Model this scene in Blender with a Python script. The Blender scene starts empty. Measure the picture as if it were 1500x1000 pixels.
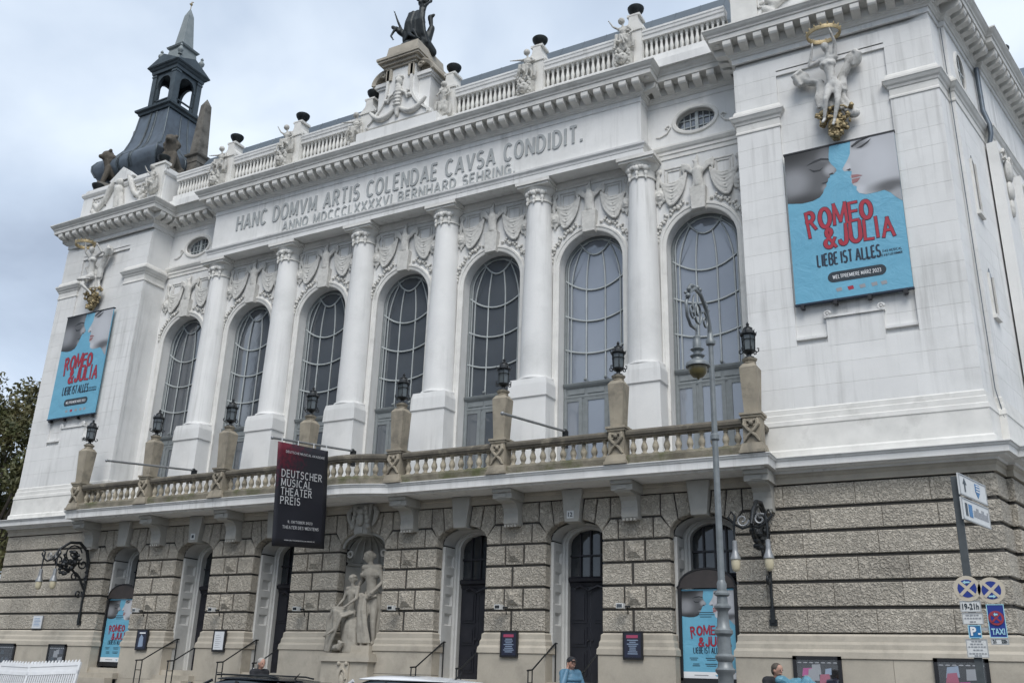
import bpy, bmesh, math, random
from math import sin, cos, pi, radians, sqrt, atan2
from mathutils import Vector, Matrix, Euler
random.seed(7)
SC = bpy.context.scene
COL = SC.collection

# ------------------------------------------------------------------ camera
cam_data = bpy.data.cameras.new('camera'); cam = bpy.data.objects.new('camera', cam_data); COL.objects.link(cam)
cam_data.sensor_width = 36.0; cam_data.sensor_fit = 'HORIZONTAL'; cam_data.lens = 1369.22/1500*36.0
cam_data.clip_start = 0.1; cam_data.clip_end = 3000
CR = Vector((0.87778701, 0.47816025, 0.02920158)); CD = Vector((-0.13803368, 0.31082687, -0.94039)); CF = Vector((-0.45873376, 0.82143133, 0.33884201))
CAMLOC = Vector((17.5, -22.6, 1.6))
m = Matrix((CR, -CD, -CF)).transposed().to_4x4(); m.translation = CAMLOC
cam.matrix_world = m
SC.camera = cam
SC.render.resolution_x = 1024; SC.render.resolution_y = 682

# ------------------------------------------------------------------ sky, sun, exposure
SUN_EL, SUN_ROT = radians(52), radians(150)
w = bpy.data.worlds.new('World'); SC.world = w; w.use_nodes = True
nt = w.node_tree; nt.nodes.clear(); N = nt.nodes.new; L = nt.links.new
out = N('ShaderNodeOutputWorld'); mixs = N('ShaderNodeMixShader'); bgA = N('ShaderNodeBackground'); bgB = N('ShaderNodeBackground')
sky = N('ShaderNodeTexSky'); sky.sky_type = 'NISHITA'; sky.sun_disc = False; sky.sun_elevation = SUN_EL; sky.sun_rotation = SUN_ROT
bgA.inputs['Strength'].default_value = 0.09; L(sky.outputs[0], bgA.inputs['Color'])
tc = N('ShaderNodeTexCoord'); sep = N('ShaderNodeSeparateXYZ'); L(tc.outputs['Generated'], sep.inputs[0])
den = N('ShaderNodeMath'); den.operation = 'ADD'; den.inputs[1].default_value = 0.32; 
ab = N('ShaderNodeMath'); ab.operation = 'ABSOLUTE'; L(sep.outputs[2], ab.inputs[0]); L(ab.outputs[0], den.inputs[0])
dx = N('ShaderNodeMath'); dx.operation = 'DIVIDE'; L(sep.outputs[0], dx.inputs[0]); L(den.outputs[0], dx.inputs[1])
dy = N('ShaderNodeMath'); dy.operation = 'DIVIDE'; L(sep.outputs[1], dy.inputs[0]); L(den.outputs[0], dy.inputs[1])
cmb = N('ShaderNodeCombineXYZ'); L(dx.outputs[0], cmb.inputs[0]); L(dy.outputs[0], cmb.inputs[1]); cmb.inputs[2].default_value = 0.55
nz = N('ShaderNodeTexNoise'); nz.inputs['Scale'].default_value = 1.75; nz.inputs['Detail'].default_value = 6; nz.inputs['Roughness'].default_value = 0.47; nz.inputs['Distortion'].default_value = 0.35
L(cmb.outputs[0], nz.inputs['Vector'])
cr = N('ShaderNodeValToRGB'); L(nz.outputs[0], cr.inputs[0])
e = cr.color_ramp.elements
e[0].position = 0.38; e[0].color = (0.315, 0.37, 0.46, 1)
e[1].position = 0.64; e[1].color = (0.66, 0.73, 0.81, 1)
x_ = e.new(0.50); x_.color = (0.445, 0.52, 0.625, 1)
L(cr.outputs[0], bgB.inputs['Color']); bgB.inputs['Strength'].default_value = 0.92
mixs.inputs[0].default_value = 0.86
L(bgA.outputs[0], mixs.inputs[1]); L(bgB.outputs[0], mixs.inputs[2]); L(mixs.outputs[0], out.inputs[0])
sd = bpy.data.lights.new('sun', 'SUN'); sd.energy = 1.5; sd.angle = radians(34); sd.color = (1.0, 0.97, 0.93)
so = bpy.data.objects.new('sun', sd); COL.objects.link(so)
sdir = Vector((sin(SUN_ROT)*cos(SUN_EL), cos(SUN_ROT)*cos(SUN_EL), sin(SUN_EL)))
so.rotation_euler = sdir.to_track_quat('Z', 'Y').to_euler(); so.location = (0, -30, 40)
SC.view_settings.view_transform = 'Standard'; SC.view_settings.look = 'None'; SC.view_settings.gamma = 1.0
SC.view_settings.use_curve_mapping = False; SC.view_settings.exposure = 0.71

SC.render.engine = 'CYCLES'
cy = SC.cycles; cy.use_denoising = True; cy.use_adaptive_sampling = True; cy.adaptive_threshold = 0.02
cy.max_bounces = 5; cy.diffuse_bounces = 3; cy.glossy_bounces = 3; cy.transmission_bounces = 2; cy.caustics_reflective = False; cy.caustics_refractive = False

# ------------------------------------------------------------------ materials
MATS = {}
def print_face(name, base, blobs):
    """printed portrait tones in the picture's own frame: blobs (x, z, rx, rz, tone)"""
    m = bpy.data.materials.new(name); m.use_nodes = True; t = m.node_tree; b = t.nodes['Principled BSDF']; b.inputs['Roughness'].default_value = 0.5; n = t.nodes.new; l = t.links.new
    tc_ = n('ShaderNodeTexCoord'); sp = n('ShaderNodeSeparateXYZ'); l(tc_.outputs['Generated'], sp.inputs[0]); val = None
    nz_ = n('ShaderNodeTexNoise'); nz_.inputs['Scale'].default_value = 5; l(tc_.outputs['Generated'], nz_.inputs['Vector'])
    for (x, z, rx, rz, tone) in blobs:
        c = n('ShaderNodeCombineXYZ')
        for sock, ctr, r, k in ((sp.outputs[0], x, rx, 0), (sp.outputs[2], z, rz, 1)):
            q = n('ShaderNodeMapRange'); q.clamp = False; q.inputs[1].default_value = ctr; q.inputs[2].default_value = ctr+r; l(sock, q.inputs[0]); l(q.outputs[0], c.inputs[k])
        ln_ = n('ShaderNodeVectorMath'); ln_.operation = 'LENGTH'; l(c.outputs[0], ln_.inputs[0])
        f = n('ShaderNodeMapRange'); f.interpolation_type = 'SMOOTHSTEP'; f.inputs[1].default_value = 1.15; f.inputs[2].default_value = 0.25; l(ln_.outputs['Value'], f.inputs[0])
        mx = n('ShaderNodeMix'); mx.data_type = 'FLOAT'; l(f.outputs[0], mx.inputs[0]); mx.inputs[3].default_value = tone
        if val is None: mx.inputs[2].default_value = base
        else: l(val, mx.inputs[2])
        val = mx.outputs[0]
    cb = n('ShaderNodeCombineColor'); 
    for i, k in enumerate((0.98, 1.0, 1.05)):
        q = n('ShaderNodeMath'); q.operation = 'MULTIPLY'; q.inputs[1].default_value = k; l(val, q.inputs[0]); l(q.outputs[0], cb.inputs[i])
    l(cb.outputs[0], b.inputs['Base Color']); MATS[name] = m
def mat(name, c1, c2=None, rough=0.8, scale=3.0, metal=0.0, bump=None, var=0.0, stain=None, streak=None, spec=None, grain=0.0, ior=None):
    """c1/c2 mixed by world-space noise; bump=(scale,strength,dist); var: brightness change from piece to piece;
    stain=(colour,scale,lo,hi,amount); streak=(colour,amount)"""
    m = bpy.data.materials.new(name); m.use_nodes = True; t = m.node_tree; b = t.nodes['Principled BSDF']
    n = t.nodes.new; l = t.links.new
    b.inputs['Roughness'].default_value = rough; b.inputs['Metallic'].default_value = metal
    if spec is not None: b.inputs['Specular IOR Level'].default_value = spec
    if ior is not None: b.inputs['IOR'].default_value = ior
    geo = n('ShaderNodeNewGeometry'); P = geo.outputs['Position']
    def noise(s, d=4, r=0.55, vec=P, dist=0.0):
        q = n('ShaderNodeTexNoise'); q.inputs['Scale'].default_value = s; q.inputs['Detail'].default_value = d; q.inputs['Roughness'].default_value = r; q.inputs['Distortion'].default_value = dist
        l(vec, q.inputs['Vector']); return q.outputs[0]
    def ramp(f, lo, hi):
        q = n('ShaderNodeMapRange'); q.inputs[1].default_value = lo; q.inputs[2].default_value = hi; l(f, q.inputs[0]); return q.outputs[0]
    def mixc(f, A, B, blend='MIX', amt=1.0):
        q = n('ShaderNodeMix'); q.data_type = 'RGBA'; q.blend_type = blend
        if isinstance(f, (int, float)): q.inputs[0].default_value = f
        elif amt != 1.0:
            k = n('ShaderNodeMath'); k.operation = 'MULTIPLY'; k.inputs[1].default_value = amt; l(f, k.inputs[0]); l(k.outputs[0], q.inputs[0])
        else: l(f, q.inputs[0])
        for i, X in ((6, A), (7, B)):
            if isinstance(X, tuple): q.inputs[i].default_value = (*X[:3], 1)
            else: l(X, q.inputs[i])
        return q.outputs[2]
    col = c1
    if c2 is not None: col = mixc(ramp(noise(scale), 0.3, 0.7), c1, c2)
    if stain:
        sc, ss, lo, hi, am = stain
        col = mixc(ramp(noise(ss, 6, 0.65), lo, hi), col, sc, amt=am)
    if streak:
        mp = n('ShaderNodeMapping'); mp.inputs['Scale'].default_value = (3.2, 3.2, 0.16); l(P, mp.inputs[0])
        f = noise(1.6, 5, 0.6, mp.outputs[0]); f2 = noise(0.35, 3)
        k = n('ShaderNodeMath'); k.operation = 'MULTIPLY'; l(ramp(f, 0.5, 0.75), k.inputs[0]); l(ramp(f2, 0.4, 0.65), k.inputs[1])
        col = mixc(k.outputs[0], col, streak[0], amt=streak[1])
    if grain:
        g = ramp(noise(38, 2, 0.6), 0.2, 0.8)
        q = n('ShaderNodeMapRange'); q.inputs[3].default_value = 1-grain; q.inputs[4].default_value = 1+grain; l(g, q.inputs[0])
        col = mixc(1.0, col, q.outputs[0], 'MULTIPLY')
    if var:
        oi = n('ShaderNodeObjectInfo'); q = n('ShaderNodeMapRange'); q.inputs[3].default_value = 1-var; q.inputs[4].default_value = 1+var*0.6
        l(oi.outputs['Random'], q.inputs[0]); col = mixc(1.0, col, q.outputs[0], 'MULTIPLY')
    if isinstance(col, tuple): b.inputs['Base Color'].default_value = (*col[:3], 1)
    else: l(col, b.inputs['Base Color'])
    if bump:
        s, st, di = bump
        h = noise(s, 5, 0.6, dist=0.6)
        bp = n('ShaderNodeBump'); bp.inputs['Strength'].default_value = st; bp.inputs['Distance'].default_value = di
        l(h, bp.inputs['Height']); l(bp.outputs[0], b.inputs['Normal'])
    MATS[name] = m
    return m
mat('white', (0.79, 0.785, 0.765), (0.735, 0.732, 0.715), 0.75, 1.3, var=0.03, streak=((0.38, 0.375, 0.355), 0.8), stain=((0.60, 0.60, 0.58), 0.5, 0.5, 0.7, 0.7), bump=(9, 0.12, 0.01), grain=0.03)
mat('white_trim', (0.77, 0.755, 0.715), (0.65, 0.64, 0.605), 0.75, 2.4, stain=((0.36, 0.35, 0.32), 1.7, 0.55, 0.75, 0.5), bump=(14, 0.15, 0.01))
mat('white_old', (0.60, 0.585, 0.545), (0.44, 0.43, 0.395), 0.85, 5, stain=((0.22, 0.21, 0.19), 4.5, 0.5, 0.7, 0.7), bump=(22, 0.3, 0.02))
mat('relief', (0.68, 0.665, 0.625), (0.54, 0.53, 0.495), 0.8, 6, stain=((0.34, 0.33, 0.31), 9, 0.5, 0.72, 0.6), bump=(28, 0.25, 0.02))
mat('letter', (0.41, 0.43, 0.43), (0.35, 0.365, 0.365), 0.7, 5)
def rock_mat():
    m = mat('rock', (0.59, 0.54, 0.455), (0.47, 0.43, 0.365), 0.92, 0.8, var=0.2, stain=((0.27, 0.24, 0.20), 0.9, 0.55, 0.75, 0.6), grain=0.08)
    t = m.node_tree; n = t.nodes.new; l = t.links.new; b = t.nodes['Principled BSDF']
    geo = n('ShaderNodeNewGeometry')
    a = n('ShaderNodeTexNoise'); a.inputs['Scale'].default_value = 15; a.inputs['Detail'].default_value = 3.5; a.inputs['Roughness'].default_value = 0.55; a.inputs['Distortion'].default_value = 1.2; l(geo.outputs['Position'], a.inputs['Vector'])
    v = n('ShaderNodeTexVoronoi'); v.feature = 'F1'; v.inputs['Scale'].default_value = 24; l(geo.outputs['Position'], v.inputs['Vector'])
    oi = n('ShaderNodeObjectInfo'); sc = n('ShaderNodeMapRange'); sc.inputs[3].default_value = 9.0; sc.inputs[4].default_value = 17.0; l(oi.outputs['Random'], sc.inputs[0]); l(sc.outputs[0], a.inputs['Scale'])
    ra = n('ShaderNodeMapRange'); ra.inputs[1].default_value = 0.40; ra.inputs[2].default_value = 0.56; l(a.outputs[0], ra.inputs[0])
    k = n('ShaderNodeMath'); k.operation = 'MULTIPLY_ADD'; k.inputs[1].default_value = 0.5; l(v.outputs['Distance'], k.inputs[0]); l(ra.outputs[0], k.inputs[2])
    bp = n('ShaderNodeBump'); bp.inputs['Strength'].default_value = 0.8; bp.inputs['Distance'].default_value = 0.05; l(k.outputs[0], bp.inputs['Height']); l(bp.outputs[0], b.inputs['Normal'])
    # darker tone in the hollows of the tooled surface
    src = b.inputs['Base Color'].links[0].from_socket
    q = n('ShaderNodeMix'); q.data_type = 'RGBA'; q.blend_type = 'MULTIPLY'
    rr = n('ShaderNodeMapRange'); rr.inputs[1].default_value = 0.36; rr.inputs[2].default_value = 0.54; rr.inputs[3].default_value = 0.80; rr.inputs[4].default_value = 1.0; l(a.outputs[0], rr.inputs[0])
    q.inputs[0].default_value = 1.0; l(src, q.inputs[6]); l(rr.outputs[0], q.inputs[7]); l(q.outputs[2], b.inputs['Base Color'])
rock_mat()
mat('joint', (0.07, 0.065, 0.058), (0.05, 0.047, 0.043), 0.95, 6)
mat('stone', (0.48, 0.435, 0.36), (0.39, 0.355, 0.295), 0.88, 1.6, var=0.10, stain=((0.20, 0.18, 0.15), 1.3, 0.52, 0.75, 0.55), bump=(18, 0.2, 0.01), grain=0.06)
mat('keystone', (0.43, 0.42, 0.385), (0.36, 0.35, 0.32), 0.85, 2.2, var=0.05, stain=((0.24, 0.23, 0.2), 3, 0.52, 0.75, 0.5), bump=(18, 0.2, 0.01))
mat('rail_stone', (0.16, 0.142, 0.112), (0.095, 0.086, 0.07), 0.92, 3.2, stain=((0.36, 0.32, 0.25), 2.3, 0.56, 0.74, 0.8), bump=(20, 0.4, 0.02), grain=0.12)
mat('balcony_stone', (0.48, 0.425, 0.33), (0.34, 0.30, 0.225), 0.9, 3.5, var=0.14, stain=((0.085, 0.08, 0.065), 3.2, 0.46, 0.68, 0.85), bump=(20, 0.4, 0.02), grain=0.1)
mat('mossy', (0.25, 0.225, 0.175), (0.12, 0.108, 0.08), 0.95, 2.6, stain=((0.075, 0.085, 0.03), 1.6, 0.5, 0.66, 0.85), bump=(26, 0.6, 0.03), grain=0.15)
mat('pillar_stone', (0.37, 0.325, 0.25), (0.265, 0.235, 0.185), 0.9, 2.4, stain=((0.10, 0.09, 0.075), 2.3, 0.5, 0.75, 0.75), streak=((0.10, 0.095, 0.08), 0.7), bump=(20, 0.3, 0.02))
mat('statue', (0.37, 0.345, 0.295), (0.27, 0.25, 0.215), 0.85, 4, stain=((0.17, 0.155, 0.13), 5, 0.5, 0.72, 0.65), bump=(26, 0.25, 0.02))
mat('wing_statue', (0.63, 0.625, 0.60), (0.52, 0.51, 0.48), 0.8, 5, stain=((0.24, 0.23, 0.215), 6, 0.5, 0.7, 0.7), bump=(26, 0.2, 0.02))
mat('dark_stone', (0.12, 0.105, 0.085), (0.07, 0.062, 0.05), 0.92, 5, stain=((0.24, 0.21, 0.17), 5, 0.56, 0.7, 0.6), bump=(18, 0.6, 0.03))
mat('old_stone', (0.20, 0.188, 0.165), (0.13, 0.122, 0.108), 0.92, 2.4, stain=((0.05, 0.047, 0.04), 2.6, 0.48, 0.7, 0.8), bump=(22, 0.4, 0.02))
mat('lining', (0.60, 0.60, 0.58), (0.52, 0.52, 0.50), 0.7, 2.2, stain=((0.25, 0.26, 0.26), 2, 0.55, 0.8, 0.5))
mat('door_wood', (0.010, 0.011, 0.017), (0.016, 0.016, 0.022), 0.42, 5)
mat('dark_interior', (0.01, 0.01, 0.012), None, 0.9)
mat('iron', (0.022, 0.025, 0.028), (0.035, 0.038, 0.04), 0.45, 12, metal=0.5)
mat('iron_silver', (0.34, 0.35, 0.355), (0.25, 0.255, 0.26), 0.42, 12, metal=0.45)
mat('bronze', (0.016, 0.019, 0.021), (0.032, 0.038, 0.038), 0.5, 7, metal=0.45)
mat('zinc', (0.15, 0.18, 0.21), (0.105, 0.125, 0.15), 0.42, 1.8, metal=0.55, stain=((0.06, 0.065, 0.07), 1.6, 0.5, 0.75, 0.6))
mat('turret_lead', (0.085, 0.11, 0.125), (0.055, 0.07, 0.08), 0.5, 2.5, metal=0.35)
mat('turret_pale', (0.27, 0.30, 0.30), (0.20, 0.23, 0.235), 0.6, 4)
mat('roof_metal', (0.12, 0.145, 0.165), (0.095, 0.115, 0.135), 0.5, 0.8, metal=0.3)
mat('gold', (0.46, 0.37, 0.21), (0.28, 0.22, 0.125), 0.55, 9, metal=0.5)
mat('window_frame', (0.225, 0.245, 0.25), (0.18, 0.197, 0.20), 0.55, 6)
mat('muntin', (0.46, 0.49, 0.49), (0.38, 0.41, 0.41), 0.5, 6)
mat('glass', (0.075, 0.086, 0.10), (0.10, 0.114, 0.13), 0.035, 0.35, ior=2.3, bump=(0.9, 0.05, 0.05))
mat('glass_sky_tint', (0.19, 0.215, 0.255), (0.225, 0.25, 0.29), 0.05, 0.35, ior=2.2, bump=(0.9, 0.05, 0.05))  # pale sky reflection painted into the base colour; no curtains behind
mat('small_glass', (0.03, 0.035, 0.04), None, 0.05, ior=1.8)
mat('lantern_glass', (0.10, 0.115, 0.12), None, 0.12, ior=1.6)
mat('opal', (0.62, 0.56, 0.40), (0.52, 0.46, 0.32), 0.3, 6)
mat('opal_olive', (0.17, 0.14, 0.06), (0.12, 0.10, 0.045), 0.28, 6)
mat('lamp_paint', (0.23, 0.25, 0.255), (0.165, 0.18, 0.185), 0.45, 8, metal=0.25)
mat('post_paint', (0.055, 0.065, 0.07), (0.075, 0.085, 0.09), 0.6, 9)
mat('asphalt', (0.05, 0.05, 0.052), (0.035, 0.035, 0.037), 0.9, 2, grain=0.3, bump=(60, 0.4, 0.01))
mat('paving', (0.24, 0.235, 0.225), (0.18, 0.175, 0.165), 0.9, 1.2, var=0.1, grain=0.12)
mat('kerb', (0.3, 0.295, 0.285), (0.22, 0.215, 0.21), 0.9, 2)
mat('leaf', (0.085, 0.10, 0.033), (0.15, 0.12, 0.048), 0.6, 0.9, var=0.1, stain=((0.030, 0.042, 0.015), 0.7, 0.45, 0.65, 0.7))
mat('bark', (0.06, 0.05, 0.04), (0.035, 0.03, 0.025), 0.95, 6, bump=(14, 0.6, 0.03))
mat('poster_blue', (0.155, 0.42, 0.57), (0.135, 0.385, 0.54), 0.42, 0.8, bump=(1.3, 0.35, 0.12))
mat('print_red', (0.42, 0.022, 0.045), (0.36, 0.02, 0.04), 0.45, 4)
mat('print_navy', (0.010, 0.022, 0.045), None, 0.45)
mat('print_dark', (0.018, 0.03, 0.04), None, 0.45)
mat('print_white', (0.78, 0.79, 0.80), None, 0.5)
mat('print_grey', (0.30, 0.31, 0.33), None, 0.5)
print_face('skin_dark', 0.11, [(0.16, 0.42, 0.40, 0.34, 0.27), (0.80, 0.84, 0.22, 0.18, 0.22), (0.88, 0.54, 0.16, 0.15, 0.36), (0.10, 1.05, 0.95, 0.38, 0.015), (0.78, 0.20, 0.12, 0.10, 0.28), (0.35, -0.02, 0.9, 0.22, 0.035), (0.66, 0.66, 0.20, 0.10, 0.10)])
print_face('skin_light', 0.46, [(0.65, 0.62, 0.45, 0.38, 0.54), (0.30, 0.78, 0.2, 0.16, 0.50), (0.36, 0.92, 0.22, 0.08, 0.22), (0.10, 0.63, 0.08, 0.08, 0.55), (0.27, 0.27, 0.16, 0.10, 0.56), (0.85, 0.24, 0.5, 0.13, 0.11), (0.97, 0.08, 0.2, 0.16, 0.34)])
mat('print_lip', (0.32, 0.15, 0.15), None, 0.5)
mat('print_brow', (0.022, 0.024, 0.028), None, 0.5)
mat('banner_black', (0.010, 0.011, 0.017), (0.014, 0.015, 0.023), 0.6, 1.5)
mat('banner_text', (0.60, 0.61, 0.62), None, 0.6)
mat('paper', (0.66, 0.68, 0.70), (0.60, 0.62, 0.64), 0.6, 8)
mat('board_print', (0.02, 0.026, 0.055), (0.022, 0.022, 0.035), 0.35, 6)
mat('board_text', (0.26, 0.33, 0.44), None, 0.5)
mat('board_pink', (0.36, 0.06, 0.12), None, 0.5)
mat('magenta', (0.42, 0.03, 0.22), None, 0.5)
mat('black_frame', (0.012, 0.012, 0.014), None, 0.45)
mat('brown_hood', (0.055, 0.045, 0.042), (0.04, 0.034, 0.032), 0.5, 6)
mat('sign_white', (0.70, 0.71, 0.70), (0.62, 0.63, 0.62), 0.5, 9)
mat('sign_back', (0.42, 0.43, 0.43), None, 0.5, metal=0.4)
mat('sign_blue', (0.012, 0.035, 0.24), None, 0.4)
mat('sign_park', (0.015, 0.15, 0.36), None, 0.4)
mat('sign_red', (0.32, 0.035, 0.05), None, 0.4)
mat('sign_cream', (0.55, 0.49, 0.39), None, 0.5)
mat('sign_cyan', (0.35, 0.62, 0.72), None, 0.5)
mat('plastic_white', (0.74, 0.75, 0.76), (0.66, 0.67, 0.68), 0.5, 5)
mat('car_white', (0.74, 0.75, 0.76), None, 0.16, spec=0.6)
mat('car_dark', (0.018, 0.022, 0.028), (0.022, 0.027, 0.034), 0.14, 3, spec=0.6, metal=0.3)
mat('car_glass', (0.012, 0.016, 0.02), None, 0.04, ior=1.7)
mat('rubber', (0.012, 0.012, 0.012), None, 0.8)
mat('rim', (0.35, 0.36, 0.37), None, 0.35, metal=0.8)
mat('tail_red', (0.25, 0.01, 0.012), None, 0.25)
mat('headlamp', (0.55, 0.58, 0.6), None, 0.1)
mat('skin', (0.46, 0.27, 0.20), (0.40, 0.22, 0.165), 0.55, 14)
mat('hair_grey', (0.42, 0.40, 0.37), (0.30, 0.285, 0.26), 0.7, 30)
mat('hair_brown', (0.09, 0.075, 0.06), (0.06, 0.05, 0.04), 0.7, 30)
mat('cloth_black', (0.014, 0.015, 0.018), (0.022, 0.023, 0.027), 0.85, 9)
mat('cloth_white', (0.6, 0.61, 0.62), None, 0.8)
mat('puffer_blue', (0.10, 0.21, 0.30), (0.075, 0.165, 0.245), 0.45, 5)
mat('denim', (0.03, 0.04, 0.065), (0.045, 0.055, 0.08), 0.85, 12)
mat('bag_blue', (0.075, 0.22, 0.30), (0.15, 0.33, 0.42), 0.35, 7, bump=(9, 0.9, 0.06))
mat('shoe', (0.02, 0.018, 0.016), None, 0.6)
mat('eye_dark', (0.02, 0.018, 0.016), None, 0.3)
mat('phone', (0.01, 0.01, 0.012), None, 0.2)
mat('shop_red', (0.30, 0.02, 0.03), None, 0.5)
mat('far_wall', (0.19, 0.18, 0.17), (0.15, 0.142, 0.135), 0.9, 0.6)
mat('far_glass', (0.03, 0.035, 0.04), (0.05, 0.055, 0.06), 0.3, 0.1)

# ------------------------------------------------------------------ mesh helpers
class MB:
    def __init__(s): s.v = []; s.f = []
    def add(s, vs, fs):
        o = len(s.v); s.v.extend(tuple(p) for p in vs); s.f.extend(tuple(i+o for i in q) for q in fs); return s
    def box(s, x0, x1, y0, y1, z0, z1):
        return s.add([(x0,y0,z0),(x1,y0,z0),(x1,y1,z0),(x0,y1,z0),(x0,y0,z1),(x1,y0,z1),(x1,y1,z1),(x0,y1,z1)],
                     [(0,3,2,1),(4,5,6,7),(0,1,5,4),(1,2,6,5),(2,3,7,6),(3,0,4,7)])
    def frus(s, cx, cy, z0, a0, b0, z1, a1, b1):
        """block with half sizes a,b at z0 and at z1"""
        return s.add([(cx-a0,cy-b0,z0),(cx+a0,cy-b0,z0),(cx+a0,cy+b0,z0),(cx-a0,cy+b0,z0),(cx-a1,cy-b1,z1),(cx+a1,cy-b1,z1),(cx+a1,cy+b1,z1),(cx-a1,cy+b1,z1)],
                     [(0,3,2,1),(4,5,6,7),(0,1,5,4),(1,2,6,5),(2,3,7,6),(3,0,4,7)])
    def prism(s, poly, y0, y1, ch=0.0):
        """poly in (x,z) extruded from y0 (front) to y1; ch chamfers the front rim"""
        n = len(poly)
        if ch > 0:
            cx = sum(p[0] for p in poly)/n; cz = sum(p[1] for p in poly)/n
            ins = []
            for i in range(n):
                p0, p1, p2 = Vector(poly[i-1]), Vector(poly[i]), Vector(poly[(i+1) % n])
                d1 = (p1-p0).normalized(); d2 = (p2-p1).normalized()
                n1 = Vector((-d1.y, d1.x)); n2 = Vector((-d2.y, d2.x))
                if n1.dot(Vector((cx, cz))-p1) < 0 and n2.dot(Vector((cx, cz))-p1) < 0: n1 = -n1; n2 = -n2
                k = max(0.35, 1+n1.dot(n2)); q = p1+(n1+n2)/k*ch
                ins.append((q.x, q.y))
            vs = [(x, y0, z) for x, z in ins]+[(x, y0+ch, z) for x, z in poly]+[(x, y1, z) for x, z in poly]
            fs = [tuple(range(n))]
            for i in range(n):
                j = (i+1) % n
                fs += [(i, j, n+j, n+i), (n+i, n+j, 2*n+j, 2*n+i)]
            fs.append(tuple(range(3*n-1, 2*n-1, -1)))
        else:
            vs = [(x, y0, z) for x, z in poly]+[(x, y1, z) for x, z in poly]
            fs = [tuple(range(n)), tuple(range(2*n-1, n-1, -1))]+[(i, (i+1) % n, n+(i+1) % n, n+i) for i in range(n)]
        return s.add(vs, fs)
    def prismz(s, poly, z0, z1):
        n = len(poly)
        return s.add([(x, y, z0) for x, y in poly]+[(x, y, z1) for x, y in poly],
                     [tuple(range(n)), tuple(range(2*n-1, n-1, -1))]+[(i, (i+1) % n, n+(i+1) % n, n+i) for i in range(n)])
    def prismx(s, poly, x0, x1):
        n = len(poly)
        return s.add([(x0, y, z) for y, z in poly]+[(x1, y, z) for y, z in poly],
                     [tuple(range(n)), tuple(range(2*n-1, n-1, -1))]+[(i, (i+1) % n, n+(i+1) % n, n+i) for i in range(n)])
    def lathe(s, prof, seg=16, c=(0, 0, 0), rot=0.0, sx=1, sy=1):
        vs = []; n = len(prof)
        for r, z in prof:
            for k in range(seg):
                a = 2*pi*k/seg+rot; vs.append((c[0]+r*cos(a)*sx, c[1]+r*sin(a)*sy, c[2]+z))
        fs = []
        for i in range(n-1):
            for k in range(seg):
                j = (k+1) % seg; fs.append((i*seg+k, i*seg+j, (i+1)*seg+j, (i+1)*seg+k))
        fs.append(tuple(range(seg-1, -1, -1))); fs.append(tuple(range((n-1)*seg, n*seg)))
        return s.add(vs, fs)
    def tube(s, pts, r, seg=8, cap=True):
        pts = [Vector(p) for p in pts]; n = len(pts)
        rs = r if isinstance(r, (list, tuple)) else [r]*n
        vs = []; up = None
        for i, p in enumerate(pts):
            d = (pts[min(i+1, n-1)]-pts[max(i-1, 0)])
            d = d.normalized() if d.length > 1e-9 else Vector((0, 0, 1))
            if up is None: up = Vector((0, 0, 1)) if abs(d.z) < 0.9 else Vector((1, 0, 0))
            a = (up-d*up.dot(d)); a = a.normalized() if a.length > 1e-6 else d.orthogonal().normalized()
            up = a; b = d.cross(a)
            for k in range(seg):
                t = 2*pi*k/seg; vs.append(p+(a*cos(t)+b*sin(t))*rs[i])
        fs = [(i*seg+k, i*seg+(k+1) % seg, (i+1)*seg+(k+1) % seg, (i+1)*seg+k) for i in range(n-1) for k in range(seg)]
        if cap: fs += [tuple(range(seg-1, -1, -1)), tuple(range((n-1)*seg, n*seg))]
        return s.add(vs, fs)
    def sph(s, c, r, seg=10, rings=6, M=None):
        r = r if isinstance(r, (tuple, list)) else (r, r, r); vs = []
        for i in range(1, rings):
            t = pi*i/rings
            for k in range(seg):
                a = 2*pi*k/seg; vs.append(Vector((r[0]*sin(t)*cos(a), r[1]*sin(t)*sin(a), r[2]*cos(t))))
        vs += [Vector((0, 0, r[2])), Vector((0, 0, -r[2]))]
        if M is not None: vs = [M @ v for v in vs]
        vs = [v+Vector(c) for v in vs]; nr = rings-1; T = nr*seg
        fs = [(i*seg+k, (i+1)*seg+k, (i+1)*seg+(k+1) % seg, i*seg+(k+1) % seg) for i in range(nr-1) for k in range(seg)]
        fs += [(T, k, (k+1) % seg) for k in range(seg)]+[(T+1, (nr-1)*seg+(k+1) % seg, (nr-1)*seg+k) for k in range(seg)]
        return s.add(vs, fs)
    def cap(s, p0, r0, p1, r1, seg=10):
        """tapered capsule"""
        p0, p1 = Vector(p0), Vector(p1); d = p1-p0; Ln = d.length
        if Ln < 1e-6: return s.sph(p0, max(r0, r1), seg)
        d.normalize(); pts = []; rs = []
        for t in (0.0, 0.35, 0.7, 1.0): 
            a = t*pi/2; pts.append(p0-d*r0*cos(a)); rs.append(max(r0*sin(a), 1e-3))
        for t in (1.0, 0.7, 0.35, 0.0):
            a = t*pi/2; pts.append(p1+d*r1*cos(a)); rs.append(max(r1*sin(a), 1e-3))
        return s.tube(pts, rs, seg)
    def sweep(s, path, prof, cap=True, closed=False):
        """path: plan points, outside on the right hand; prof: (outward, z)"""
        P = [Vector(p) for p in path]; n = len(P); k = len(prof); vs = []
        for i in range(n):
            ds = []
            if closed or i > 0: ds.append((P[i]-P[i-1]).normalized())
            if closed or i < n-1: ds.append((P[(i+1) % n]-P[i]).normalized())
            ns = [Vector((d.y, -d.x)) for d in ds]
            if len(ns) == 2: q = (ns[0]+ns[1])/max(0.2, 1+ns[0].dot(ns[1]))
            else: q = ns[0]
            for d, z in prof: vs.append((P[i].x+q.x*d, P[i].y+q.y*d, z))
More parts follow.
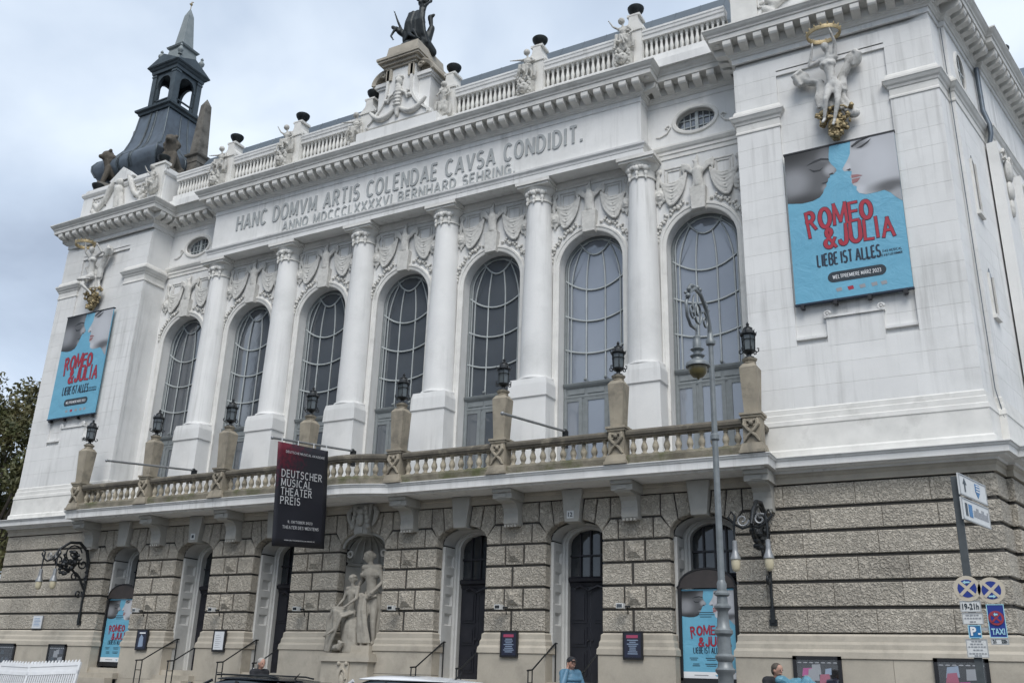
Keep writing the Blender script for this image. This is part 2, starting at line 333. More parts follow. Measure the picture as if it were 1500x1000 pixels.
        fs = [(i*k+j, ((i+1) % n)*k+j, ((i+1) % n)*k+j+1, i*k+j+1) for i in range(n if closed else n-1) for j in range(k-1)]
        if cap and not closed: fs += [tuple(range(k)), tuple(range(n*k-1, (n-1)*k-1, -1))]
        return s.add(vs, fs)
    def rim(s, pts, nrm, prof, y):
        """sweep round an opening: pts (x,z), nrm outward from opening, prof (outward, towards viewer)"""
        k = len(prof); n = len(pts); vs = []
        for (x, z), (a, b) in zip(pts, nrm):
            for o, p in prof: vs.append((x+a*o, y-p, z+b*o))
        fs = [(i*k+j, (i+1)*k+j, (i+1)*k+j+1, i*k+j+1) for i in range(n-1) for j in range(k-1)]
        fs += [tuple(range(k)), tuple(range(n*k-1, (n-1)*k-1, -1))]
        return s.add(vs, fs)
    def xf(s, M):
        s.v = [tuple(M @ Vector(p)) for p in s.v]; return s
    def join(s, o, M=None):
        return s.add([M @ Vector(p) for p in o.v] if M is not None else o.v, o.f)
    def mesh(s, name, m, smooth=None):
        me = bpy.data.meshes.new(name); me.from_pydata(s.v, [], s.f)
        b = bmesh.new(); b.from_mesh(me); bmesh.ops.recalc_face_normals(b, faces=b.faces); b.to_mesh(me); b.free()
        me.materials.append(MATS[m])
        if smooth is not None:
            for p in me.polygons: p.use_smooth = True
            if smooth < 180: me.set_sharp_from_angle(angle=radians(smooth))
        return me
    def build(s, name, m, parent=None, loc=(0, 0, 0), smooth=None, rz=0.0):
        return put(name, s.mesh(name, m, smooth), parent, loc, rz)
def put(name, me, parent=None, loc=(0, 0, 0), rz=0.0):
    o = bpy.data.objects.new(name, me); COL.objects.link(o); o.location = loc; o.rotation_euler = (0, 0, rz)
    if parent is not None: o.parent = parent
    return o
def tag(o, label=None, cat=None, group=None, kind=None):
    if label: o['label'] = label
    if cat: o['category'] = cat
    if group: o['group'] = group
    if kind: o['kind'] = kind
    return o
def thing(name, label, cat, loc=(0, 0, 0), rz=0.0, group=None):
    o = bpy.data.objects.new(name, None); COL.objects.link(o); o.location = loc; o.rotation_euler = (0, 0, rz); o.empty_display_size = 0.2
    return tag(o, label, cat, group)
def copy_tree(o, parent=None, loc=None, rz=None, label=None):
    c = o.copy(); COL.objects.link(c); c.parent = parent
    if loc is not None: c.location = loc
    if rz is not None: c.rotation_euler = (0, 0, rz)
    if label: c['label'] = label
    for ch in list(o.children): copy_tree(ch, c)
    return c
def remesh(mb, name, m, voxel, smooth_it=4):
    """fuse overlapping shells into one continuous skin"""
    me = mb.mesh(name+'_raw', m); o = bpy.data.objects.new(name+'_raw', me); COL.objects.link(o)
    r = o.modifiers.new('r', 'REMESH'); r.mode = 'VOXEL'; r.voxel_size = voxel; r.use_smooth_shade = True
    if smooth_it:
        k = o.modifiers.new('s', 'SMOOTH'); k.iterations = smooth_it; k.factor = 0.5
    dg = bpy.context.evaluated_depsgraph_get(); dg.update()
    r2 = bpy.data.meshes.new_from_object(o.evaluated_get(dg)); r2.name = name
    bpy.data.objects.remove(o); bpy.data.meshes.remove(me)
    if not r2.materials: r2.materials.append(MATS[m])
    for p in r2.polygons: p.use_smooth = True
    return r2
def text_mesh(txt, size, m, extrude=0.01, bold=0.0, align='LEFT', sx=1.0, spacing=1.0, shear=0.0, width=None):
    """lettering in the XZ plane facing -Y, cap height = size, baseline at z=0; width forces the total width"""
    c = bpy.data.curves.new('lettering', 'FONT'); c.body = txt; c.align_x = align; c.extrude = extrude; c.offset = bold; c.shear = shear
    c.space_character = spacing; c.size = size/0.70; c.resolution_u = 3
    o = bpy.data.objects.new('lettering', c); COL.objects.link(o)
    dg = bpy.context.evaluated_depsgraph_get(); dg.update()
    me = bpy.data.meshes.new_from_object(o.evaluated_get(dg)); me.name = 'lettering'
    bpy.data.objects.remove(o); bpy.data.curves.remove(c)
    xs = [v.co.x for v in me.vertices] or [0]
    if width:
        k = width/max(1e-6, max(xs)-min(xs)); x0 = min(xs)
        if align == 'CENTER': x0 = (min(xs)+max(xs))/2
        for v in me.vertices: v.co.x = (v.co.x-x0)*k
    elif sx != 1.0:
        for v in me.vertices: v.co.x *= sx
    me.transform(Matrix.Rotation(pi/2, 4, 'X'))
    me.materials.clear(); me.materials.append(MATS[m])
    return me
# ------------------------------------------------------------------ drawn lettering
def _arc(cx, cy, rx, ry, a0, a1, n=9): return [(cx+rx*cos(radians(a0+(a1-a0)*i/n)), cy+ry*sin(radians(a0+(a1-a0)*i/n))) for i in range(n+1)]
GL = {
 'A': (0.74, [[(0, 0), (0.37, 1)], [(0.37, 1), (0.74, 0)], [(0.13, 0.32), (0.61, 0.32)]]),
 'B': (0.6, [[(0, 0), (0, 1)], [(0, 1), (0.3, 1)]+_arc(0.3, 0.76, 0.24, 0.24, 90, -90)+[(0, 0.52)], [(0.3, 0.52)]+_arc(0.32, 0.26, 0.28, 0.26, 90, -90)+[(0, 0)]]),
 'C': (0.64, [_arc(0.34, 0.5, 0.34, 0.5, 48, 312, 14)]),
 'D': (0.66, [[(0, 0), (0, 1)], [(0, 1), (0.22, 1)]+_arc(0.22, 0.5, 0.44, 0.5, 90, -90, 12)+[(0, 0)]]),
 'E': (0.52, [[(0, 0), (0, 1)], [(0, 1), (0.52, 1)], [(0, 0.52), (0.46, 0.52)], [(0, 0), (0.52, 0)]]),
 'F': (0.5, [[(0, 0), (0, 1)], [(0, 1), (0.5, 1)], [(0, 0.52), (0.44, 0.52)]]),
 'G': (0.68, [_arc(0.34, 0.5, 0.34, 0.5, 48, 340, 14), [(0.66, 0.0), (0.66, 0.44)], [(0.38, 0.44), (0.68, 0.44)]]),
 'H': (0.64, [[(0, 0), (0, 1)], [(0.64, 0), (0.64, 1)], [(0, 0.52), (0.64, 0.52)]]),
 'I': (0.08, [[(0.04, 0), (0.04, 1)]]),
 'J': (0.44, [[(0.44, 1), (0.44, 0.22)]+_arc(0.22, 0.22, 0.22, 0.22, 0, -170, 8)]),
 'K': (0.62, [[(0, 0), (0, 1)], [(0.58, 1), (0.03, 0.42)], [(0.2, 0.58), (0.62, 0)]]),
 'L': (0.5, [[(0, 1), (0, 0)], [(0, 0), (0.5, 0)]]),
 'M': (0.84, [[(0, 0), (0.04, 1)], [(0.04, 1), (0.42, 0.12)], [(0.42, 0.12), (0.80, 1)], [(0.80, 1), (0.84, 0)]]),
 'N': (0.66, [[(0, 0), (0, 1)], [(0, 1), (0.66, 0)], [(0.66, 0), (0.66, 1)]]),
 'O': (0.72, [_arc(0.36, 0.5, 0.36, 0.5, 90, 450, 22)]),
 'P': (0.56, [[(0, 0), (0, 1)], [(0, 1), (0.28, 1)]+_arc(0.28, 0.73, 0.28, 0.27, 90, -90)+[(0, 0.46)]]),
 'R': (0.6, [[(0, 0), (0, 1)], [(0, 1), (0.28, 1)]+_arc(0.28, 0.74, 0.27, 0.26, 90, -90)+[(0, 0.48)], [(0.26, 0.48), (0.6, 0)]]),
 'S': (0.56, [_arc(0.28, 0.75, 0.27, 0.25, 40, 250, 9)+_arc(0.28, 0.26, 0.28, 0.26, 75, -145, 10)]),
 'T': (0.6, [[(0.3, 0), (0.3, 1)], [(0, 1), (0.6, 1)]]),
 'U': (0.64, [[(0, 1), (0, 0.32)]+_arc(0.32, 0.32, 0.32, 0.32, 180, 360, 10)+[(0.64, 1)]]),
 'V': (0.7, [[(0, 1), (0.35, 0)], [(0.35, 0), (0.7, 1)]]),
 'W': (0.98, [[(0, 1), (0.24, 0)], [(0.24, 0), (0.49, 0.95)], [(0.49, 0.95), (0.74, 0)], [(0.74, 0), (0.98, 1)]]),
 'X': (0.66, [[(0, 0), (0.66, 1)], [(0, 1), (0.66, 0)]]),
 'Z': (0.58, [[(0, 1), (0.58, 1)], [(0.56, 1), (0.02, 0)], [(0, 0), (0.58, 0)]]),
 '&': (0.74, [[(0.74, 0.0), (0.20, 0.66)], [(0.20, 0.66)]+_arc(0.36, 0.81, 0.17, 0.19, 215, -40, 9), [(0.49, 0.68), (0.10, 0.36)], [(0.10, 0.38)]+_arc(0.3, 0.22, 0.27, 0.22, 150, 300, 8), [(0.43, 0.03), (0.72, 0.44)]]),
 '.': (0.12, [[(0.06, 0.0), (0.06, 0.13)]]), '-': (0.3, [[(0, 0.5), (0.3, 0.5)]]),
 '0': (0.58, [_arc(0.29, 0.5, 0.29, 0.5, 90, 450, 18)]), '1': (0.3, [[(0.2, 0), (0.2, 1)], [(0.2, 1), (0, 0.8)]]),
 '2': (0.54, [_arc(0.27, 0.72, 0.26, 0.28, 170, -30, 9)+[(0.02, 0.0)], [(0.0, 0.0), (0.54, 0.0)]]),
 '3': (0.54, [_arc(0.25, 0.75, 0.25, 0.25, 150, -90, 9)+_arc(0.25, 0.26, 0.28, 0.26, 90, -150, 9)]),
 '9': (0.56, [_arc(0.28, 0.70, 0.27, 0.29, 0, 360, 14), [(0.55, 0.70), (0.53, 0.35), (0.40, 0.08), (0.12, 0.0)]]),
}
GL['Ä'] = (0.74, GL['A'][1]+[[(0.2, 1.13), (0.2, 1.24)], [(0.54, 1.13), (0.54, 1.24)]])
def ribbon(mb, pts, h, y0, y1, round_end=False):
    P = [Vector(p) for p in pts]; n = len(P); Lf, Rt = [], []
    closed = (P[0]-P[-1]).length < 1e-6 and n > 3
    for i in range(n):
        if closed: a, b = P[(i-1) % (n-1)], P[(i+1) % (n-1)]
        else: a, b = P[max(0, i-1)], P[min(n-1, i+1)]
        d1 = (P[i]-a); d2 = (b-P[i])
        d1 = d1.normalized() if d1.length > 1e-9 else d2.normalized(); d2 = d2.normalized() if d2.length > 1e-9 else d1
        n1 = Vector((-d1.y, d1.x)); n2 = Vector((-d2.y, d2.x)); q = (n1+n2)/max(0.6, 1+n1.dot(n2))
        e_ = Vector((0, 0))
        if not closed and i == 0: e_ = -d2*h*(0.75 if round_end else 0.0)
        if not closed and i == n-1: e_ = d1*h*(0.75 if round_end else 0.0)
        k = 0.72 if round_end and not closed and i in (0, n-1) else 1.0
        Lf.append(P[i]+q*h*k+e_); Rt.append(P[i]-q*h*k+e_)
    o = []
    for i in range(n): o += [(Lf[i].x, y0, Lf[i].y), (Rt[i].x, y0, Rt[i].y), (Lf[i].x, y1, Lf[i].y), (Rt[i].x, y1, Rt[i].y)]
    fs = []
    for i in range(n-1):
        a, b = i*4, (i+1)*4; fs += [(a, b, b+1, a+1), (a, a+2, b+2, b), (a+1, b+1, b+3, a+3)]
    fs += [(0, 1, 3, 2), (n*4-4, n*4-2, n*4-1, n*4-3)]
    mb.add(o, fs)
def drawn(txt, cap_, width, m, wt=0.075, depth=0.004, serif=False, jig=None, gap=0.2, round_end=False, tall_r=False, space=0.34):
    """lettering drawn with strokes; cap height cap_, scaled to width; XZ plane, front towards -y"""
    x = 0.0; items = []
    for ch in txt:
        if ch == ' ': x += space; continue
        w_, st = GL[ch]; items.append((x, ch, st)); x += w_+gap
    tot = max(1e-6, x-gap); kx = width/tot; mb = MB(); c = 0
    for x0, ch, st in items:
        sc_, rot, dz = (jig.uniform(0.94, 1.1), jig.uniform(-0.06, 0.06), jig.uniform(-0.05, 0.05)) if jig else (1, 0, 0)
        for s_ in st:
            pts = []
            for (a, b) in s_:
                if tall_r and ch == 'R' and b == 0 and a == 0: b = -0.42; a = 0.06
                a2, b2 = a*sc_, b*sc_; a3 = a2*cos(rot)-b2*sin(rot); b3 = a2*sin(rot)+b2*cos(rot)+dz
                pts.append(((x0+a3)*kx, b3*cap_))
            c += 1; ribbon(mb, pts, wt*cap_, -depth-0.00025*(c % 7), 0.0, round_end)
            if serif:
                for i in (0, -1):
                    if len(pts) > 6 and abs(pts[0][0]-pts[-1][0]) < 1e-4: continue
                    u, v = pts[i]; o = pts[1] if i == 0 else pts[-2]
                    c += 1
                    if abs(o[0]-u) < abs(o[1]-v)*1.2: ribbon(mb, [(u-wt*cap_*2.0, v), (u+wt*cap_*2.0, v)], wt*cap_*0.42, -depth-0.00025*(c % 7), 0.0)
                    else: ribbon(mb, [(u, v-wt*cap_*1.2), (u, v+wt*cap_*1.2)], wt*cap_*0.42, -depth-0.00025*(c % 7), 0.0)
    return mb.mesh('lettering', m)
def spell(txt, cap_, width, m, parent, loc, gap, space, **kw):
    """one part per letter"""
    ws = []; x = 0.0
    for ch in txt:
        if ch == ' ': x += space; continue
        ws.append((x, ch)); x += GL[ch][0]+gap
    kx = width/(x-gap); cache = {}
    for x0, ch in ws:
        if ch not in cache: cache[ch] = drawn(ch, cap_, GL[ch][0]*kx, m, **kw); cache[ch].name = 'letter'
        put('letter', cache[ch], parent, (loc[0]+x0*kx, loc[1], loc[2]))
_blk = {}
def block_mesh(name, wd, h, d, ch, m):
    """dressed stone: centred on x, front face at y=0 looking -y, chamfered arrises, base z=0"""
    key = (name, round(wd, 3), round(h, 3), d, ch, m)
    if key not in _blk:
        _blk[key] = MB().prism([(-wd/2, 0), (wd/2, 0), (wd/2, h), (-wd/2, h)], 0, d, ch).mesh(name, m)
    return _blk[key]
def courses(parent, p0, p1, zs, name, m, d=0.12, ch=0.012, gh=0.03, gv=0.008, lo=1.0, hi=1.7, front=0.0, seed=1, rows=None):
    """lay blocks along plan segment p0->p1 (outside on right hand) in courses zs"""
    rr = random.Random(seed); a = Vector(p0); b = Vector(p1); Ln = (b-a).length; dr = (b-a)/Ln; ang = atan2(dr.y, dr.x); nn = Vector((dr.y, -dr.x))
    for i in range(len(zs)-1):
        if rows: cuts = rows[i % len(rows)]
        else:
            cuts = [0.0]; x = rr.uniform(lo*0.5, hi)
            while x < Ln-lo*0.45: cuts.append(round(x/Ln, 4)); x += rr.uniform(lo, hi)
            cuts.append(1.0)
        for j in range(len(cuts)-1):
            u0, u1 = cuts[j]*Ln, cuts[j+1]*Ln; wd = u1-u0-gv; h = zs[i+1]-zs[i]-gh
            c = a+dr*(u0+u1)/2+nn*front
            put(name, block_mesh(name, wd, h, d, ch, m), parent, (c.x, c.y, zs[i]+gh/2), ang)
# ================================================================== SETTING: ground
S = 3.46; HW = 0.815; ZC = 5.17; AB = 0.45
KS = (-3, -2, -1, 0, 1, 2, 3)
g = MB().box(-400, 400, -400, 400, -0.6, 0.0).build('road', 'asphalt'); tag(g, kind='structure')
pv = MB().box(-60, 60, -6.85, 30, 0.005, 0.14).build('pavement', 'paving'); tag(pv, kind='structure')
kb = MB().box(-60, 60, -7.0, -6.85, 0.004, 0.145).build('kerb', 'kerb'); tag(kb, kind='structure')
te = MB().box(-17.6, 17.6, -3.4, 0.5, 0.1, 0.30).build('terrace', 'paving'); tag(te, kind='structure')

theatre = thing('theatre_building', 'white and grey stone theatre with arched windows, columns and a Latin inscription', 'building')
# plan lines; outside is on the right hand when walking +x
RSIDE = [(17.02, 0.0), (17.19, 0.8), (17.33, 0.77), (17.90, 3.5), (18.05, 3.47), (19.9, 12.0)]
LSIDE = [(-x, y) for x, y in reversed(RSIDE)]
WALLPATH = LSIDE+[(-11.85, 0.0), (-11.85, 1.09), (-8.85, 1.09), (-8.85, 0.48), (8.85, 0.48), (8.85, 1.09), (11.85, 1.09), (11.85, 0.0)]+RSIDE

def arch_pts(cx, hw, zs, rise, z0, n=14, deg0=180.0, deg1=0.0):
    """jamb foot, arch, jamb foot with normals pointing away from the opening"""
    pts = [(cx-hw, z0)]; nr = [(-1, 0)]
    for i in range(n+1):
        a = radians(deg0+(deg1-deg0)*i/n); pts.append((cx+hw*cos(a), zs+rise*sin(a)))
        q = Vector((cos(a)/hw, sin(a)/rise)).normalized(); nr.append((q.x, q.y))
    pts.append((cx+hw, z0)); nr.append((1, 0))
    return pts, nr
# ------------------------------------------------------------------ ground floor wall: core, blocks, voussoirs
core = MB()
for j in range(-3, 3): core.box(S*j+HW+0.035, S*(j+1)-HW-0.035, 0.05, 1.3, 0.3, 6.16)
for sg in (-1, 1):
    a, b = 3*S+HW+0.035, 16.98
    core.box(min(sg*a, sg*b), max(sg*a, sg*b), 0.05, 1.3, 0.3, 6.16)
for k in KS:
    P, _ = arch_pts(S*k, HW+0.03, ZC, AB+0.03, 4.9, 16)
    core.prism([(S*k-HW-0.04, 6.16)]+P+[(S*k+HW+0.04, 6.16)], 0.055, 1.25)
for side in (RSIDE, LSIDE):
    core.sweep(side, [(-0.06, 0.3), (-0.06, 6.16), (-0.6, 6.16), (-0.6, 0.3)])
gf = core.build('ground_floor_wall', 'joint', theatre)
ZCO = [2.74, 3.31, 3.89, 4.46, 5.03]
TWO, THREE = [0, 0.45, 1], [0, 0.33, 0.63, 1]
def dia_mesh(wd, h):
    mb = MB().prism([(-wd/2, 0), (wd/2, 0), (wd/2, h), (-wd/2, h)], 0.0, 0.12, 0.01)
    x, z = wd*0.36, h*0.36; c = h/2
    mb.add([(-x, -0.005, c-z), (x, -0.005, c-z), (x, -0.005, c+z), (-x, -0.005, c+z), (-x*0.35, -0.11, c-z*0.2), (x*0.35, -0.11, c-z*0.2), (x*0.35, -0.11, c+z*0.5), (-x*0.35, -0.11, c+z*0.5)],
           [(0, 1, 5, 4), (1, 2, 6, 5), (2, 3, 7, 6), (3, 0, 4, 7), (4, 5, 6, 7)])
    return mb.mesh('stone_block', 'rock')
def pier_blocks(x0, x1):
    for i in range(4):
        z0, z1 = ZCO[i], ZCO[i+1]; cuts = TWO if i % 2 == 0 else THREE
        for j in range(len(cuts)-1):
            u0 = x0+(x1-x0)*cuts[j]; u1 = x0+(x1-x0)*cuts[j+1]; wd = u1-u0-0.035; h = z1-z0-0.065
            cx = (u0+u1)/2
            if j == 0: cx -= 0.0175; 
            if j == len(cuts)-2: cx += 0.0175
            if len(cuts) == 4 and j == 1: me = _blk.setdefault(('dia', i), None) or dia_mesh(wd, h); _blk[('dia', i)] = me
            else: me = block_mesh('stone_block', wd, h, 0.32, 0.022, 'rock')
            put('stone_block', me, gf, (cx, -0.0, z0+0.0325))
for j in range(-3, 3): pier_blocks(S*j+HW, S*(j+1)-HW)
def vous_polys():
    A = lambda d: (HW*sin(radians(d)), ZC+AB*cos(radians(d)))
    v1 = [A(17), A(30), A(45), (0.665, 6.13), (0.315, 6.13)]
    v2 = [A(48), A(62), A(78), (1.03, 5.615), (1.03, 6.13), (0.70, 6.13)]
    b5 = [(HW, 5.055), (1.235, 5.055), (1.235, 5.555), (1.055, 5.555), (HW*0.99, 5.27)]
    return v1, v2, b5
V1, V2, B5 = vous_polys()
flip = lambda p: [(-x, z) for x, z in reversed(p)]
VM = [(MB().prism(q, 0, 0.32, 0.02).mesh(nm, 'rock'), nm) for p, nm in ((V1, 'voussoir'), (V2, 'voussoir'), (B5, 'stone_block')) for q in (p, flip(p))]
B5M = MB().prism([(1.27-1.73, 5.055), (1.73-1.27, 5.055), (1.73-1.27, 5.555), (1.27-1.73, 5.555)], 0, 0.2, 0.02).mesh('stone_block', 'rock')
B6M = MB().prism([(1.065-1.73, 5.61), (1.73-1.065, 5.61), (1.73-1.065, 6.13), (1.065-1.73, 6.13)], 0, 0.2, 0.02).mesh('stone_block', 'rock')
KM = MB().prism([(-0.20, 5.53), (0.20, 5.53), (0.305, 6.40), (-0.305, 6.40)], -0.16, 0.34, 0.015).mesh('keystone', 'keystone')
for k in KS:
    for me, nm in VM: put(nm, me, gf, (S*k, 0.0, 0))
    if k: put('keystone', KM, gf, (S*k, 0, 0))
for j in range(-3, 3):
    put('stone_block', B5M, gf, (S*(j+0.5), 0, 0)); put('stone_block', B6M, gf, (S*(j+0.5), 0, 0))
# niche keystone with a carved mask and side scrolls
kn = MB().prism([(-0.24, 5.50), (0.24, 5.50), (0.36, 6.40), (-0.36, 6.40)], -0.16, 0.34, 0.015)
for sg in (-1, 1):
    for i in range(5): kn.sph((sg*(0.17+0.03*i), -0.2, 6.25-0.13*i), (0.075, 0.09, 0.09), 8, 5)
    kn.tube([(sg*0.40, -0.06, 6.3), (sg*0.52, -0.1, 6.15), (sg*0.46, -0.1, 5.9), (sg*0.36, -0.08, 5.75)], [0.07, 0.09, 0.07, 0.03], 8)
kn.sph((0, -0.2, 5.93), (0.13, 0.13, 0.2), 10, 8); kn.sph((0, -0.31, 5.9), (0.03, 0.05, 0.05), 6, 4); kn.sph((0, -0.2, 6.16), (0.17, 0.12, 0.1), 8, 5)
kn.box(-0.1, 0.1, -0.2, -0.1, 5.53, 5.72)
kn.build('keystone', 'keystone', gf, smooth=40)
# wings: long courses
ZW = ZCO+[5.58, 6.16]
for sg in (-1, 1):
    a, b = 3*S+HW, 17.02
    for i in range(6):
        p0 = a if i < 4 else (1.27+3*S if i == 4 else 1.065+3*S)
        if sg > 0: courses(gf, (p0, 0), (b, 0), ZW[i:i+2], 'stone_block', 'rock', d=0.3, ch=0.015, gh=0.075, gv=0.007, lo=1.05, hi=1.7, seed=20+i)
        else: courses(gf, (-b, 0), (-p0, 0), ZW[i:i+2], 'stone_block', 'rock', d=0.3, ch=0.015, gh=0.075, gv=0.007, lo=1.05, hi=1.7, seed=40+i)
for i in range(6):
    for (p, q) in ((RSIDE[0], RSIDE[1]), (RSIDE[2], RSIDE[3]), (RSIDE[4], (18.8, 6.9))):
        courses(gf, p, q, ZW[i:i+2], 'stone_block', 'rock', d=0.15, ch=0.02, gh=0.075, gv=0.007, lo=1.0, hi=1.6, seed=60+i)
    for (p, q) in ((LSIDE[4], LSIDE[5]), (LSIDE[2], LSIDE[3])):
        courses(gf, p, q, ZW[i:i+2], 'stone_block', 'rock', d=0.15, ch=0.02, gh=0.075, gv=0.007, lo=1.0, hi=1.6, seed=80+i)
# plain band above the blocks and moulded base below
bd = MB()
bd.sweep(LSIDE+RSIDE, [(-0.3, 6.16), (0.03, 6.16), (0.03, 6.30), (0.06, 6.33), (0.06, 6.415), (-0.3, 6.415)])
bd.build('frieze_band', 'stone', theatre)
BASE = [(-0.25, 2.745), (-0.02, 2.745), (0.03, 2.70), (0.035, 2.58), (0.065, 2.52), (0.07, 2.42), (0.11, 2.36), (0.12, 2.23), (0.095, 2.215), (-0.25, 2.215)]
base = MB().sweep([(3*S+HW, 0.4), (3*S+HW, 0.0)]+RSIDE, BASE).build('base_course', 'stone', theatre)
MB().sweep(LSIDE+[(-3*S-HW, 0.0), (-3*S-HW, 0.4)], BASE).build('base_moulding', 'stone', base)
PBM = MB().sweep([(-(S/2-HW), 0.4), (-(S/2-HW), 0), (S/2-HW, 0), (S/2-HW, 0.4)], BASE).mesh('base_moulding', 'stone')
for j in range(-3, 3): put('base_moulding', PBM, base, (S*(j+0.5), 0, 0))
BZ = [0.3, 1.25, 2.215]
for j in range(-3, 3):
    x0, x1 = S*j+HW-0.09, S*(j+1)-HW+0.09
    courses(base, (x0, 0), (x1, 0), BZ, 'base_slab', 'stone', d=0.4, ch=0.004, gh=0.006, gv=0.006, front=0.09, rows=[[0, 1], [0, 1]])
for sg in (-1, 1):
    a, b = 3*S+HW-0.09, 17.10
    p, q = ((a, 0), (b, 0)) if sg > 0 else ((-b, 0), (-a, 0))
    courses(base, p, q, BZ, 'base_slab', 'stone', d=0.4, ch=0.004, gh=0.006, gv=0.006, lo=1.3, hi=1.9, front=0.09, seed=5)
for side in (RSIDE, LSIDE):
    MB().sweep(side, [(0.07, 0.3), (0.07, 2.2), (-0.3, 2.2), (-0.3, 0.3)]).build('base_slab', 'stone', base)

# ------------------------------------------------------------------ doorways
def coffer_jamb(sg):
    """panelled timber lining of a doorway; inner face looks towards -sg"""
    mb = MB(); y0, y1 = 0.33, 0.96; z0, z1 = 1.55, 5.1
    def bx(u0, u1, a, b, c, d): mb.box(min(sg*u0, sg*u1), max(sg*u0, sg*u1), a, b, c, d)
    f, bk = HW-0.075, HW+0.02
    sq = [(2.95, 3.28), (3.48, 3.81), (4.01, 4.34), (4.55, 4.88)]; ya, yb = 0.46, 0.83
    bx(HW-0.02, bk, y0, y1, z0, z1)
    bx(f, HW-0.018, y0, ya, z0, z1); bx(f, HW-0.018, yb, y1, z0, z1)
    zz = [z0]+[v for q in sq for v in q]+[z1]
    for i in range(0, len(zz), 2): bx(f, HW-0.018, ya, yb, zz[i], zz[i+1])
    for a, b in sq:
        m_ = 0.05
        mb.add([(sg*f, ya, a), (sg*f, yb, a), (sg*f, yb, b), (sg*f, ya, b), (sg*(HW-0.021), ya+m_, a+m_*0.8), (sg*(HW-0.021), yb-m_, a+m_*0.8), (sg*(HW-0.021), yb-m_, b-m_*1.4), (sg*(HW-0.021), ya+m_, b-m_*1.4)],
               [(0, 1, 5, 4), (1, 2, 6, 5), (2, 3, 7, 6), (3, 0, 4, 7), (4, 5, 6, 7)])
    return mb.mesh('panelled_jamb', 'lining')
JM = {sg: coffer_jamb(sg) for sg in (-1, 1)}
# vault of the doorway
vt = MB(); P, Nn = arch_pts(0, HW-0.02, ZC-0.02, AB-0.02, 5.0, 14)
vt.rim(P[1:-1], Nn[1:-1], [(0.0, -0.32), (0.0, -1.0), (0.06, -1.0), (0.06, -0.32)], 0.0)
VTM = vt.mesh('doorway_vault', 'lining', 60)
# wall plane round the door with its moulded frame
fr = MB(); P, Nn = arch_pts(0, 0.60, ZC-0.08, 0.40, 1.5, 14)
fr.rim(P, Nn, [(0.25, -1.0), (0.2, -0.93), (0.16, -0.93), (0.14, -0.88), (0.07, -0.88), (0.05, -0.93), (0.0, -0.94), (0.0, -1.14), (0.25, -1.14)], 0.0)
FRM = fr.mesh('door_frame', 'lining', 40)
def leaf_mesh(sg):
    mb = MB(); a, b = (0.008, 0.62)
    def bx(u0, u1, y0, y1, z0, z1): mb.box(min(sg*u0, sg*u1), max(sg*u0, sg*u1), y0, y1, z0, z1)
    bx(a, b, 1.10, 1.16, 1.55, 4.02)
    for z0, z1 in ((1.72, 2.35), (2.45, 2.95), (3.05, 3.86)):
        bx(0.10, 0.52, 1.075, 1.10, z0, z1); bx(0.16, 0.46, 1.05, 1.075, z0+0.07, z1-0.07)
    mb.sph((sg*0.06, 1.06, 2.6), 0.03, 8, 5)
    return mb.mesh('door_leaf', 'door_wood')
LM = {sg: leaf_mesh(sg) for sg in (-1, 1)}
tr = MB(); tr.sweep([(-0.62, 1.10), (0.62, 1.10)], [(-0.06, 4.0), (0.03, 4.0), (0.05, 4.08), (0.12, 4.12), (0.14, 4.2), (0.05, 4.25), (-0.06, 4.25)])
tr.tube([(-0.4, 1.04, 3.95), (-0.25, 1.0, 4.0), (0, 0.97, 3.88), (0.25, 1.0, 4.0), (0.4, 1.04, 3.95)], 0.035, 6)
TRM = tr.mesh('transom', 'door_wood')
fl = MB()
for x in (-0.3, 0.0, 0.3): fl.box(x-0.02, x+0.02, 1.08, 1.14, 4.25, 5.5)
fl.box(-0.6, 0.6, 1.085, 1.14, 4.78, 4.83)
FLM = fl.mesh('fanlight_bars', 'door_wood')
pn = MB().box(-0.61, 0.61, 1.15, 1.17, 4.24, 5.55).mesh('pane', 'small_glass')
STM = [MB().box(-HW-0.02+0.0, HW+0.02, -2.05+0.29*i, 1.2 if i == 7 else -2.05+0.29*(i+1)+0.02, 0.28 if i == 0 else 0.3+0.156*i-0.02, 0.3+0.156*(i+1)).mesh('step', 'stone') for i in range(8)]
for k in KS:
    if k == 0: continue
    cx = S*k
    dw = put('doorway', FRM, theatre, (cx, 0, 0))
    for sg in (-1, 1): put('panelled_jamb', JM[sg], dw)
    put('doorway_vault', VTM, dw)
    for sg in (-1, 1): put('door_leaf', LM[sg], dw)
    put('transom', TRM, dw); put('fanlight_bars', FLM, dw); put('pane', pn, dw)
    st = bpy.data.objects.new('doorstep', STM[7]); COL.objects.link(st); st.parent = theatre; st.location = (cx, 0, 0)
    for q in (range(7) if abs(k) != 3 else (5, 6)): put('step', STM[q], st)
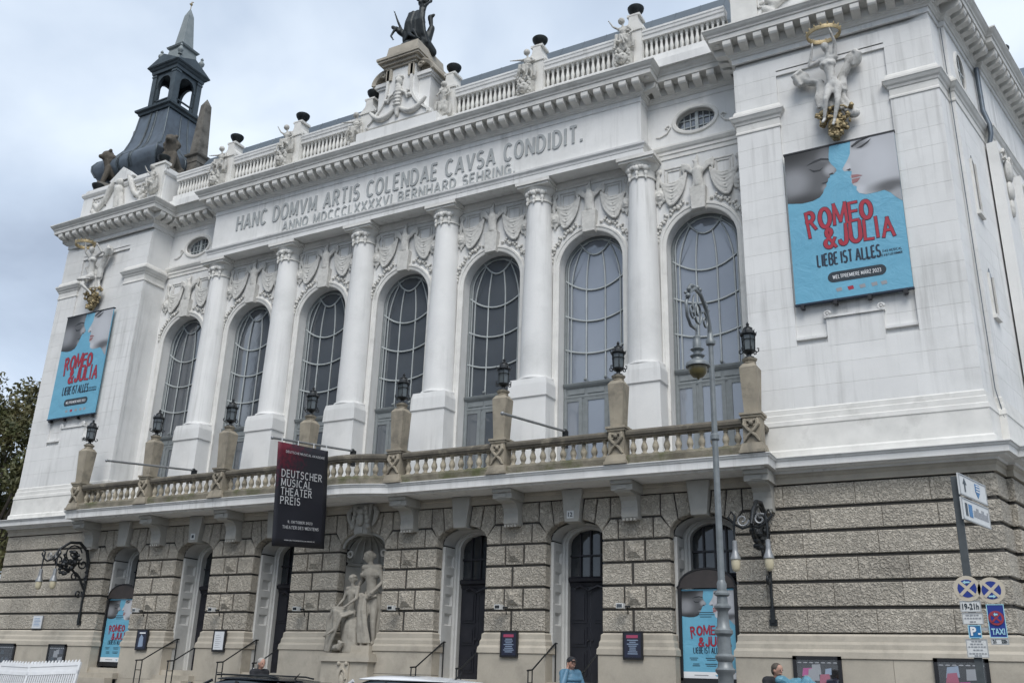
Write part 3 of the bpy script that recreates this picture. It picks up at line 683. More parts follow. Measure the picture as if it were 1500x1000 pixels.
# ------------------------------------------------------------------ niche
nh = MB(); R = HW-0.03; zs = 4.78
def halfcyl(prof, n=18):
    vs = []; k = len(prof)
    for i in range(n+1):
        a = pi*i/n
        for r, z in prof: vs.append((-r*cos(a), 0.3+r*sin(a), z))
    return vs, [(i*k+j, (i+1)*k+j, (i+1)*k+j+1, i*k+j+1) for i in range(n) for j in range(k-1)]
nh.add(*halfcyl([(R, 1.3), (R, zs-0.12), (R-0.05, zs-0.10), (R-0.07, zs-0.03), (R-0.03, zs-0.02), (R, zs)]))
nh.add(*halfcyl([(R*cos(radians(t)), zs+0.78*sin(radians(t))) for t in range(0, 91, 10)]))
nh.box(-R, R, 0.1, 1.2, 1.2, 1.32)
for i in range(1, 9):
    a = pi*i/9
    nh.tube([(-R*0.97*cos(radians(t))*cos(a), 0.3+R*0.97*cos(radians(t))*sin(a), zs+0.02+0.76*sin(radians(t))) for t in (0, 20, 40, 60, 80)], [0.05, 0.045, 0.035, 0.025, 0.01], 6)
niche = nh.build('niche', 'keystone', theatre, smooth=35)
for sg in (-1, 1):
    MB().tube([(sg*(0.62+0.09*cos(t)), 0.26, 4.98+0.09*sin(t)) for t in [i*0.6 for i in range(11)]], 0.04, 6).build('scroll', 'keystone', niche, smooth=60)
P, Nn = arch_pts(0, HW-0.06, ZC-0.03, AB-0.06, 4.9, 14)
MB().rim(P[1:-1], Nn[1:-1], [(0.0, -0.16), (0.0, -0.1), (0.09, -0.1), (0.09, -0.35), (0.0, -0.35)], 0.0).build('niche_arch', 'keystone', niche, smooth=40)

# ------------------------------------------------------------------ balcony with cornice, brackets, balustrade
def bow(x, amp=0.42): return -amp*cos(pi/2*x/1.50) if abs(x) < 1.50 else 0.0
def bline(y, x0, x1, n=12):
    xs = [x0]
    if x0 < 1.5 and x1 > -1.5:
        a, b = max(x0, -1.5), min(x1, 1.5)
        xs += [a+(b-a)*i/n for i in range(n+1)]
    xs.append(x1); q = []
    for x in xs:
        if not q or abs(q[-1][0]-x) > 1e-4: q.append((x, y+bow(x)))
    return q
LIP = [(-0.02, 6.405), (0.28, 6.41), (0.30, 6.45), (0.43, 6.452), (0.435, 6.635), (0.46, 6.645), (0.475, 6.69), (0.50, 6.70), (0.50, 6.72), (-0.02, 6.74)]
bp = [(-11.95, 0.1), (-11.95, -0.65)]+bline(-0.65, -11.95, 11.95)[1:-1]+[(11.95, -0.65), (11.95, 0.1)]
deck = MB().sweep(bp, LIP)
deck.prismz([(p[0], p[1]) for p in bp], 6.41, 6.735)
deck.box(-11.9, 11.9, 0.05, 1.3, 6.42, 6.73)
balcony = deck.build('balcony', 'white', theatre)
WL = [(-0.3, 6.40), (0.10, 6.405), (0.12, 6.45), (0.28, 6.46), (0.30, 6.49), (0.40, 6.492), (0.405, 6.635), (0.43, 6.645), (0.45, 6.69), (0.48, 6.70), (0.48, 6.72), (0.10, 6.76), (-0.3, 6.76)]
MB().sweep([(11.95, 0.0)]+RSIDE, WL).build('string_cornice', 'white', theatre); MB().sweep(LSIDE+[(-11.95, 0.0)], WL).build('string_cornice', 'white', theatre)
PX = [s_*v for v in (1.73, 5.15, 8.6, 12.05) for s_ in (-1, 1)]; PX.sort()
br = MB()
poly = [(0.05, 6.40), (-0.80, 6.40), (-0.80, 6.34), (-0.74, 6.32), (-0.74, 6.14), (-0.68, 6.10), (-0.50, 6.10), (-0.38, 6.06), (-0.29, 5.96), (-0.25, 5.82), (-0.25, 5.56), (-0.20, 5.50), (0.05, 5.50)]
br.prismx(poly, -0.22, 0.22); br.prismx([(0.05, 6.40), (-0.83, 6.40), (-0.83, 6.31), (-0.77, 6.29), (-0.77, 6.15), (0.05, 6.15)], -0.29, 0.29)
br.box(-0.13, 0.13, -0.80, -0.765, 6.18, 6.27)
for x in (-0.15, -0.05, 0.05, 0.15): br.box(x-0.03, x+0.03, -0.29, -0.2, 5.46, 5.52)
BRM = br.mesh('bracket', 'keystone')
for x in PX: put('bracket', BRM, balcony, (max(-12.0, min(12.0, x)), 0, 0))
balp = [(0.085, 0), (0.085, 0.035), (0.055, 0.05), (0.05, 0.075), (0.075, 0.13), (0.088, 0.18), (0.075, 0.24), (0.048, 0.31), (0.04, 0.36), (0.055, 0.375), (0.055, 0.395), (0.04, 0.405), (0.07, 0.43), (0.085, 0.45)]
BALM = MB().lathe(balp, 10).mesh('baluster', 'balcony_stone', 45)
RAIL = [(-0.12, 7.42), (0.12, 7.42), (0.13, 7.45), (0.16, 7.48), (0.17, 7.55), (0.14, 7.60), (0.10, 7.62), (-0.10, 7.62), (-0.17, 7.55), (-0.16, 7.48), (-0.12, 7.42)]
SILL = [(-0.16, 6.735), (0.18, 6.735), (0.18, 6.90), (0.12, 6.97), (-0.12, 6.97), (-0.16, 6.92), (-0.16, 6.735)]
YB = -0.90
pe = MB()
pe.frus(0, 0, 6.735, 0.31, 0.30, 6.80, 0.31, 0.30); pe.frus(0, 0, 6.80, 0.29, 0.28, 6.98, 0.24, 0.24)
pe.box(-0.21, 0.21, -0.2, 0.2, 6.96, 7.60)
for sg in (-1, 1):      # ribbon carving on the face
    pe.tube([(sg*0.15, -0.22, 7.56), (sg*0.17, -0.24, 7.42), (sg*0.06, -0.25, 7.28), (-sg*0.10, -0.24, 7.14), (-sg*0.19, -0.24, 7.0)], [0.03, 0.045, 0.04, 0.04, 0.025], 6)
    pe.tube([(sg*0.05, -0.23, 7.50), (sg*0.12, -0.24, 7.52), (sg*0.13, -0.24, 7.42), (sg*0.06, -0.24, 7.38)], 0.03, 6)
pe.sph((0, -0.22, 7.46), 0.065, 8, 5)
pe.box(-0.24, 0.24, -0.23, 0.23, 7.60, 7.68); pe.box(-0.27, 0.27, -0.26, 0.26, 7.66, 7.72)
pe.frus(0, 0, 7.72, 0.165, 0.165, 8.86, 0.215, 0.215); pe.frus(0, 0, 8.86, 0.215, 0.215, 8.97, 0.14, 0.14)
pe.lathe([(0.13, 0), (0.16, 0.03), (0.13, 0.06), (0.17, 0.10), (0.19, 0.14), (0.12, 0.17)], 12, (0, 0, 8.96))
PEM = pe.mesh('pillar', 'pillar_stone')
for x in PX: put('pillar', PEM, balcony, (x, YB, 0))
for i in range(len(PX)-1):
    a, b = PX[i]+0.24, PX[i+1]-0.24
    pth = bline(YB, a, b)
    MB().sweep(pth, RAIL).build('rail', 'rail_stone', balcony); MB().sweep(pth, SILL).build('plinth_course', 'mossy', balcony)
    n = 10 if i != 3 else 11
    for j in range(n):
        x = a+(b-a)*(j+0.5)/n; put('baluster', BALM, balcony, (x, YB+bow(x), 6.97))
for sg in (-1, 1):
    x = sg*12.05; pth = [(x, -0.02), (x, YB+0.22)] if sg < 0 else [(x, YB+0.22), (x, -0.02)]
    MB().sweep(pth, RAIL).build('rail', 'rail_stone', balcony); MB().sweep(pth, SILL).build('plinth_course', 'mossy', balcony)
    for y in (-0.2, -0.45): put('baluster', BALM, balcony, (x, y, 6.97))
# ================================================================== WINGS, upper storey
WZ = [8.0+(18.11-8.0)*i/19 for i in range(20)]
CAPB = [(-0.05, 15.93), (0.006, 15.95), (0.025, 15.97), (0.025, 16.02), (0.006, 16.05), (0.006, 16.24), (0.03, 16.26), (0.05, 16.32), (0.09, 16.36), (0.13, 16.44), (0.15, 16.46), (0.15, 16.52), (0.07, 16.56), (0.055, 16.64), (0.03, 16.69), (-0.05, 16.70)]
WBASE = [(-0.25, 8.02), (0.006, 8.01), (0.03, 7.98), (0.035, 7.86), (0.055, 7.84), (0.06, 7.70), (0.085, 7.68), (0.095, 7.57), (0.075, 7.55), (0.085, 6.98), (0.13, 6.93), (0.14, 6.73), (-0.25, 6.73)]
mir = lambda pth: [(-x, y) for x, y in reversed(pth)]
for sg in (1, -1):
    F = (lambda pth: pth) if sg > 0 else mir
    side = RSIDE
    c = MB()
    x0, x1 = (11.88, 16.99) if sg > 0 else (-16.99, -11.88)
    c.box(x0, x1, 0.115, 1.6, 6.7, 18.6)
    c.sweep(F(side), [(-0.02, 6.7), (-0.02, 18.6), (-0.6, 18.6), (-0.6, 6.7)])
    wing = c.build('wing_wall', 'white', theatre)
    k = 0
    for i in range(19):
        zs_ = WZ[i:i+2]; mid = (zs_[0]+zs_[1])/2
        if 9.8 < mid < 17.7: segs = [((11.85, 0), (13.03, 0), 0.0), ((13.03, 0), (15.86, 0), -0.06), ((15.86, 0), (17.02, 0), 0.0)]
        else: segs = [((11.85, 0), (17.02, 0), 0.0)]
        segs += [(side[0], side[1], 0.0), (side[2], side[3], 0.0)]
        for p, q, fr_ in segs:
            k += 1; a, b = F([p, q])
            courses(wing, a, b, zs_, 'wall_block', 'white', d=0.14 if fr_ == 0 else 0.08, ch=0.0015, gh=0.0035, gv=0.001, lo=1.1, hi=1.9, front=fr_, seed=k*7+(0 if sg > 0 else 500))
    MB().sweep(F([(11.85, 0.5), (11.85, 0.0)]+side), WBASE).build('wing_base', 'white_trim', wing)
    MB().sweep(F([(11.85, 1.0), (11.85, 0.0), (13.03, 0.0), (13.03, 0.12)]), CAPB).build('pilaster_capital', 'white_trim', wing)
    MB().sweep(F([(15.86, 0.12), (15.86, 0.0)]+side), CAPB).build('pilaster_capital', 'white_trim', wing)
    # sunk panel: lintel shadow line, foot ledges and tablet
    def bx(mb, a, b, y0, y1, z0, z1): mb.box(min(sg*a, sg*b), max(sg*a, sg*b), y0, y1, z0, z1)
    t = MB(); bx(t, 13.78, 15.12, -0.004, 0.09, 9.5, 10.22); bx(t, 13.04, 13.76, -0.03, 0.09, 9.74, 9.80); bx(t, 15.14, 15.85, -0.03, 0.09, 9.74, 9.80)
    bx(t, 13.74, 15.16, -0.05, 0.09, 10.225, 10.275)
    for xx in (13.82, 15.08):
        t.tube([(sg*(xx+0.07*cos(a)), -0.03, 10.33+0.07*sin(a)) for a in [q*0.7 for q in range(9)]], 0.03, 6); t.sph((sg*xx, -0.03, 10.33), 0.04, 8, 5)
    t.build('panel_tablet', 'white', wing)
    t = MB(); bx(t, 13.035, 15.855, 0.0, 0.08, 17.70, 17.735); t.build('panel_lintel', 'white_trim', wing)

# side elevation (right): oval window, slit windows, drain pipe, conductor
sd_ = Vector((17.90-17.33, 3.5-0.77)).normalized(); sang = atan2(sd_.y, sd_.x)
def on_side(t, off=0.0): return (17.33+sd_.x*t+sd_.y*off, 0.77+sd_.y*t-sd_.x*off)
el = [(0.36*cos(2*pi*i/28), 0.52*sin(2*pi*i/28)) for i in range(29)]
mb = MB().rim(el, [(cos(2*pi*i/28), sin(2*pi*i/28)) for i in range(29)], [(0, -0.02), (0, 0.05), (0.08, 0.05), (0.12, 0.0)], 0.0)
p = on_side(0.95); sow = mb.build('oval_window', 'white_trim', theatre, (p[0], p[1], 17.35), rz=sang, smooth=40)
MB().prism(el[:-1], -0.012, 0.0).build('pane', 'small_glass', sow)
mb = MB(); mb.box(-0.03, 0.03, -0.02, -0.012, -0.5, 0.5); mb.box(-0.34, 0.34, -0.02, -0.012, -0.03, 0.03); mb.build('muntin', 'muntin', sow)
for t, z0, z1 in ((0.75, 13.0, 14.5), (0.75, 10.2, 11.3)):
    p = on_side(t, 0.0)
    sw = MB().prism([(-0.16, z0), (0.16, z0), (0.16, z1), (0, z1+0.2), (-0.16, z1)], -0.012, 0.0).build('slit_window', 'small_glass', theatre, (p[0], p[1], 0), rz=sang)
    mb = MB()
    for a, b in ((-0.22, -0.16), (0.16, 0.22)): mb.box(a, b, -0.05, 0.0, z0, z1)
    mb.box(-0.24, 0.24, -0.09, 0.0, z0-0.09, z0); mb.build('window_surround', 'white_trim', sw)
p = on_side(2.62, 0.1)
dp = MB().tube([(p[0], p[1], 18.4), (p[0], p[1], 17.0), (p[0]+0.1, p[1]-0.02, 16.5), (p[0]+0.1, p[1]-0.02, 16.2), (p[0], p[1], 15.8), (p[0], p[1], 7.0)], 0.065, 8).build('drain_pipe', 'zinc', theatre, smooth=60)
p0 = (17.24, 0.72)
MB().tube([(p0[0], p0[1], 18.2), (p0[0], p0[1], 8.2), (p0[0]+0.1, p0[1]-0.02, 7.5), (p0[0]+0.14, p0[1], 6.8)], 0.012, 5).build('lightning_conductor', 'zinc', theatre)
# pilasters with relief further back along the side
for t in (3.2, 5.6):
    q = Vector((19.9-18.05, 12.0-3.47)).normalized(); a = atan2(q.y, q.x); x, y = 18.05+q.x*(t-3.0), 3.47+q.y*(t-3.0)
    pl = MB().box(-0.45, 0.45, -0.18, 0.1, 8.05, 15.9).build('side_pilaster', 'white', theatre, (x, y, 0), rz=a)
    mb = MB()
    for s2 in (-1, 1): mb.tube([(s2*(0.3+0.12*cos(u)), -0.26, 15.5+0.14*sin(u)) for u in [v*0.6 for v in range(10)]], 0.05, 6)
    mb.sph((0, -0.24, 15.1), (0.25, 0.12, 0.35), 8, 6); mb.sph((0, -0.22, 14.5), (0.2, 0.1, 0.3), 8, 6); mb.sph((0, -0.2, 14.0), (0.12, 0.08, 0.3), 8, 6)
    mb.build('capital', 'relief', pl, smooth=60)

# ================================================================== CENTRE: window wall
WHW, WZS, WY = 1.05, 13.52, 1.09
def arch_wall(mb, x0, x1, z0, z1, cx, hw, zs, y, yb, n=20):
    P, _ = arch_pts(cx, hw, zs, hw, z0, n)
    m_ = len(P)
    # left and right strips
    mb.add([(x0, y, z0), (cx-hw, y, z0), (cx-hw, y, zs), (x0, y, zs)], [(0, 1, 2, 3)])
    mb.add([(cx+hw, y, z0), (x1, y, z0), (x1, y, zs), (cx+hw, y, zs)], [(0, 1, 2, 3)])
    ar = P[1:-1]; q = len(ar)
    for i in range(q-1):
        a, b = ar[i], ar[i+1]
        def top(p):
            return (x0 if i == -1 else p[0], y, z1)
        mb.add([(a[0], y, a[1]), (b[0], y, b[1]), (b[0], y, z1), (a[0], y, z1)], [(0, 1, 2, 3)])
    mb.add([(x0, y, zs), (cx-hw, y, zs), (cx-hw, y, z1), (x0, y, z1)], [(0, 1, 2, 3)])
    mb.add([(cx+hw, y, zs), (x1, y, zs), (x1, y, z1), (cx+hw, y, z1)], [(0, 1, 2, 3)])
    for i in range(m_-1):
        a, b = P[i], P[i+1]; mb.add([(a[0], y, a[1]), (b[0], y, b[1]), (b[0], yb, b[1]), (a[0], yb, a[1])], [(0, 1, 2, 3)])
    return mb
mb = MB()
for k in KS:
    x0 = S*k-S/2 if k > -3 else -11.9; x1 = S*k+S/2 if k < 3 else 11.9
    arch_wall(mb, x0, x1, 6.7, 16.5, S*k, WHW, WZS, WY, 1.75)
mb.box(-11.9, 11.9, 1.8, 2.0, 6.7, 18.6)
facade = mb.build('window_wall', 'white', theatre)
# archivolts
P, Nn = arch_pts(0, WHW, WZS, WHW, 6.9, 24)
AVM = MB().rim(P, Nn, [(-0.005, -0.05), (-0.005, 0.03), (0.03, 0.05), (0.10, 0.05), (0.115, 0.075), (0.17, 0.08), (0.19, 0.055), (0.20, 0.0)], WY).mesh('archivolt', 'white_trim', 40)
for k in KS: put('archivolt', AVM, facade, (S*k, 0, 0))
# ------------------------------------------------------------------ great windows
GY = 1.50; R = 1.03
ROWS = [13.25, 12.08, 10.98, 9.86]; SAG = {13.25: 0.46, 12.08: 0.30, 10.98: 0.22, 9.86: 0.0}
def sag(x, z): return z-SAG[z]*(1-(x/R)**2)
def xv(u, z):           # vertical bars draw together towards the rosette
    if z <= 12.9: return u*R
    t = min(1.0, (z-12.9)/1.65); return u*R*(1-0.62*t*t)
def archz(x): return WZS+sqrt(max(0.0, R*R-x*x))
def ros(x): return 13.96+0.44*(x/0.52)**2     # hanging lens at the crown
UB = [-1.0, -0.78, -0.30, 0.30, 0.78, 1.0]
fm = MB(); P, Nn = arch_pts(0, R-0.02, WZS, R-0.02, 6.75, 26)
fm.rim(P, Nn, [(0.06, -0.1), (0.06, 0.04), (-0.02, 0.05), (-0.05, 0.03), (-0.05, -0.1), (0.06, -0.1)], GY)
FMM = fm.mesh('window', 'window_frame', 40)
def bar(pts, r=0.016, y=GY-0.03): return MB().tube([(x, y, z) for x, z in pts], r, 6).mesh('muntin', 'muntin', 60)
BARS = []
for z in ROWS[:3]: BARS.append(bar([(R*t, sag(R*t, z)) for t in [-0.97+1.94*i/14 for i in range(15)]], 0.03))
ztop = {0.30: 14.02, 0.78: 14.30}
for u in (0.30, 0.78):
    for s2 in (-1, 1): BARS.append(bar([(s2*xv(u, z), z) for z in [9.86+(ztop[u]-9.86)*i/16 for i in range(17)]], 0.024))
for s2 in (-1, 1): BARS.append(bar([(s2*0.89*R, 9.86+(WZS-9.86)*i/4) for i in range(5)]+[(s2*0.89*R*cos(radians(t)), WZS+0.89*R*sin(radians(t))) for t in range(8, 73, 8)], 0.025))
BARS.append(bar([(0.89*R*sin(radians(t)), WZS+0.91*R*cos(radians(t))) for t in range(-30, 31, 6)], 0.024))
BARS.append(bar([(x, ros(x)) for x in [-0.52+1.04*i/12 for i in range(13)]], 0.03))
def poly_pane(poly): return MB().prism(poly, GY, GY+0.012).mesh('pane', 'glass')
PANES = []; 
lev = ROWS
for r in range(3):      # rectangular rows between the sagging bars
    for c_ in range(5):
        a, b = UB[c_], UB[c_+1]; n = 4
        lo_ = [(R*(a+(b-a)*i/n), sag(R*(a+(b-a)*i/n), lev[r+1]) if r < 2 else lev[r+1]) for i in range(n+1)]
        up_ = [(R*(a+(b-a)*i/n), sag(R*(a+(b-a)*i/n), lev[r])) for i in range(n+1)]
        PANES.append(poly_pane(lo_+up_[::-1]))
def topfun(x): return min(archz(x), max(ros(x), 0)) if abs(x) < 0.46 else archz(x)
for c_ in range(5):     # top row follows the drawn-in bars
    a, b = UB[c_], UB[c_+1]; n = 4
    lo_ = [(R*(a+(b-a)*i/n), sag(R*(a+(b-a)*i/n), lev[0])) for i in range(n+1)]
    def edge(u):
        if abs(u) == 1.0: return [(u*R, WZS)]+[(u*R*cos(radians(t)), WZS+R*sin(radians(t))) for t in (15, 30, 45, 58)]
        z1 = ztop[abs(u)]; return [(math.copysign(xv(abs(u), z), u), z) for z in [13.0+(z1-13.0)*i/5 for i in range(6)]]
    rt = edge(b); lf = edge(a)
    if c_ == 2: mid_ = [(x, ros(x)) for x in (0.1, 0.0, -0.1)]
    elif c_ == 1: mid_ = [(-0.28, ros(0.28)), (-0.40, ros(0.40))]
    elif c_ == 3: mid_ = [(0.40, ros(0.40)), (0.28, ros(0.28))]
    else: mid_ = []
    PANES.append(poly_pane(lo_+rt+mid_+lf[::-1]))
PANES.append(poly_pane([(x, ros(x)) for x in [-0.52+1.04*i/8 for i in range(9)]]+[(R*sin(radians(t)), WZS+R*cos(radians(t))) for t in (30, 15, 0, -15, -30)]))
# transom and balcony doors
tm = MB(); tm.sweep([(-R, GY), (R, GY)], [(-0.08, 9.42), (0.03, 9.42), (0.04, 9.47), (0.02, 9.5), (0.02, 9.72), (0.06, 9.75), (0.10, 9.80), (0.12, 9.86), (0.03, 9.90), (-0.08, 9.90)])
for x0, x1 in ((-0.9, -0.36), (-0.27, 0.27), (0.36, 0.9)): tm.box(x0, x1, GY-0.04, GY, 9.54, 9.68)
for x in (-0.32, 0.32): tm.sph((x, GY-0.09, 9.95), 0.05, 8, 5)
TMM = tm.mesh('transom', 'window_frame')
dm = MB()
for x in (-0.98, -0.50, -0.32, 0.32, 0.50, 0.98): dm.box(x-0.055, x+0.055, GY-0.03, GY+0.03, 6.75, 9.42)
for x0, x1 in ((-0.98, -0.5), (-0.32, 0.32), (0.5, 0.98)): dm.box(x0+0.05, x1-0.05, GY-0.025, GY+0.03, 9.33, 9.42); dm.box(x0+0.05, x1-0.05, GY-0.025, GY+0.03, 6.75, 7.25)
for s2 in (-1, 1): dm.box(s2*0.41-0.04, s2*0.41+0.04, GY-0.012, GY+0.03, 6.75, 9.42)
DMM = dm.mesh('door_frame', 'window_frame')
DPN = [MB().box(x0+0.055, x1-0.055, GY, GY+0.012, 7.25, 9.33).mesh('pane', 'glass') for x0, x1 in ((-0.98, -0.5), (-0.32, 0.32), (0.5, 0.98))]
TINTED = {}
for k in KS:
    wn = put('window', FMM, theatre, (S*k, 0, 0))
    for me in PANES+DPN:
        if k >= 2:  # two right-hand windows: panes coloured as if mirroring bright sky
            if me.name not in TINTED: TINTED[me.name] = me.copy(); TINTED[me.name].materials[0] = MATS['glass_sky_tint']
            me = TINTED[me.name]
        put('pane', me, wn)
    for me in BARS: put('muntin', me, wn)
    put('transom', TMM, wn); put('door_frame', DMM, wn)
# ------------------------------------------------------------------ columns
shaft = [(0.50-0.105*(t**1.6), 9.98+(15.75-9.98)*t) for t in [i/10 for i in range(11)]]
SHM = MB().lathe([(0.56, 9.865), (0.58, 9.90), (0.57, 9.95), (0.52, 9.975)]+shaft, 28, (0, 0, 0)).mesh('column', 'white', 35)
cp = MB().lathe([(0.40, 15.75), (0.44, 15.77), (0.44, 15.81), (0.40, 15.83), (0.405, 16.05), (0.43, 16.08), (0.47, 16.16), (0.52, 16.22), (0.53, 16.26)], 28)
cp.box(-0.55, 0.55, -0.55, 0.5, 16.26, 16.33); cp.box(-0.60, 0.60, -0.60, 0.5, 16.33, 16.445)
for a in (0.0, 0.62, -0.62):
    x, y = 0.44*sin(a), -0.44*cos(a)
    cp.sph((x, y, 16.06), (0.10, 0.10, 0.11), 8, 6); cp.sph((x, y, 15.9), (0.06, 0.06, 0.1), 8, 5); cp.sph((x*1.02, y*1.02, 15.76), (0.04, 0.04, 0.08), 6, 5)
    for s2 in (-1, 1): cp.sph((0.45*sin(a+s2*0.22), -0.45*cos(a+s2*0.22), 16.1), 0.07, 8, 5)
CPM = cp.mesh('capital', 'white_trim', 35)
pl = MB()
pl.frus(0, 0, 6.72, 0.66, 0.60, 9.28, 0.60, 0.55); pl.frus(0, 0, 9.28, 0.60, 0.55, 9.32, 0.64, 0.59); pl.frus(0, 0, 9.32, 0.64, 0.59, 9.70, 0.63, 0.58)
pl.frus(0, 0, 9.70, 0.63, 0.58, 9.87, 0.585, 0.56)
PLM = pl.mesh('plinth', 'white')
for x in (-8.65, -5.19, -1.73, 1.73, 5.19, 8.65):
    c = put('column', SHM, theatre, (x, 1.0, 0)); put('capital', CPM, c); put('plinth', PLM, c)
# half-height wall between plinths is open to the balcony doors: threshold blocks
# ------------------------------------------------------------------ entablature
en = MB().box(-8.85, 8.85, 0.48, 1.75, 16.45, 18.6)
en.sweep([(-8.85, 1.3), (-8.85, 0.48), (8.85, 0.48), (8.85, 1.3)], [(-0.1, 16.44), (0.08, 16.44), (0.08, 16.60), (0.095, 16.61), (0.11, 16.68), (0.16, 16.74), (0.17, 16.80), (0.03, 16.83), (-0.1, 16.83)])
frieze = en.build('entablature', 'white', theatre)
for txt, x0, x1, z0, h, bd_ in (('HANC DOMVM ARTIS COLENDAE CAVSA CONDIDIT.', -7.62, 6.90, 17.43, 0.59, 0.012), ('ANNO MDCCCLXXXXVI BERNHARD SEHRING.', -5.25, 4.52, 16.91, 0.36, 0.010)):
    spell(txt, h, x1-x0, 'letter', frieze, (x0, 0.482, z0), 0.36, 0.62, wt=0.074, depth=0.036)
for sg in (-1, 1):      # side bays: oval window, band
    cx, cz, rx, rz_ = sg*10.35, 17.60, 0.60, 0.37
    a, b = (8.85, 11.88) if sg > 0 else (-11.88, -8.85)
    mb = MB(); n = 40; y = WY
    E_ = [(cx+rx*cos(2*pi*i/n), cz+rz_*sin(2*pi*i/n)) for i in range(n)]
    def border(t):
        dx_, dz_ = cos(t)*rx, sin(t)*rz_; best = 1e9
        for lim, d, c0 in ((b, dx_, cx), (a, dx_, cx), (18.6, dz_, cz), (16.5, dz_, cz)):
            if abs(d) > 1e-9 and (lim-c0)/d > 0: best = min(best, (lim-c0)/d)
        return (cx+dx_*best, cz+dz_*best)
    B_ = [border(2*pi*i/n) for i in range(n)]
    for i in range(n):
        j = (i+1) % n
        mb.add([(E_[i][0], y, E_[i][1]), (E_[j][0], y, E_[j][1]), (B_[j][0], y, B_[j][1]), (B_[i][0], y, B_[i][1])], [(0, 1, 2, 3)])
        mb.add([(E_[i][0], y, E_[i][1]), (E_[j][0], y, E_[j][1]), (E_[j][0], y+0.35, E_[j][1]), (E_[i][0], y+0.35, E_[i][1])], [(0, 1, 2, 3)])
    for xa in (a, b):
        for za in (16.5, 18.6):  # corners left by the radial strips
            c2 = [q for q in B_ if (abs(q[0]-xa) < 1e-6 or abs(q[1]-za) < 1e-6)]
            q1 = min((q for q in B_ if abs(q[0]-xa) < 1e-6), key=lambda q: abs(q[1]-za)); q2 = min((q for q in B_ if abs(q[1]-za) < 1e-6), key=lambda q: abs(q[0]-xa))
            mb.add([(q1[0], y, q1[1]), (xa, y, za), (q2[0], y, q2[1])], [(0, 1, 2)])
    mb.build('side_bay_wall', 'white', theatre)
    mb = MB(); NN = [(cos(2*pi*i/n), sin(2*pi*i/n)) for i in range(n+1)]; EE = [(rx*cos(2*pi*i/n), rz_*sin(2*pi*i/n)) for i in range(n+1)]
    mb.rim(EE, NN, [(0, -0.1), (0, 0.02), (0.03, 0.05), (0.11, 0.05), (0.14, 0.0)], 0)
    for s2 in (-1, 1):   # scrolls beside the oval
        mb.tube([(s2*(0.84+0.09*cos(t)*(1-t/9)), -0.02, -0.10+0.09*sin(t)*(1-t/9)) for t in [i*0.55 for i in range(12)]], 0.03, 6)
        mb.tube([(s2*0.78, -0.02, -0.1), (s2*0.9, -0.02, -0.28), (s2*1.12, -0.02, -0.36), (s2*1.25, -0.02, -0.34)], [0.03, 0.035, 0.03, 0.015], 6)
    ow = mb.build('oval_window', 'white_trim', theatre, (cx, WY, cz), smooth=40)
    MB().prism(EE[:-1], 0.20, 0.22).build('pane', 'glass', ow)
    mb = MB()
    for x in (-0.4, -0.2, 0.2, 0.4): mb.box(x-0.014, x+0.014, 0.16, 0.2, -rz_, rz_)
    mb.box(-0.05, 0.05, 0.14, 0.2, -rz_, rz_)
    for z in (-0.13, 0.12): mb.box(-rx, rx, 0.165, 0.2, z-0.014, z+0.014)
    mb.build('muntin', 'muntin', ow)
    mb = MB(); mb.sweep([(a, WY), (b, WY)], [(-0.1, 16.40), (0.03, 16.42), (0.03, 16.55), (0.06, 16.57), (0.06, 16.66), (0.10, 16.70), (0.14, 16.78), (0.14, 16.84), (0.0, 16.87), (-0.1, 16.87)])
    mb.build('side_bay_band', 'white_trim', theatre)
mb = MB().sweep([(-8.85, WY), (8.85, WY)], [(-0.1, 16.20), (0.04, 16.22), (0.05, 16.30), (0.10, 16.36), (0.12, 16.44), (-0.1, 16.44)]); mb.build('wall_cornice', 'white_trim', theatre)
# ------------------------------------------------------------------ main cornice
ln = MB().sweep(WALLPATH, [(-0.05, 18.30), (0.022, 18.30), (0.022, 18.47), (-0.05, 18.47)]); ln.build('architrave_fascia', 'white', theatre)
CORN = [(-0.1, 18.46), (0.05, 18.46), (0.07, 18.50), (0.11, 18.53), (0.12, 18.57), (0.15, 18.58), (0.15, 18.86), (0.52, 18.87), (0.53, 19.02), (0.56, 19.03), (0.575, 19.08), (0.63, 19.13), (0.67, 19.19), (0.685, 19.20), (0.685, 19.245), (0.1, 19.33), (-0.1, 19.33)]
cornice = MB().sweep(WALLPATH, CORN).build('main_cornice', 'white_trim', theatre)
md = MB(); pr = [(-0.14, 18.865), (-0.49, 18.865), (-0.495, 18.80), (-0.49, 18.72), (-0.46, 18.67), (-0.40, 18.645), (-0.31, 18.635), (-0.23, 18.62), (-0.19, 18.60), (-0.14, 18.59)]
md.prismx(pr, -0.115, 0.115)
MDM = md.mesh('modillion', 'white_trim')
ros_m = MB().sph((0, 0, 18.865), (0.085, 0.085, 0.06), 8, 5).mesh('rosette', 'white_trim', 60)
WP = [Vector(p) for p in WALLPATH]
for i in range(len(WP)-1):
    a, b = WP[i], WP[i+1]; d = b-a; Ln = d.length; d /= Ln; nn = Vector((d.y, -d.x)); ang = atan2(d.y, d.x)
    def turn(p, q, r): u, v = (q-p), (r-q); return u.x*v.y-u.y*v.x
    st = -0.02 if (i > 0 and turn(WP[i-1], a, b) > 0) else 0.40
    enD = Ln+0.02 if (i < len(WP)-2 and turn(a, b, WP[i+2]) > 0) else Ln-0.40
    if i == 0: st = max(st, Ln-8.0)
    if i == len(WP)-2: enD = min(enD, 8.0)
    if enD-st < 0.05: continue
    n = max(1, int(round((enD-st)/0.425)))
    for j in range(n+1 if n > 1 else 1):
        t = st+(enD-st)*j/n if n > 1 else (st+enD)/2
        p = a+d*t; put('modillion', MDM, cornice, (p.x, p.y, 0), ang)
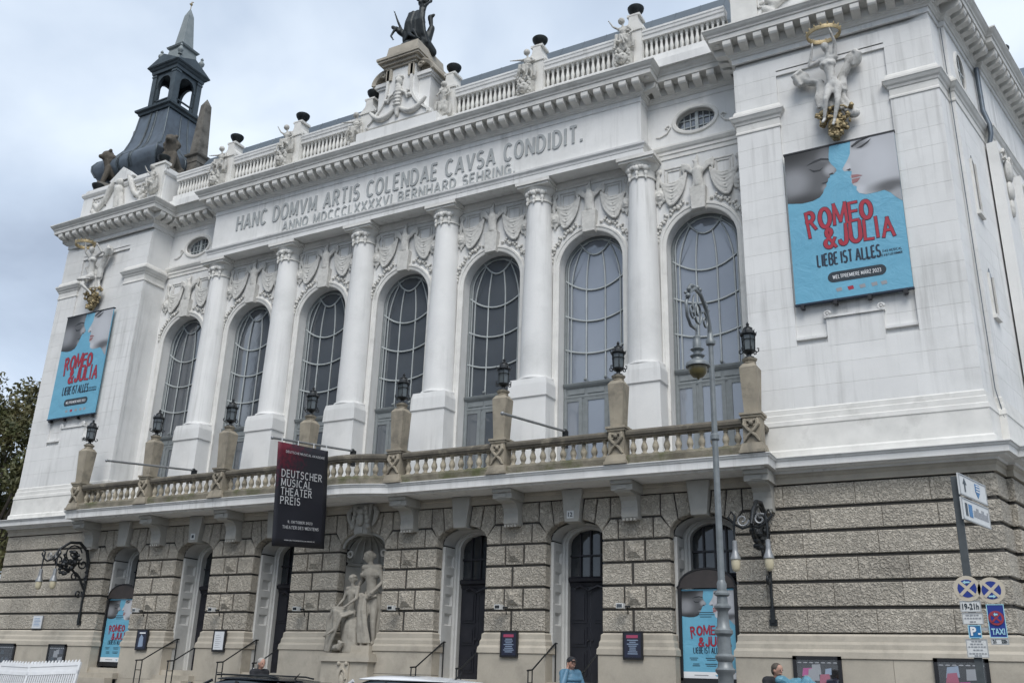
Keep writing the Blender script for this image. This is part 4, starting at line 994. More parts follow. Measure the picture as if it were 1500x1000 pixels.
for x, y in ((8.85, 0.48), (-8.85, 0.48), (11.85, 0), (-11.85, 0), (17.02, 0), (-17.02, 0)):
    put('rosette', ros_m, cornice, (x+math.copysign(0.33, x)*(1 if abs(x) != 11.85 else -1), y-0.33, 0))
# ------------------------------------------------------------------ attic: plinth, balustrade, posts
at = MB()
at.sweep([(-11.6, 0.62), (11.6, 0.62)], [(-0.4, 19.2), (0.30, 19.22), (0.30, 19.50), (0.12, 19.56), (0.10, 19.86), (-0.2, 19.88), (-0.4, 19.88)])
attic = at.build('attic', 'white', theatre)
AB_ = MB().lathe([(0.065, 0), (0.065, 0.05), (0.04, 0.08), (0.06, 0.17), (0.072, 0.26), (0.052, 0.36), (0.038, 0.50), (0.05, 0.55), (0.04, 0.58), (0.07, 0.63), (0.075, 0.68)], 8).mesh('baluster', 'white_trim', 45)
RAIL2 = [(-0.13, 20.55), (0.13, 20.55), (0.14, 20.66), (0.17, 20.69), (0.18, 20.78), (0.20, 20.80), (0.20, 20.87), (-0.2, 20.89), (-0.13, 20.55)]
AP = [-11.85, -8.65, -5.19, -1.75, 1.75, 5.19, 8.65, 11.85]
for i in range(len(AP)-1):
    if i == 3: continue
    a, b = AP[i]+0.29, AP[i+1]-0.29
    MB().sweep([(a, 0.66), (b, 0.66)], RAIL2).build('rail', 'white', attic)
    MB().box(a, b, 0.86, 0.9, 19.86, 20.6).build('back_panel', 'white_old', attic)
    n = 16
    for j in range(n): put('baluster', AB_, attic, (a+(b-a)*(j+0.5)/n, 0.66, 19.87))
pm = MB(); pm.box(-0.29, 0.29, 0.44, 1.0, 19.3, 20.95); pm.box(-0.33, 0.33, 0.40, 1.0, 20.92, 21.0)
pm.prism([(-0.36, 21.0), (0.36, 21.0), (0.34, 21.1), (0.26, 21.2), (0.17, 21.30), (0.14, 21.58), (-0.14, 21.58), (-0.17, 21.30), (-0.26, 21.2), (-0.34, 21.1)], 0.5, 1.0)
pm.box(-0.22, 0.22, 0.5, 1.0, 21.56, 21.64)
POM = pm.mesh('post', 'white_trim')
lm = MB()   # console with a lion mask in front of each post
lm.prismx([(0.44, 20.2), (0.06, 19.98), (0.02, 19.9), (0.02, 19.32), (0.44, 19.32)], -0.24, 0.24)
lm.sph((0, -0.0, 19.72), (0.2, 0.13, 0.2), 10, 7); lm.sph((0, -0.12, 19.66), (0.09, 0.08, 0.075), 8, 5); lm.sph((0, -0.11, 19.55), (0.07, 0.05, 0.04), 8, 4)
for s2 in (-1, 1):
    lm.sph((s2*0.08, -0.11, 19.77), (0.035, 0.03, 0.03), 6, 4); lm.sph((s2*0.17, 0.0, 19.88), 0.06, 6, 4)
    for i in range(6): lm.sph((s2*(0.19+0.03*sin(i*2)), 0.02, 19.92-0.08*i), 0.06, 6, 4)
for i in range(7): lm.sph((-0.2+0.067*i, 0.03, 20.02+0.07*sin(i*1.7)), (0.06, 0.07, 0.09), 6, 4)
LMM = lm.mesh('lion_console', 'white_old', 50)
for x in AP[1:-1]:
    put('post', POM, attic, (x, 0, 0))
    if abs(x) > 2: put('lion_console', LMM, attic, (x-0.22, 0.06, 0))
# wing attics: solid parapet with sunk panels and a little pediment
for sg in (-1, 1):
    F = (lambda pth: pth) if sg > 0 else mir
    wp = F([(11.85, 1.3), (11.85, 0.16)]+[(RSIDE[0][0]-0.12, 0.16)]+[(x-0.14, y) for x, y in RSIDE[1:]])
    mb = MB().sweep(wp, [(-0.5, 19.2), (0.12, 19.22), (0.12, 19.55), (0.02, 19.60), (0.0, 20.78), (0.05, 20.80), (0.10, 20.88), (0.10, 20.98), (-0.02, 21.0), (-0.02, 21.16), (-0.5, 21.18)])
    wa = mb.build('wing_attic', 'white', theatre)
    for u0, u1 in ((12.6, 13.55), (15.3, 16.2)):
        a, b = (u0, u1) if sg > 0 else (-u1, -u0)
        mb = MB()
        for q in (a, b-0.05): mb.box(q, q+0.05, 0.10, 0.2, 20.1, 20.62)
        mb.box(a, b, 0.10, 0.2, 20.57, 20.62); mb.box(a, b, 0.10, 0.2, 20.1, 20.14)
        for i in range(4):
            for j in range(2): mb.sph((a+0.16+i*(b-a-0.3)/3, 0.155, 20.26+0.2*j), (0.09, 0.05, 0.07), 6, 4)
        mb.build('trellis_panel', 'relief', wa)
    mb = MB(); cx = sg*14.45
    mb.prism([(cx-0.75, 21.16), (cx+0.75, 21.16), (cx, 21.72)], 0.02, 0.5); mb.prism([(cx-0.62, 21.05), (cx+0.62, 21.05), (cx+0.62, 21.18), (cx, 21.6), (cx-0.62, 21.18)], 0.0, 0.3)
    mb.build('small_pediment', 'white', wa)
    rl = MB()
    for s2 in (-1, 1):
        rl.tube([(cx+s2*0.35, 0.1, 21.3), (cx+s2*0.6, 0.06, 20.9), (cx+s2*0.9, 0.08, 20.3), (cx+s2*1.35, 0.1, 19.95), (cx+s2*1.6, 0.12, 19.75)], [0.1, 0.14, 0.12, 0.1, 0.05], 7)
        for i in range(7): rl.sph((cx+s2*(1.3+0.1*(i % 4)), 0.08, 19.7+0.11*i*0.8), 0.12, 7, 5)
    rl.cap((cx, 0.05, 19.8), 0.16, (cx, 0.03, 20.6), 0.22); rl.sph((cx, 0.0, 20.95), 0.18, 8, 6); rl.cap((cx+0.3, 0.05, 19.7), 0.13, (cx+0.15, 0.05, 20.3), 0.13)
    put('attic_relief', remesh(rl, 'attic_relief', 'relief', 0.035, 3), wa)
    mb = MB(); a = sg*12.25; mb.box(a-0.38, a+0.38, 0.05, 0.3, 19.3, 21.3); mb.box(a-0.44, a+0.44, 0.0, 0.35, 21.26, 21.36); mb.build('post', 'white_trim', wa)
# roof behind the attic
rf = MB(); rf.prismx([(1.25, 20.0), (1.25, 20.95), (2.1, 22.5), (2.25, 22.55), (14, 22.75), (14, 20.0)], -11.7, 11.7)
roof = rf.build('roof', 'roof_metal', theatre)
SEM = MB().tube([(0, 1.26, 20.97), (0, 2.1, 22.51)], 0.012, 4).mesh('standing_seam', 'roof_metal')
for i in range(28): put('standing_seam', SEM, roof, (-11.2+i*0.83, 0, 0))
mb = MB().box(-17.3, -12.0, 0.9, 13, 19.5, 21.0).box(12.0, 17.3, 0.9, 13, 19.5, 21.0).box(-12, 12, 2.0, 13, 6.0, 20.5); mb.build('building_core', 'white_old', theatre)
p = (19.2, 7.6)
gab = MB().prismx([(7.0, 19.3), (9.6, 19.3), (8.3, 20.9)], 18.6, 19.9).build('side_gable', 'white_trim', theatre)
MB().prismx([(6.85, 19.32), (8.3, 21.1), (9.75, 19.32), (9.75, 19.42), (8.3, 21.22), (6.85, 19.42)], 18.4, 20.1).build('gable_roof', 'zinc', gab)
# ================================================================== SCULPTURE
def human(mb, H, J, hair=True, fem=False, nose=True, fingers=True):
    """adds one human body; J: joint positions in metres. All limbs taper and overlap so that they fuse into one skin."""
    V = lambda k: Vector(J[k])
    pel, che, nec, hd = V('pelvis'), V('chest'), V('neck'), V('head'); f = Vector(J.get('face', (0, -1, 0))).normalized()
    sp = (che-pel).normalized(); lr = (V('shL')-V('shR')).normalized()
    wst = pel.lerp(che, 0.5)
    mb.cap(pel-lr*0.035*H, 0.062*H, pel+lr*0.035*H, 0.062*H); mb.cap(pel, 0.075*H, wst, 0.062*H); mb.cap(wst, 0.062*H, che, 0.076*H)
    mb.cap(che-lr*0.045*H, 0.066*H, che+lr*0.045*H, 0.066*H); mb.cap(V('shR'), 0.043*H, V('shL'), 0.043*H)
    if fem:
        fr_ = (f-sp*f.dot(sp)).normalized()
        for s2 in (-1, 1): mb.sph(che+lr*s2*0.045*H+fr_*0.06*H-sp*0.005*H, 0.033*H, 8, 6)
    mb.cap(che, 0.042*H, nec, 0.031*H); mb.cap(nec, 0.031*H, hd, 0.03*H)
    up = (hd-nec).normalized()
    M = Matrix((f.cross(up).normalized(), f, up)).transposed()
    mb.sph(hd, (0.047*H, 0.058*H, 0.068*H), 12, 8, M)
    mb.sph(hd-up*0.035*H+f*0.022*H, (0.034*H, 0.036*H, 0.034*H), 8, 6, M)
    if nose: mb.cap(hd+f*0.054*H+up*0.006*H, 0.007*H, hd+f*0.064*H-up*0.012*H, 0.010*H, 6)
    if hair:
        mb.sph(hd-f*0.018*H+up*0.022*H, (0.056*H, 0.058*H, 0.055*H), 10, 6, M); mb.sph(hd-f*0.065*H+up*0.01*H, 0.03*H, 8, 6)
    for s in 'LR':
        mb.cap(V('sh'+s), 0.036*H, V('el'+s), 0.026*H); mb.cap(V('el'+s), 0.026*H, V('ha'+s), 0.018*H)
        d = (V('ha'+s)-V('el'+s)).normalized(); ha = V('ha'+s)+d*0.03*H
        mb.sph(ha, (0.022*H, 0.022*H, 0.022*H), 8, 6)
        if fingers:
            sd2 = d.orthogonal().normalized()
            for q in range(4):
                o = sd2*(q-1.5)*0.011*H; mb.cap(ha+o, 0.0075*H, ha+o+d*(0.045+0.008*(q in (1, 2)))*H+d.cross(sd2)*0.012*H, 0.006*H, 6)
            mb.cap(ha-sd2*0.018*H, 0.008*H, ha-sd2*0.034*H+d*0.022*H, 0.006*H, 6)
        mb.cap(V('hip'+s), 0.062*H, V('kn'+s), 0.038*H); mb.cap(V('kn'+s), 0.038*H, V('an'+s), 0.022*H)
        mid = V('kn'+s).lerp(V('an'+s), 0.3); mb.sph(mid, 0.036*H, 8, 6)
        mb.cap(V('an'+s), 0.023*H, V('to'+s), 0.019*H); mb.sph(V('an'+s)-(V('to'+s)-V('an'+s)).normalized()*0.02*H, 0.022*H, 8, 5)
    return mb
def folds(mb, pts_a, pts_b, n, r, jig=0.02):
    """cloth as a fan of folds between two guide curves"""
    rr = random.Random(len(mb.v))
    for i in range(n):
        t = i/(n-1) if n > 1 else 0.5
        pts = [Vector(a).lerp(Vector(b), t)+Vector((rr.uniform(-jig, jig), rr.uniform(-jig, jig), 0)) for a, b in zip(pts_a, pts_b)]
        mb.tube(pts, [r*rr.uniform(0.8, 1.25) for _ in pts], 6)
# ------------------------------------------------------------------ reliefs over the windows
RKM = MB().prism([(-0.20, 14.50), (0.20, 14.50), (0.24, 15.22), (-0.24, 15.22)], WY-0.20, WY+0.05, 0.01).mesh('window_relief', 'relief')
RFM = []
for a, b, z0, z1 in ((-1.05, -0.45, 15.55, 16.1), (0.45, 1.05, 15.55, 16.1)):
    for q in (0.0, 0.09):
        kb_ = MB()
        kb_.box(a+q, b-q, WY-0.025, WY, z1-q-0.03, z1-q); kb_.box(a+q, a+q+0.03, WY-0.025, WY, z0+q, z1-q); kb_.box(b-q-0.03, b-q, WY-0.025, WY, z0+q, z1-q)
        RFM.append(kb_.mesh('panel_frame', 'relief'))
eg = MB()
eg.cap((0, WY-0.16, 15.32), 0.13, (0, WY-0.16, 15.75), 0.17); eg.cap((0, WY-0.16, 15.75), 0.13, (-0.03, WY-0.16, 16.02), 0.08); eg.cap((-0.03, WY-0.18, 16.05), 0.075, (-0.10, WY-0.22, 16.10), 0.035)
eg.cap((-0.02, WY-0.14, 16.1), 0.06, (0.0, WY-0.1, 16.32), 0.03)
for s2 in (-1, 1):
    eg.cap((s2*0.09, WY-0.17, 15.45), 0.07, (s2*0.13, WY-0.18, 15.22), 0.05)
    for i in range(5):
        t = i/4; eg.tube([(s2*0.13, WY-0.13, 15.72), (s2*(0.30+0.05*t), WY-0.12, 16.02-0.1*t), (s2*(0.46-0.02*t), WY-0.1, 16.10-0.18*t), (s2*(0.50-0.08*t), WY-0.08, 15.92-0.22*t)], [0.06, 0.06, 0.05, 0.025], 6)
EGM = remesh(eg, 'eagle', 'relief', 0.024, 2)
def swag_mesh(s2):
    mb = MB()
    for i in range(8):
        t = i/7
        pts = [(s2*1.22, WY-0.06, 15.95-0.03*t), (s2*(1.12-0.05*t), WY-0.08, 15.62-0.22*t), (s2*(0.86-0.1*(1-t)), WY-0.14, 15.55-0.72*t), (s2*(0.60-0.1*t), WY-0.12, 15.60-0.40*t), (s2*0.34, WY-0.09, 15.84-0.05*t)]
        # smooth curve through guide points
        cur = []
        for j in range(len(pts)-1):
            for q in range(4):
                u = q/4; P0, P1, P2, P3 = [Vector(pts[max(0, min(len(pts)-1, j+o))]) for o in (-1, 0, 1, 2)]
                cur.append(0.5*((2*P1)+(P2-P0)*u+(2*P0-5*P1+4*P2-P3)*u*u+(3*P1-P0-3*P2+P3)*u**3))
        cur.append(Vector(pts[-1])); mb.tube(cur, [0.022+0.022*sin(pi*q/(len(cur)-1))*(1.3 if i % 2 else 0.7) for q in range(len(cur))], 6)
    mb.tube([(s2*1.22, WY-0.06, 15.95), (s2*1.26, WY-0.06, 15.6), (s2*1.22, WY-0.07, 15.3)], [0.05, 0.07, 0.04], 6)
    mb.sph((s2*1.22, WY-0.05, 16.02), (0.11, 0.07, 0.11), 10, 6)
    return remesh(mb, 'drapery_swag', 'relief', 0.02, 1)
SWM = [swag_mesh(-1), swag_mesh(1)]
def mask_mesh(s2):
    mb = MB(); c = Vector((s2*1.20, WY-0.06, 15.22))
    mb.sph(c, (0.16, 0.13, 0.19), 10, 7); mb.sph(c+Vector((0, -0.12, -0.04)), (0.06, 0.06, 0.05), 8, 5); mb.sph(c+Vector((0, -0.1, -0.12)), (0.07, 0.04, 0.03), 8, 4)
    for q in (-1, 1): mb.sph(c+Vector((q*0.06, -0.11, 0.05)), 0.03, 6, 4); mb.sph(c+Vector((q*0.15, 0, 0.1)), 0.06, 6, 4)
    for i in range(9):
        a = 2*pi*i/9; mb.sph(c+Vector((0.2*cos(a), 0.02, 0.22*sin(a))), 0.075, 6, 5)
    mb.cap(c+Vector((0, 0, -0.2)), 0.06, c+Vector((0, 0, -0.36)), 0.03)
    return remesh(mb, 'lion_mask', 'relief', 0.024, 1)
MKM = [mask_mesh(-1), mask_mesh(1)]
def garland_mesh(s2):
    mb = MB(); rr = random.Random(3+s2)
    for i in range(15):
        a = radians(14+(74-14)*i/14); r = 1.37+0.04*sin(i*2.1)
        mb.sph((s2*r*cos(a) if False else s2*min(1.30, r*cos(a)*0.99), WY-0.05-0.02*(i % 2), WZS+0.03+r*sin(a)), rr.uniform(0.04, 0.065), 7, 5)
        if i % 2: mb.sph((s2*min(1.33, (r+0.07)*cos(a)), WY-0.04, WZS+0.03+(r+0.08)*sin(a)), rr.uniform(0.04, 0.06), 6, 5)
    mb.sph((s2*1.30, WY-0.05, WZS+0.25), (0.05, 0.05, 0.09), 6, 5)
    return mb.mesh('fruit_garland', 'relief', 180)
GLM = [garland_mesh(-1), garland_mesh(1)]
for me in [EGM]+SWM+MKM+GLM: me.transform(Matrix.Translation((0, WY, 0)) @ Matrix.Diagonal((1, 0.72, 1, 1)) @ Matrix.Translation((0, -WY, 0)))
for k in KS:
    rl = put('window_relief', RKM, theatre, (S*k, 0, 0)); put('eagle', EGM, rl)
    for q in RFM: put('panel_frame', q, rl)
    for me, nm in ((SWM, 'drapery_swag'), (MKM, 'lion_mask'), (GLM, 'fruit_garland')):
        for q in me: put(nm, q, rl)
# ------------------------------------------------------------------ crowning pedestal in the middle of the attic
def bell(hw0, hw1, z0, z1, z2, n=10):
    rt = [(hw0, z0), (hw0, z0+0.12)]
    for i in range(n+1):
        t = i/n; rt.append((hw1+(hw0-hw1)*(1-sin(t*pi/2))**1.6*0.98, z0+0.12+(z1-z0-0.12)*t))
    rt.append((hw1, z2)); return rt+[(-x, z) for x, z in reversed(rt)]
cp_ = MB().prism(bell(1.42, 0.62, 19.85, 21.5, 22.05), -0.02, 0.6)
cp_.box(-1.12, 1.12, 0.25, 2.1, 19.6, 21.62); cp_.box(-1.24, 1.24, 0.12, 2.2, 21.62, 21.76); cp_.box(-1.18, 1.18, 0.18, 2.15, 21.54, 21.63)
cp_.box(-1.7, 1.7, -0.1, 1.0, 19.3, 19.72); cp_.box(-2.05, 2.05, 0.02, 1.0, 19.28, 19.52)
cp_.box(-0.60, 0.60, 0.0, 1.8, 21.9, 22.12)
crown = cp_.build('crowning_pedestal', 'white', theatre)
MB().rim(bell(1.42, 0.62, 19.85, 21.5, 22.05)[:14], [(1, 0)]*14, [(-0.06, 0.0), (-0.06, 0.07), (-0.16, 0.07), (-0.16, 0.0)], -0.02).build('scroll_edge', 'white_trim', crown)
MB().rim([(-x, z) for x, z in bell(1.42, 0.62, 19.85, 21.5, 22.05)[:14]], [(-1, 0)]*14, [(-0.06, 0.0), (-0.06, 0.07), (-0.16, 0.07), (-0.16, 0.0)], -0.02).build('scroll_edge', 'white_trim', crown)
for sg in (-1, 1):
    mb = MB(); arc = [(sg*(0.68+0.62*sin(radians(t))), 21.72+0.50*cos(radians(t))) for t in range(0, 91, 10)]
    mb.rim(arc, [(sg*sin(radians(t)), cos(radians(t))) for t in range(0, 91, 10)], [(-0.10, 0.0), (-0.10, 0.4), (0.0, 0.45), (0.05, 0.45), (0.05, -1.6), (-0.10, -1.6)], 0.5)
    mb.prism([(sg*0.66, 21.74)]+[(sg*(0.68+0.52*sin(radians(t))), 21.74+0.40*cos(radians(t))) for t in range(0, 91, 15)], 0.3, 2.0)
    mb.tube([(sg*(0.80+0.12*cos(a)*(1-a/8)), 0.04, 21.98+0.12*sin(a)*(1-a/8)) for a in [q*0.6 for q in range(11)]], 0.05, 6)
    mb.build('curved_pediment', 'stone', crown)
mb = MB()
for z0, z1, a, y0, y1 in ((22.10, 22.20, 0.68, -0.10, 1.75), (22.20, 22.32, 0.76, -0.18, 1.83), (22.32, 22.40, 0.88, -0.28, 1.93), (22.40, 22.50, 0.92, -0.32, 1.97)): mb.box(-a, a, y0, y1, z0, z1)
mb.frus(0, 0.82, 22.5, 0.80, 1.02, 22.66, 0.74, 0.96); mb.frus(0, 0.82, 22.66, 0.68, 0.90, 23.10, 0.64, 0.84)
mb.build('pedestal_cornice', 'stone', crown)
for x0, x1 in ((-0.60, -0.36), (0.36, 0.60)): MB().box(x0, x1, -0.09, 0.05, 21.6, 22.08).build('fluted_pier', 'stone', crown)
rl = MB()
rl.sph((0, -0.1, 21.42), (0.15, 0.14, 0.19), 10, 7); rl.sph((0, -0.23, 21.40), (0.03, 0.05, 0.05), 6, 4); rl.sph((0, -0.08, 21.6), (0.2, 0.12, 0.09), 8, 5); rl.sph((0, -0.13, 21.22), (0.11, 0.09, 0.12), 8, 5)
rl.cap((0, -0.06, 21.1), 0.16, (0, -0.06, 20.5), 0.13); rl.cap((0, -0.06, 20.5), 0.12, (0.0, -0.06, 20.05), 0.08)
for i in range(5): rl.tube([(-0.16, -0.14, 21.0-0.14*i), (0, -0.21, 20.98-0.14*i), (0.16, -0.14, 21.0-0.14*i)], 0.03, 6)
for s2 in (-1, 1):
    pts = []
    for i in range(13):
        t = i/12; pts.append((s2*(0.08+1.12*t), -0.07, 20.35-0.40*sin(pi*t*0.92)+0.22*t))
    rl.tube(pts, [0.06+0.06*sin(pi*i/12) for i in range(13)], 7)
    rl.tube([(s2*0.15, -0.08, 21.0), (s2*0.35, -0.12, 20.85), (s2*0.42, -0.1, 20.6)], [0.05, 0.06, 0.03], 6); rl.sph((s2*0.5, -0.08, 20.75), 0.09, 6, 5); rl.sph((s2*0.42, -0.08, 20.95), 0.07, 6, 5)
put('mask_and_garland', remesh(rl, 'mask_and_garland', 'relief', 0.026, 1), crown)
# ------------------------------------------------------------------ bronze group on top
bz = MB()
bz.sph((0, 0.8, 22.98), (0.60, 0.75, 0.34), 12, 8)
human(bz, 2.0, dict(pelvis=(0.10, 0.75, 24.15), chest=(0.22, 0.72, 24.75), neck=(0.26, 0.70, 25.05), head=(0.27, 0.68, 25.25), shL=(0.48, 0.75, 24.92), shR=(-0.02, 0.70, 24.95),
     elL=(0.62, 0.6, 24.6), haL=(0.55, 0.4, 24.4), elR=(-0.28, 0.5, 25.25), haR=(-0.30, 0.4, 25.65), hipL=(0.20, 0.75, 24.05), hipR=(0.0, 0.72, 24.05), knL=(0.30, 0.45, 23.7), anL=(0.28, 0.6, 23.25), toL=(0.28, 0.42, 23.2),
     knR=(-0.08, 0.4, 23.65), anR=(-0.02, 0.55, 23.2), toR=(-0.02, 0.36, 23.15)), fem=True)
folds(bz, [(0.35, 0.55, 24.4), (0.42, 0.45, 23.9), (0.52, 0.5, 23.4), (0.6, 0.6, 23.1)], [(-0.15, 0.5, 24.3), (-0.22, 0.35, 23.9), (-0.25, 0.4, 23.4), (-0.3, 0.5, 23.1)], 7, 0.085, 0.04)
human(bz, 1.55, dict(pelvis=(-0.22, 0.45, 23.45), chest=(-0.45, 0.35, 23.68), neck=(-0.60, 0.30, 23.80), head=(-0.70, 0.28, 23.86), face=(-0.6, -0.5, 0.5), shL=(-0.5, 0.5, 23.82), shR=(-0.52, 0.16, 23.72),
     elL=(-0.60, 0.35, 24.1), haL=(-0.70, 0.28, 24.38), elR=(-0.66, 0.1, 23.45), haR=(-0.5, 0.0, 23.25), hipL=(-0.18, 0.5, 23.4), hipR=(-0.18, 0.38, 23.35), knL=(0.2, 0.25, 23.5), anL=(0.42, 0.2, 23.15), toL=(0.55, 0.15, 23.05),
     knR=(0.1, 0.15, 23.35), anR=(0.38, 0.0, 23.1), toR=(0.5, -0.05, 23.0)))
bz.cap((0.5, 0.7, 23.3), 0.16, (0.62, 0.75, 23.7), 0.12); bz.cap((0.62, 0.75, 23.7), 0.06, (0.55, 0.72, 24.1), 0.10); bz.cap((0.55, 0.72, 24.1), 0.09, (0.70, 0.72, 24.15), 0.05)
bz.cap((0.45, 0.6, 23.2), 0.2, (0.62, 0.9, 22.95), 0.16)
bz.xf(Matrix.Translation((0, 0.8, 23.06)) @ Matrix.Diagonal((1.05, 1.0, 1.25, 1)) @ Matrix.Translation((0, -0.8, -22.9)))
me = remesh(bz, 'bronze_group', 'bronze', 0.032, 1)
tag(put('bronze_sculpture', me), 'dark bronze group of entwined figures crowning the central pedestal on the roof', 'sculpture')
# ------------------------------------------------------------------ bowls and putti along the attic
ub = MB().lathe([(0.05, 0.0), (0.16, 0.0), (0.15, 0.04), (0.09, 0.07), (0.10, 0.10), (0.2, 0.20), (0.28, 0.33), (0.30, 0.42), (0.285, 0.44), (0.26, 0.40), (0.1, 0.3)], 18)
ub.xf(Matrix.Diagonal((0.9, 0.9, 0.9, 1))); UBM = ub.mesh('roof_bowl', 'bronze', 40)
POSN = {-8.65: 'leftmost column', -5.19: 'second column from the left', -1.75: 'left side of the crowning pedestal', 1.75: 'right side of the crowning pedestal', 5.19: 'second column from the right', 8.65: 'rightmost column'}
for x in AP[1:-1]:
    o = put('roof_bowl', UBM, None, (x, 0.75, 21.635)); w_ = 'beside' if abs(x) < 2 else 'above'
    tag(o, 'dark bowl on the attic post %s the %s' % (w_, POSN[x]), 'bowl', 'dark bowls on the roof posts')
for (x, y, z, t) in ((-16.55, 0.45, 21.17, 'at the far left corner of the left wing'), (-12.25, 0.25, 21.36, 'on the inner end of the left wing parapet'), (18.80, 7.0, 20.9, 'over the right side elevation')):
    tag(put('roof_bowl', UBM, None, (x, y, z)), 'dark bowl '+t, 'bowl', 'dark bowls on the roof posts')
def putto(kind):
    mb = MB(); H = 1.25
    if kind == 0:   # seated, arm thrown out to the left
        J = dict(pelvis=(0, 0.05, 0.22), chest=(0, 0.0, 0.60), neck=(0.0, 0.0, 0.78), head=(-0.02, -0.02, 0.93), face=(-0.4, -0.9, 0), shL=(0.15, 0.02, 0.70), shR=(-0.15, 0.0, 0.70), elL=(0.27, -0.08, 0.52), haL=(0.12, -0.2, 0.42),
                 elR=(-0.32, -0.05, 0.72), haR=(-0.50, -0.08, 0.74), hipL=(0.09, 0.02, 0.2), hipR=(-0.09, 0.02, 0.2), knL=(0.14, -0.26, 0.2), anL=(0.12, -0.28, -0.08), toL=(0.12, -0.38, -0.12), knR=(-0.10, -0.28, 0.24), anR=(-0.2, -0.3, -0.06), toR=(-0.22, -0.4, -0.1))
    elif kind == 1: # standing, wreath held at the hip
        J = dict(pelvis=(0, 0, 0.5), chest=(0.02, -0.02, 0.82), neck=(0.02, -0.02, 0.98), head=(0.0, -0.04, 1.12), face=(0.2, -1, 0), shL=(0.17, 0, 0.92), shR=(-0.13, 0, 0.92), elL=(0.26, -0.06, 0.72), haL=(0.12, -0.16, 0.6), elR=(-0.24, -0.05, 0.76), haR=(-0.14, -0.2, 0.68),
                 hipL=(0.08, 0, 0.46), hipR=(-0.08, 0, 0.46), knL=(0.1, -0.08, 0.24), anL=(0.09, 0.0, 0.03), toL=(0.1, -0.1, 0.0), knR=(-0.10, -0.02, 0.24), anR=(-0.1, 0.02, 0.03), toR=(-0.12, -0.09, 0.0))
    else:           # seated sideways, arm raised
        J = dict(pelvis=(0, 0.05, 0.25), chest=(-0.04, 0.0, 0.64), neck=(-0.05, 0.0, 0.82), head=(-0.08, -0.03, 0.96), face=(-0.7, -0.7, 0.1), shL=(0.1, 0.03, 0.75), shR=(-0.18, 0.0, 0.73), elL=(0.24, 0.0, 0.55), haL=(0.2, -0.16, 0.38), elR=(-0.34, -0.02, 0.86), haR=(-0.44, -0.06, 1.04),
                 hipL=(0.08, 0.02, 0.22), hipR=(-0.09, 0.02, 0.22), knL=(0.0, -0.28, 0.28), anL=(0.1, -0.3, 0.0), toL=(0.08, -0.4, -0.05), knR=(-0.2, -0.24, 0.2), anR=(-0.2, -0.28, -0.08), toR=(-0.22, -0.38, -0.12))
    human(mb, H*0.88, J, fingers=False); mb.sph(J['head'], 0.105, 10, 7)
    folds(mb, [(-0.2, -0.1, 0.5), (-0.22, -0.1, 0.25), (-0.25, -0.05, 0.0)], [(0.22, -0.02, 0.45), (0.25, 0.0, 0.2), (0.25, 0.0, 0.0)], 5, 0.05)
    mb.sph((0, 0.1, 0.05), (0.26, 0.16, 0.16), 8, 6)
    mb.xf(Matrix.Diagonal((1.12, 1.05, 1.12, 1)))
    return remesh(mb, 'putto_statue', 'white_old', 0.022, 1)
PT = [putto(i) for i in range(3)]
for x, kd, y in ((-8.65, 0, 0.30), (-5.19, 2, 0.30), (-1.75, 0, 0.30), (1.75, 1, 0.30), (5.19, 0, 0.30), (8.65, 2, 0.30)):
    z = 20.14 if abs(x) > 2 else 19.75
    o = put('putto_statue', PT[kd], None, (x-(0.22 if abs(x) > 2 else (0.35 if x < 0 else 0.05)), y, z+(0.08 if kd != 1 else 0)))
    tag(o, 'white stone cherub on the roof parapet %s the %s' % ('beside' if abs(x) < 2 else 'above', POSN[x]), 'statue', 'cherubs along the roof parapet')
o = put('putto_statue', PT[2], None, (-12.25, -0.12, 20.0)); tag(o, 'white stone cherub on the inner corner of the left wing parapet', 'statue', 'cherubs along the roof parapet')
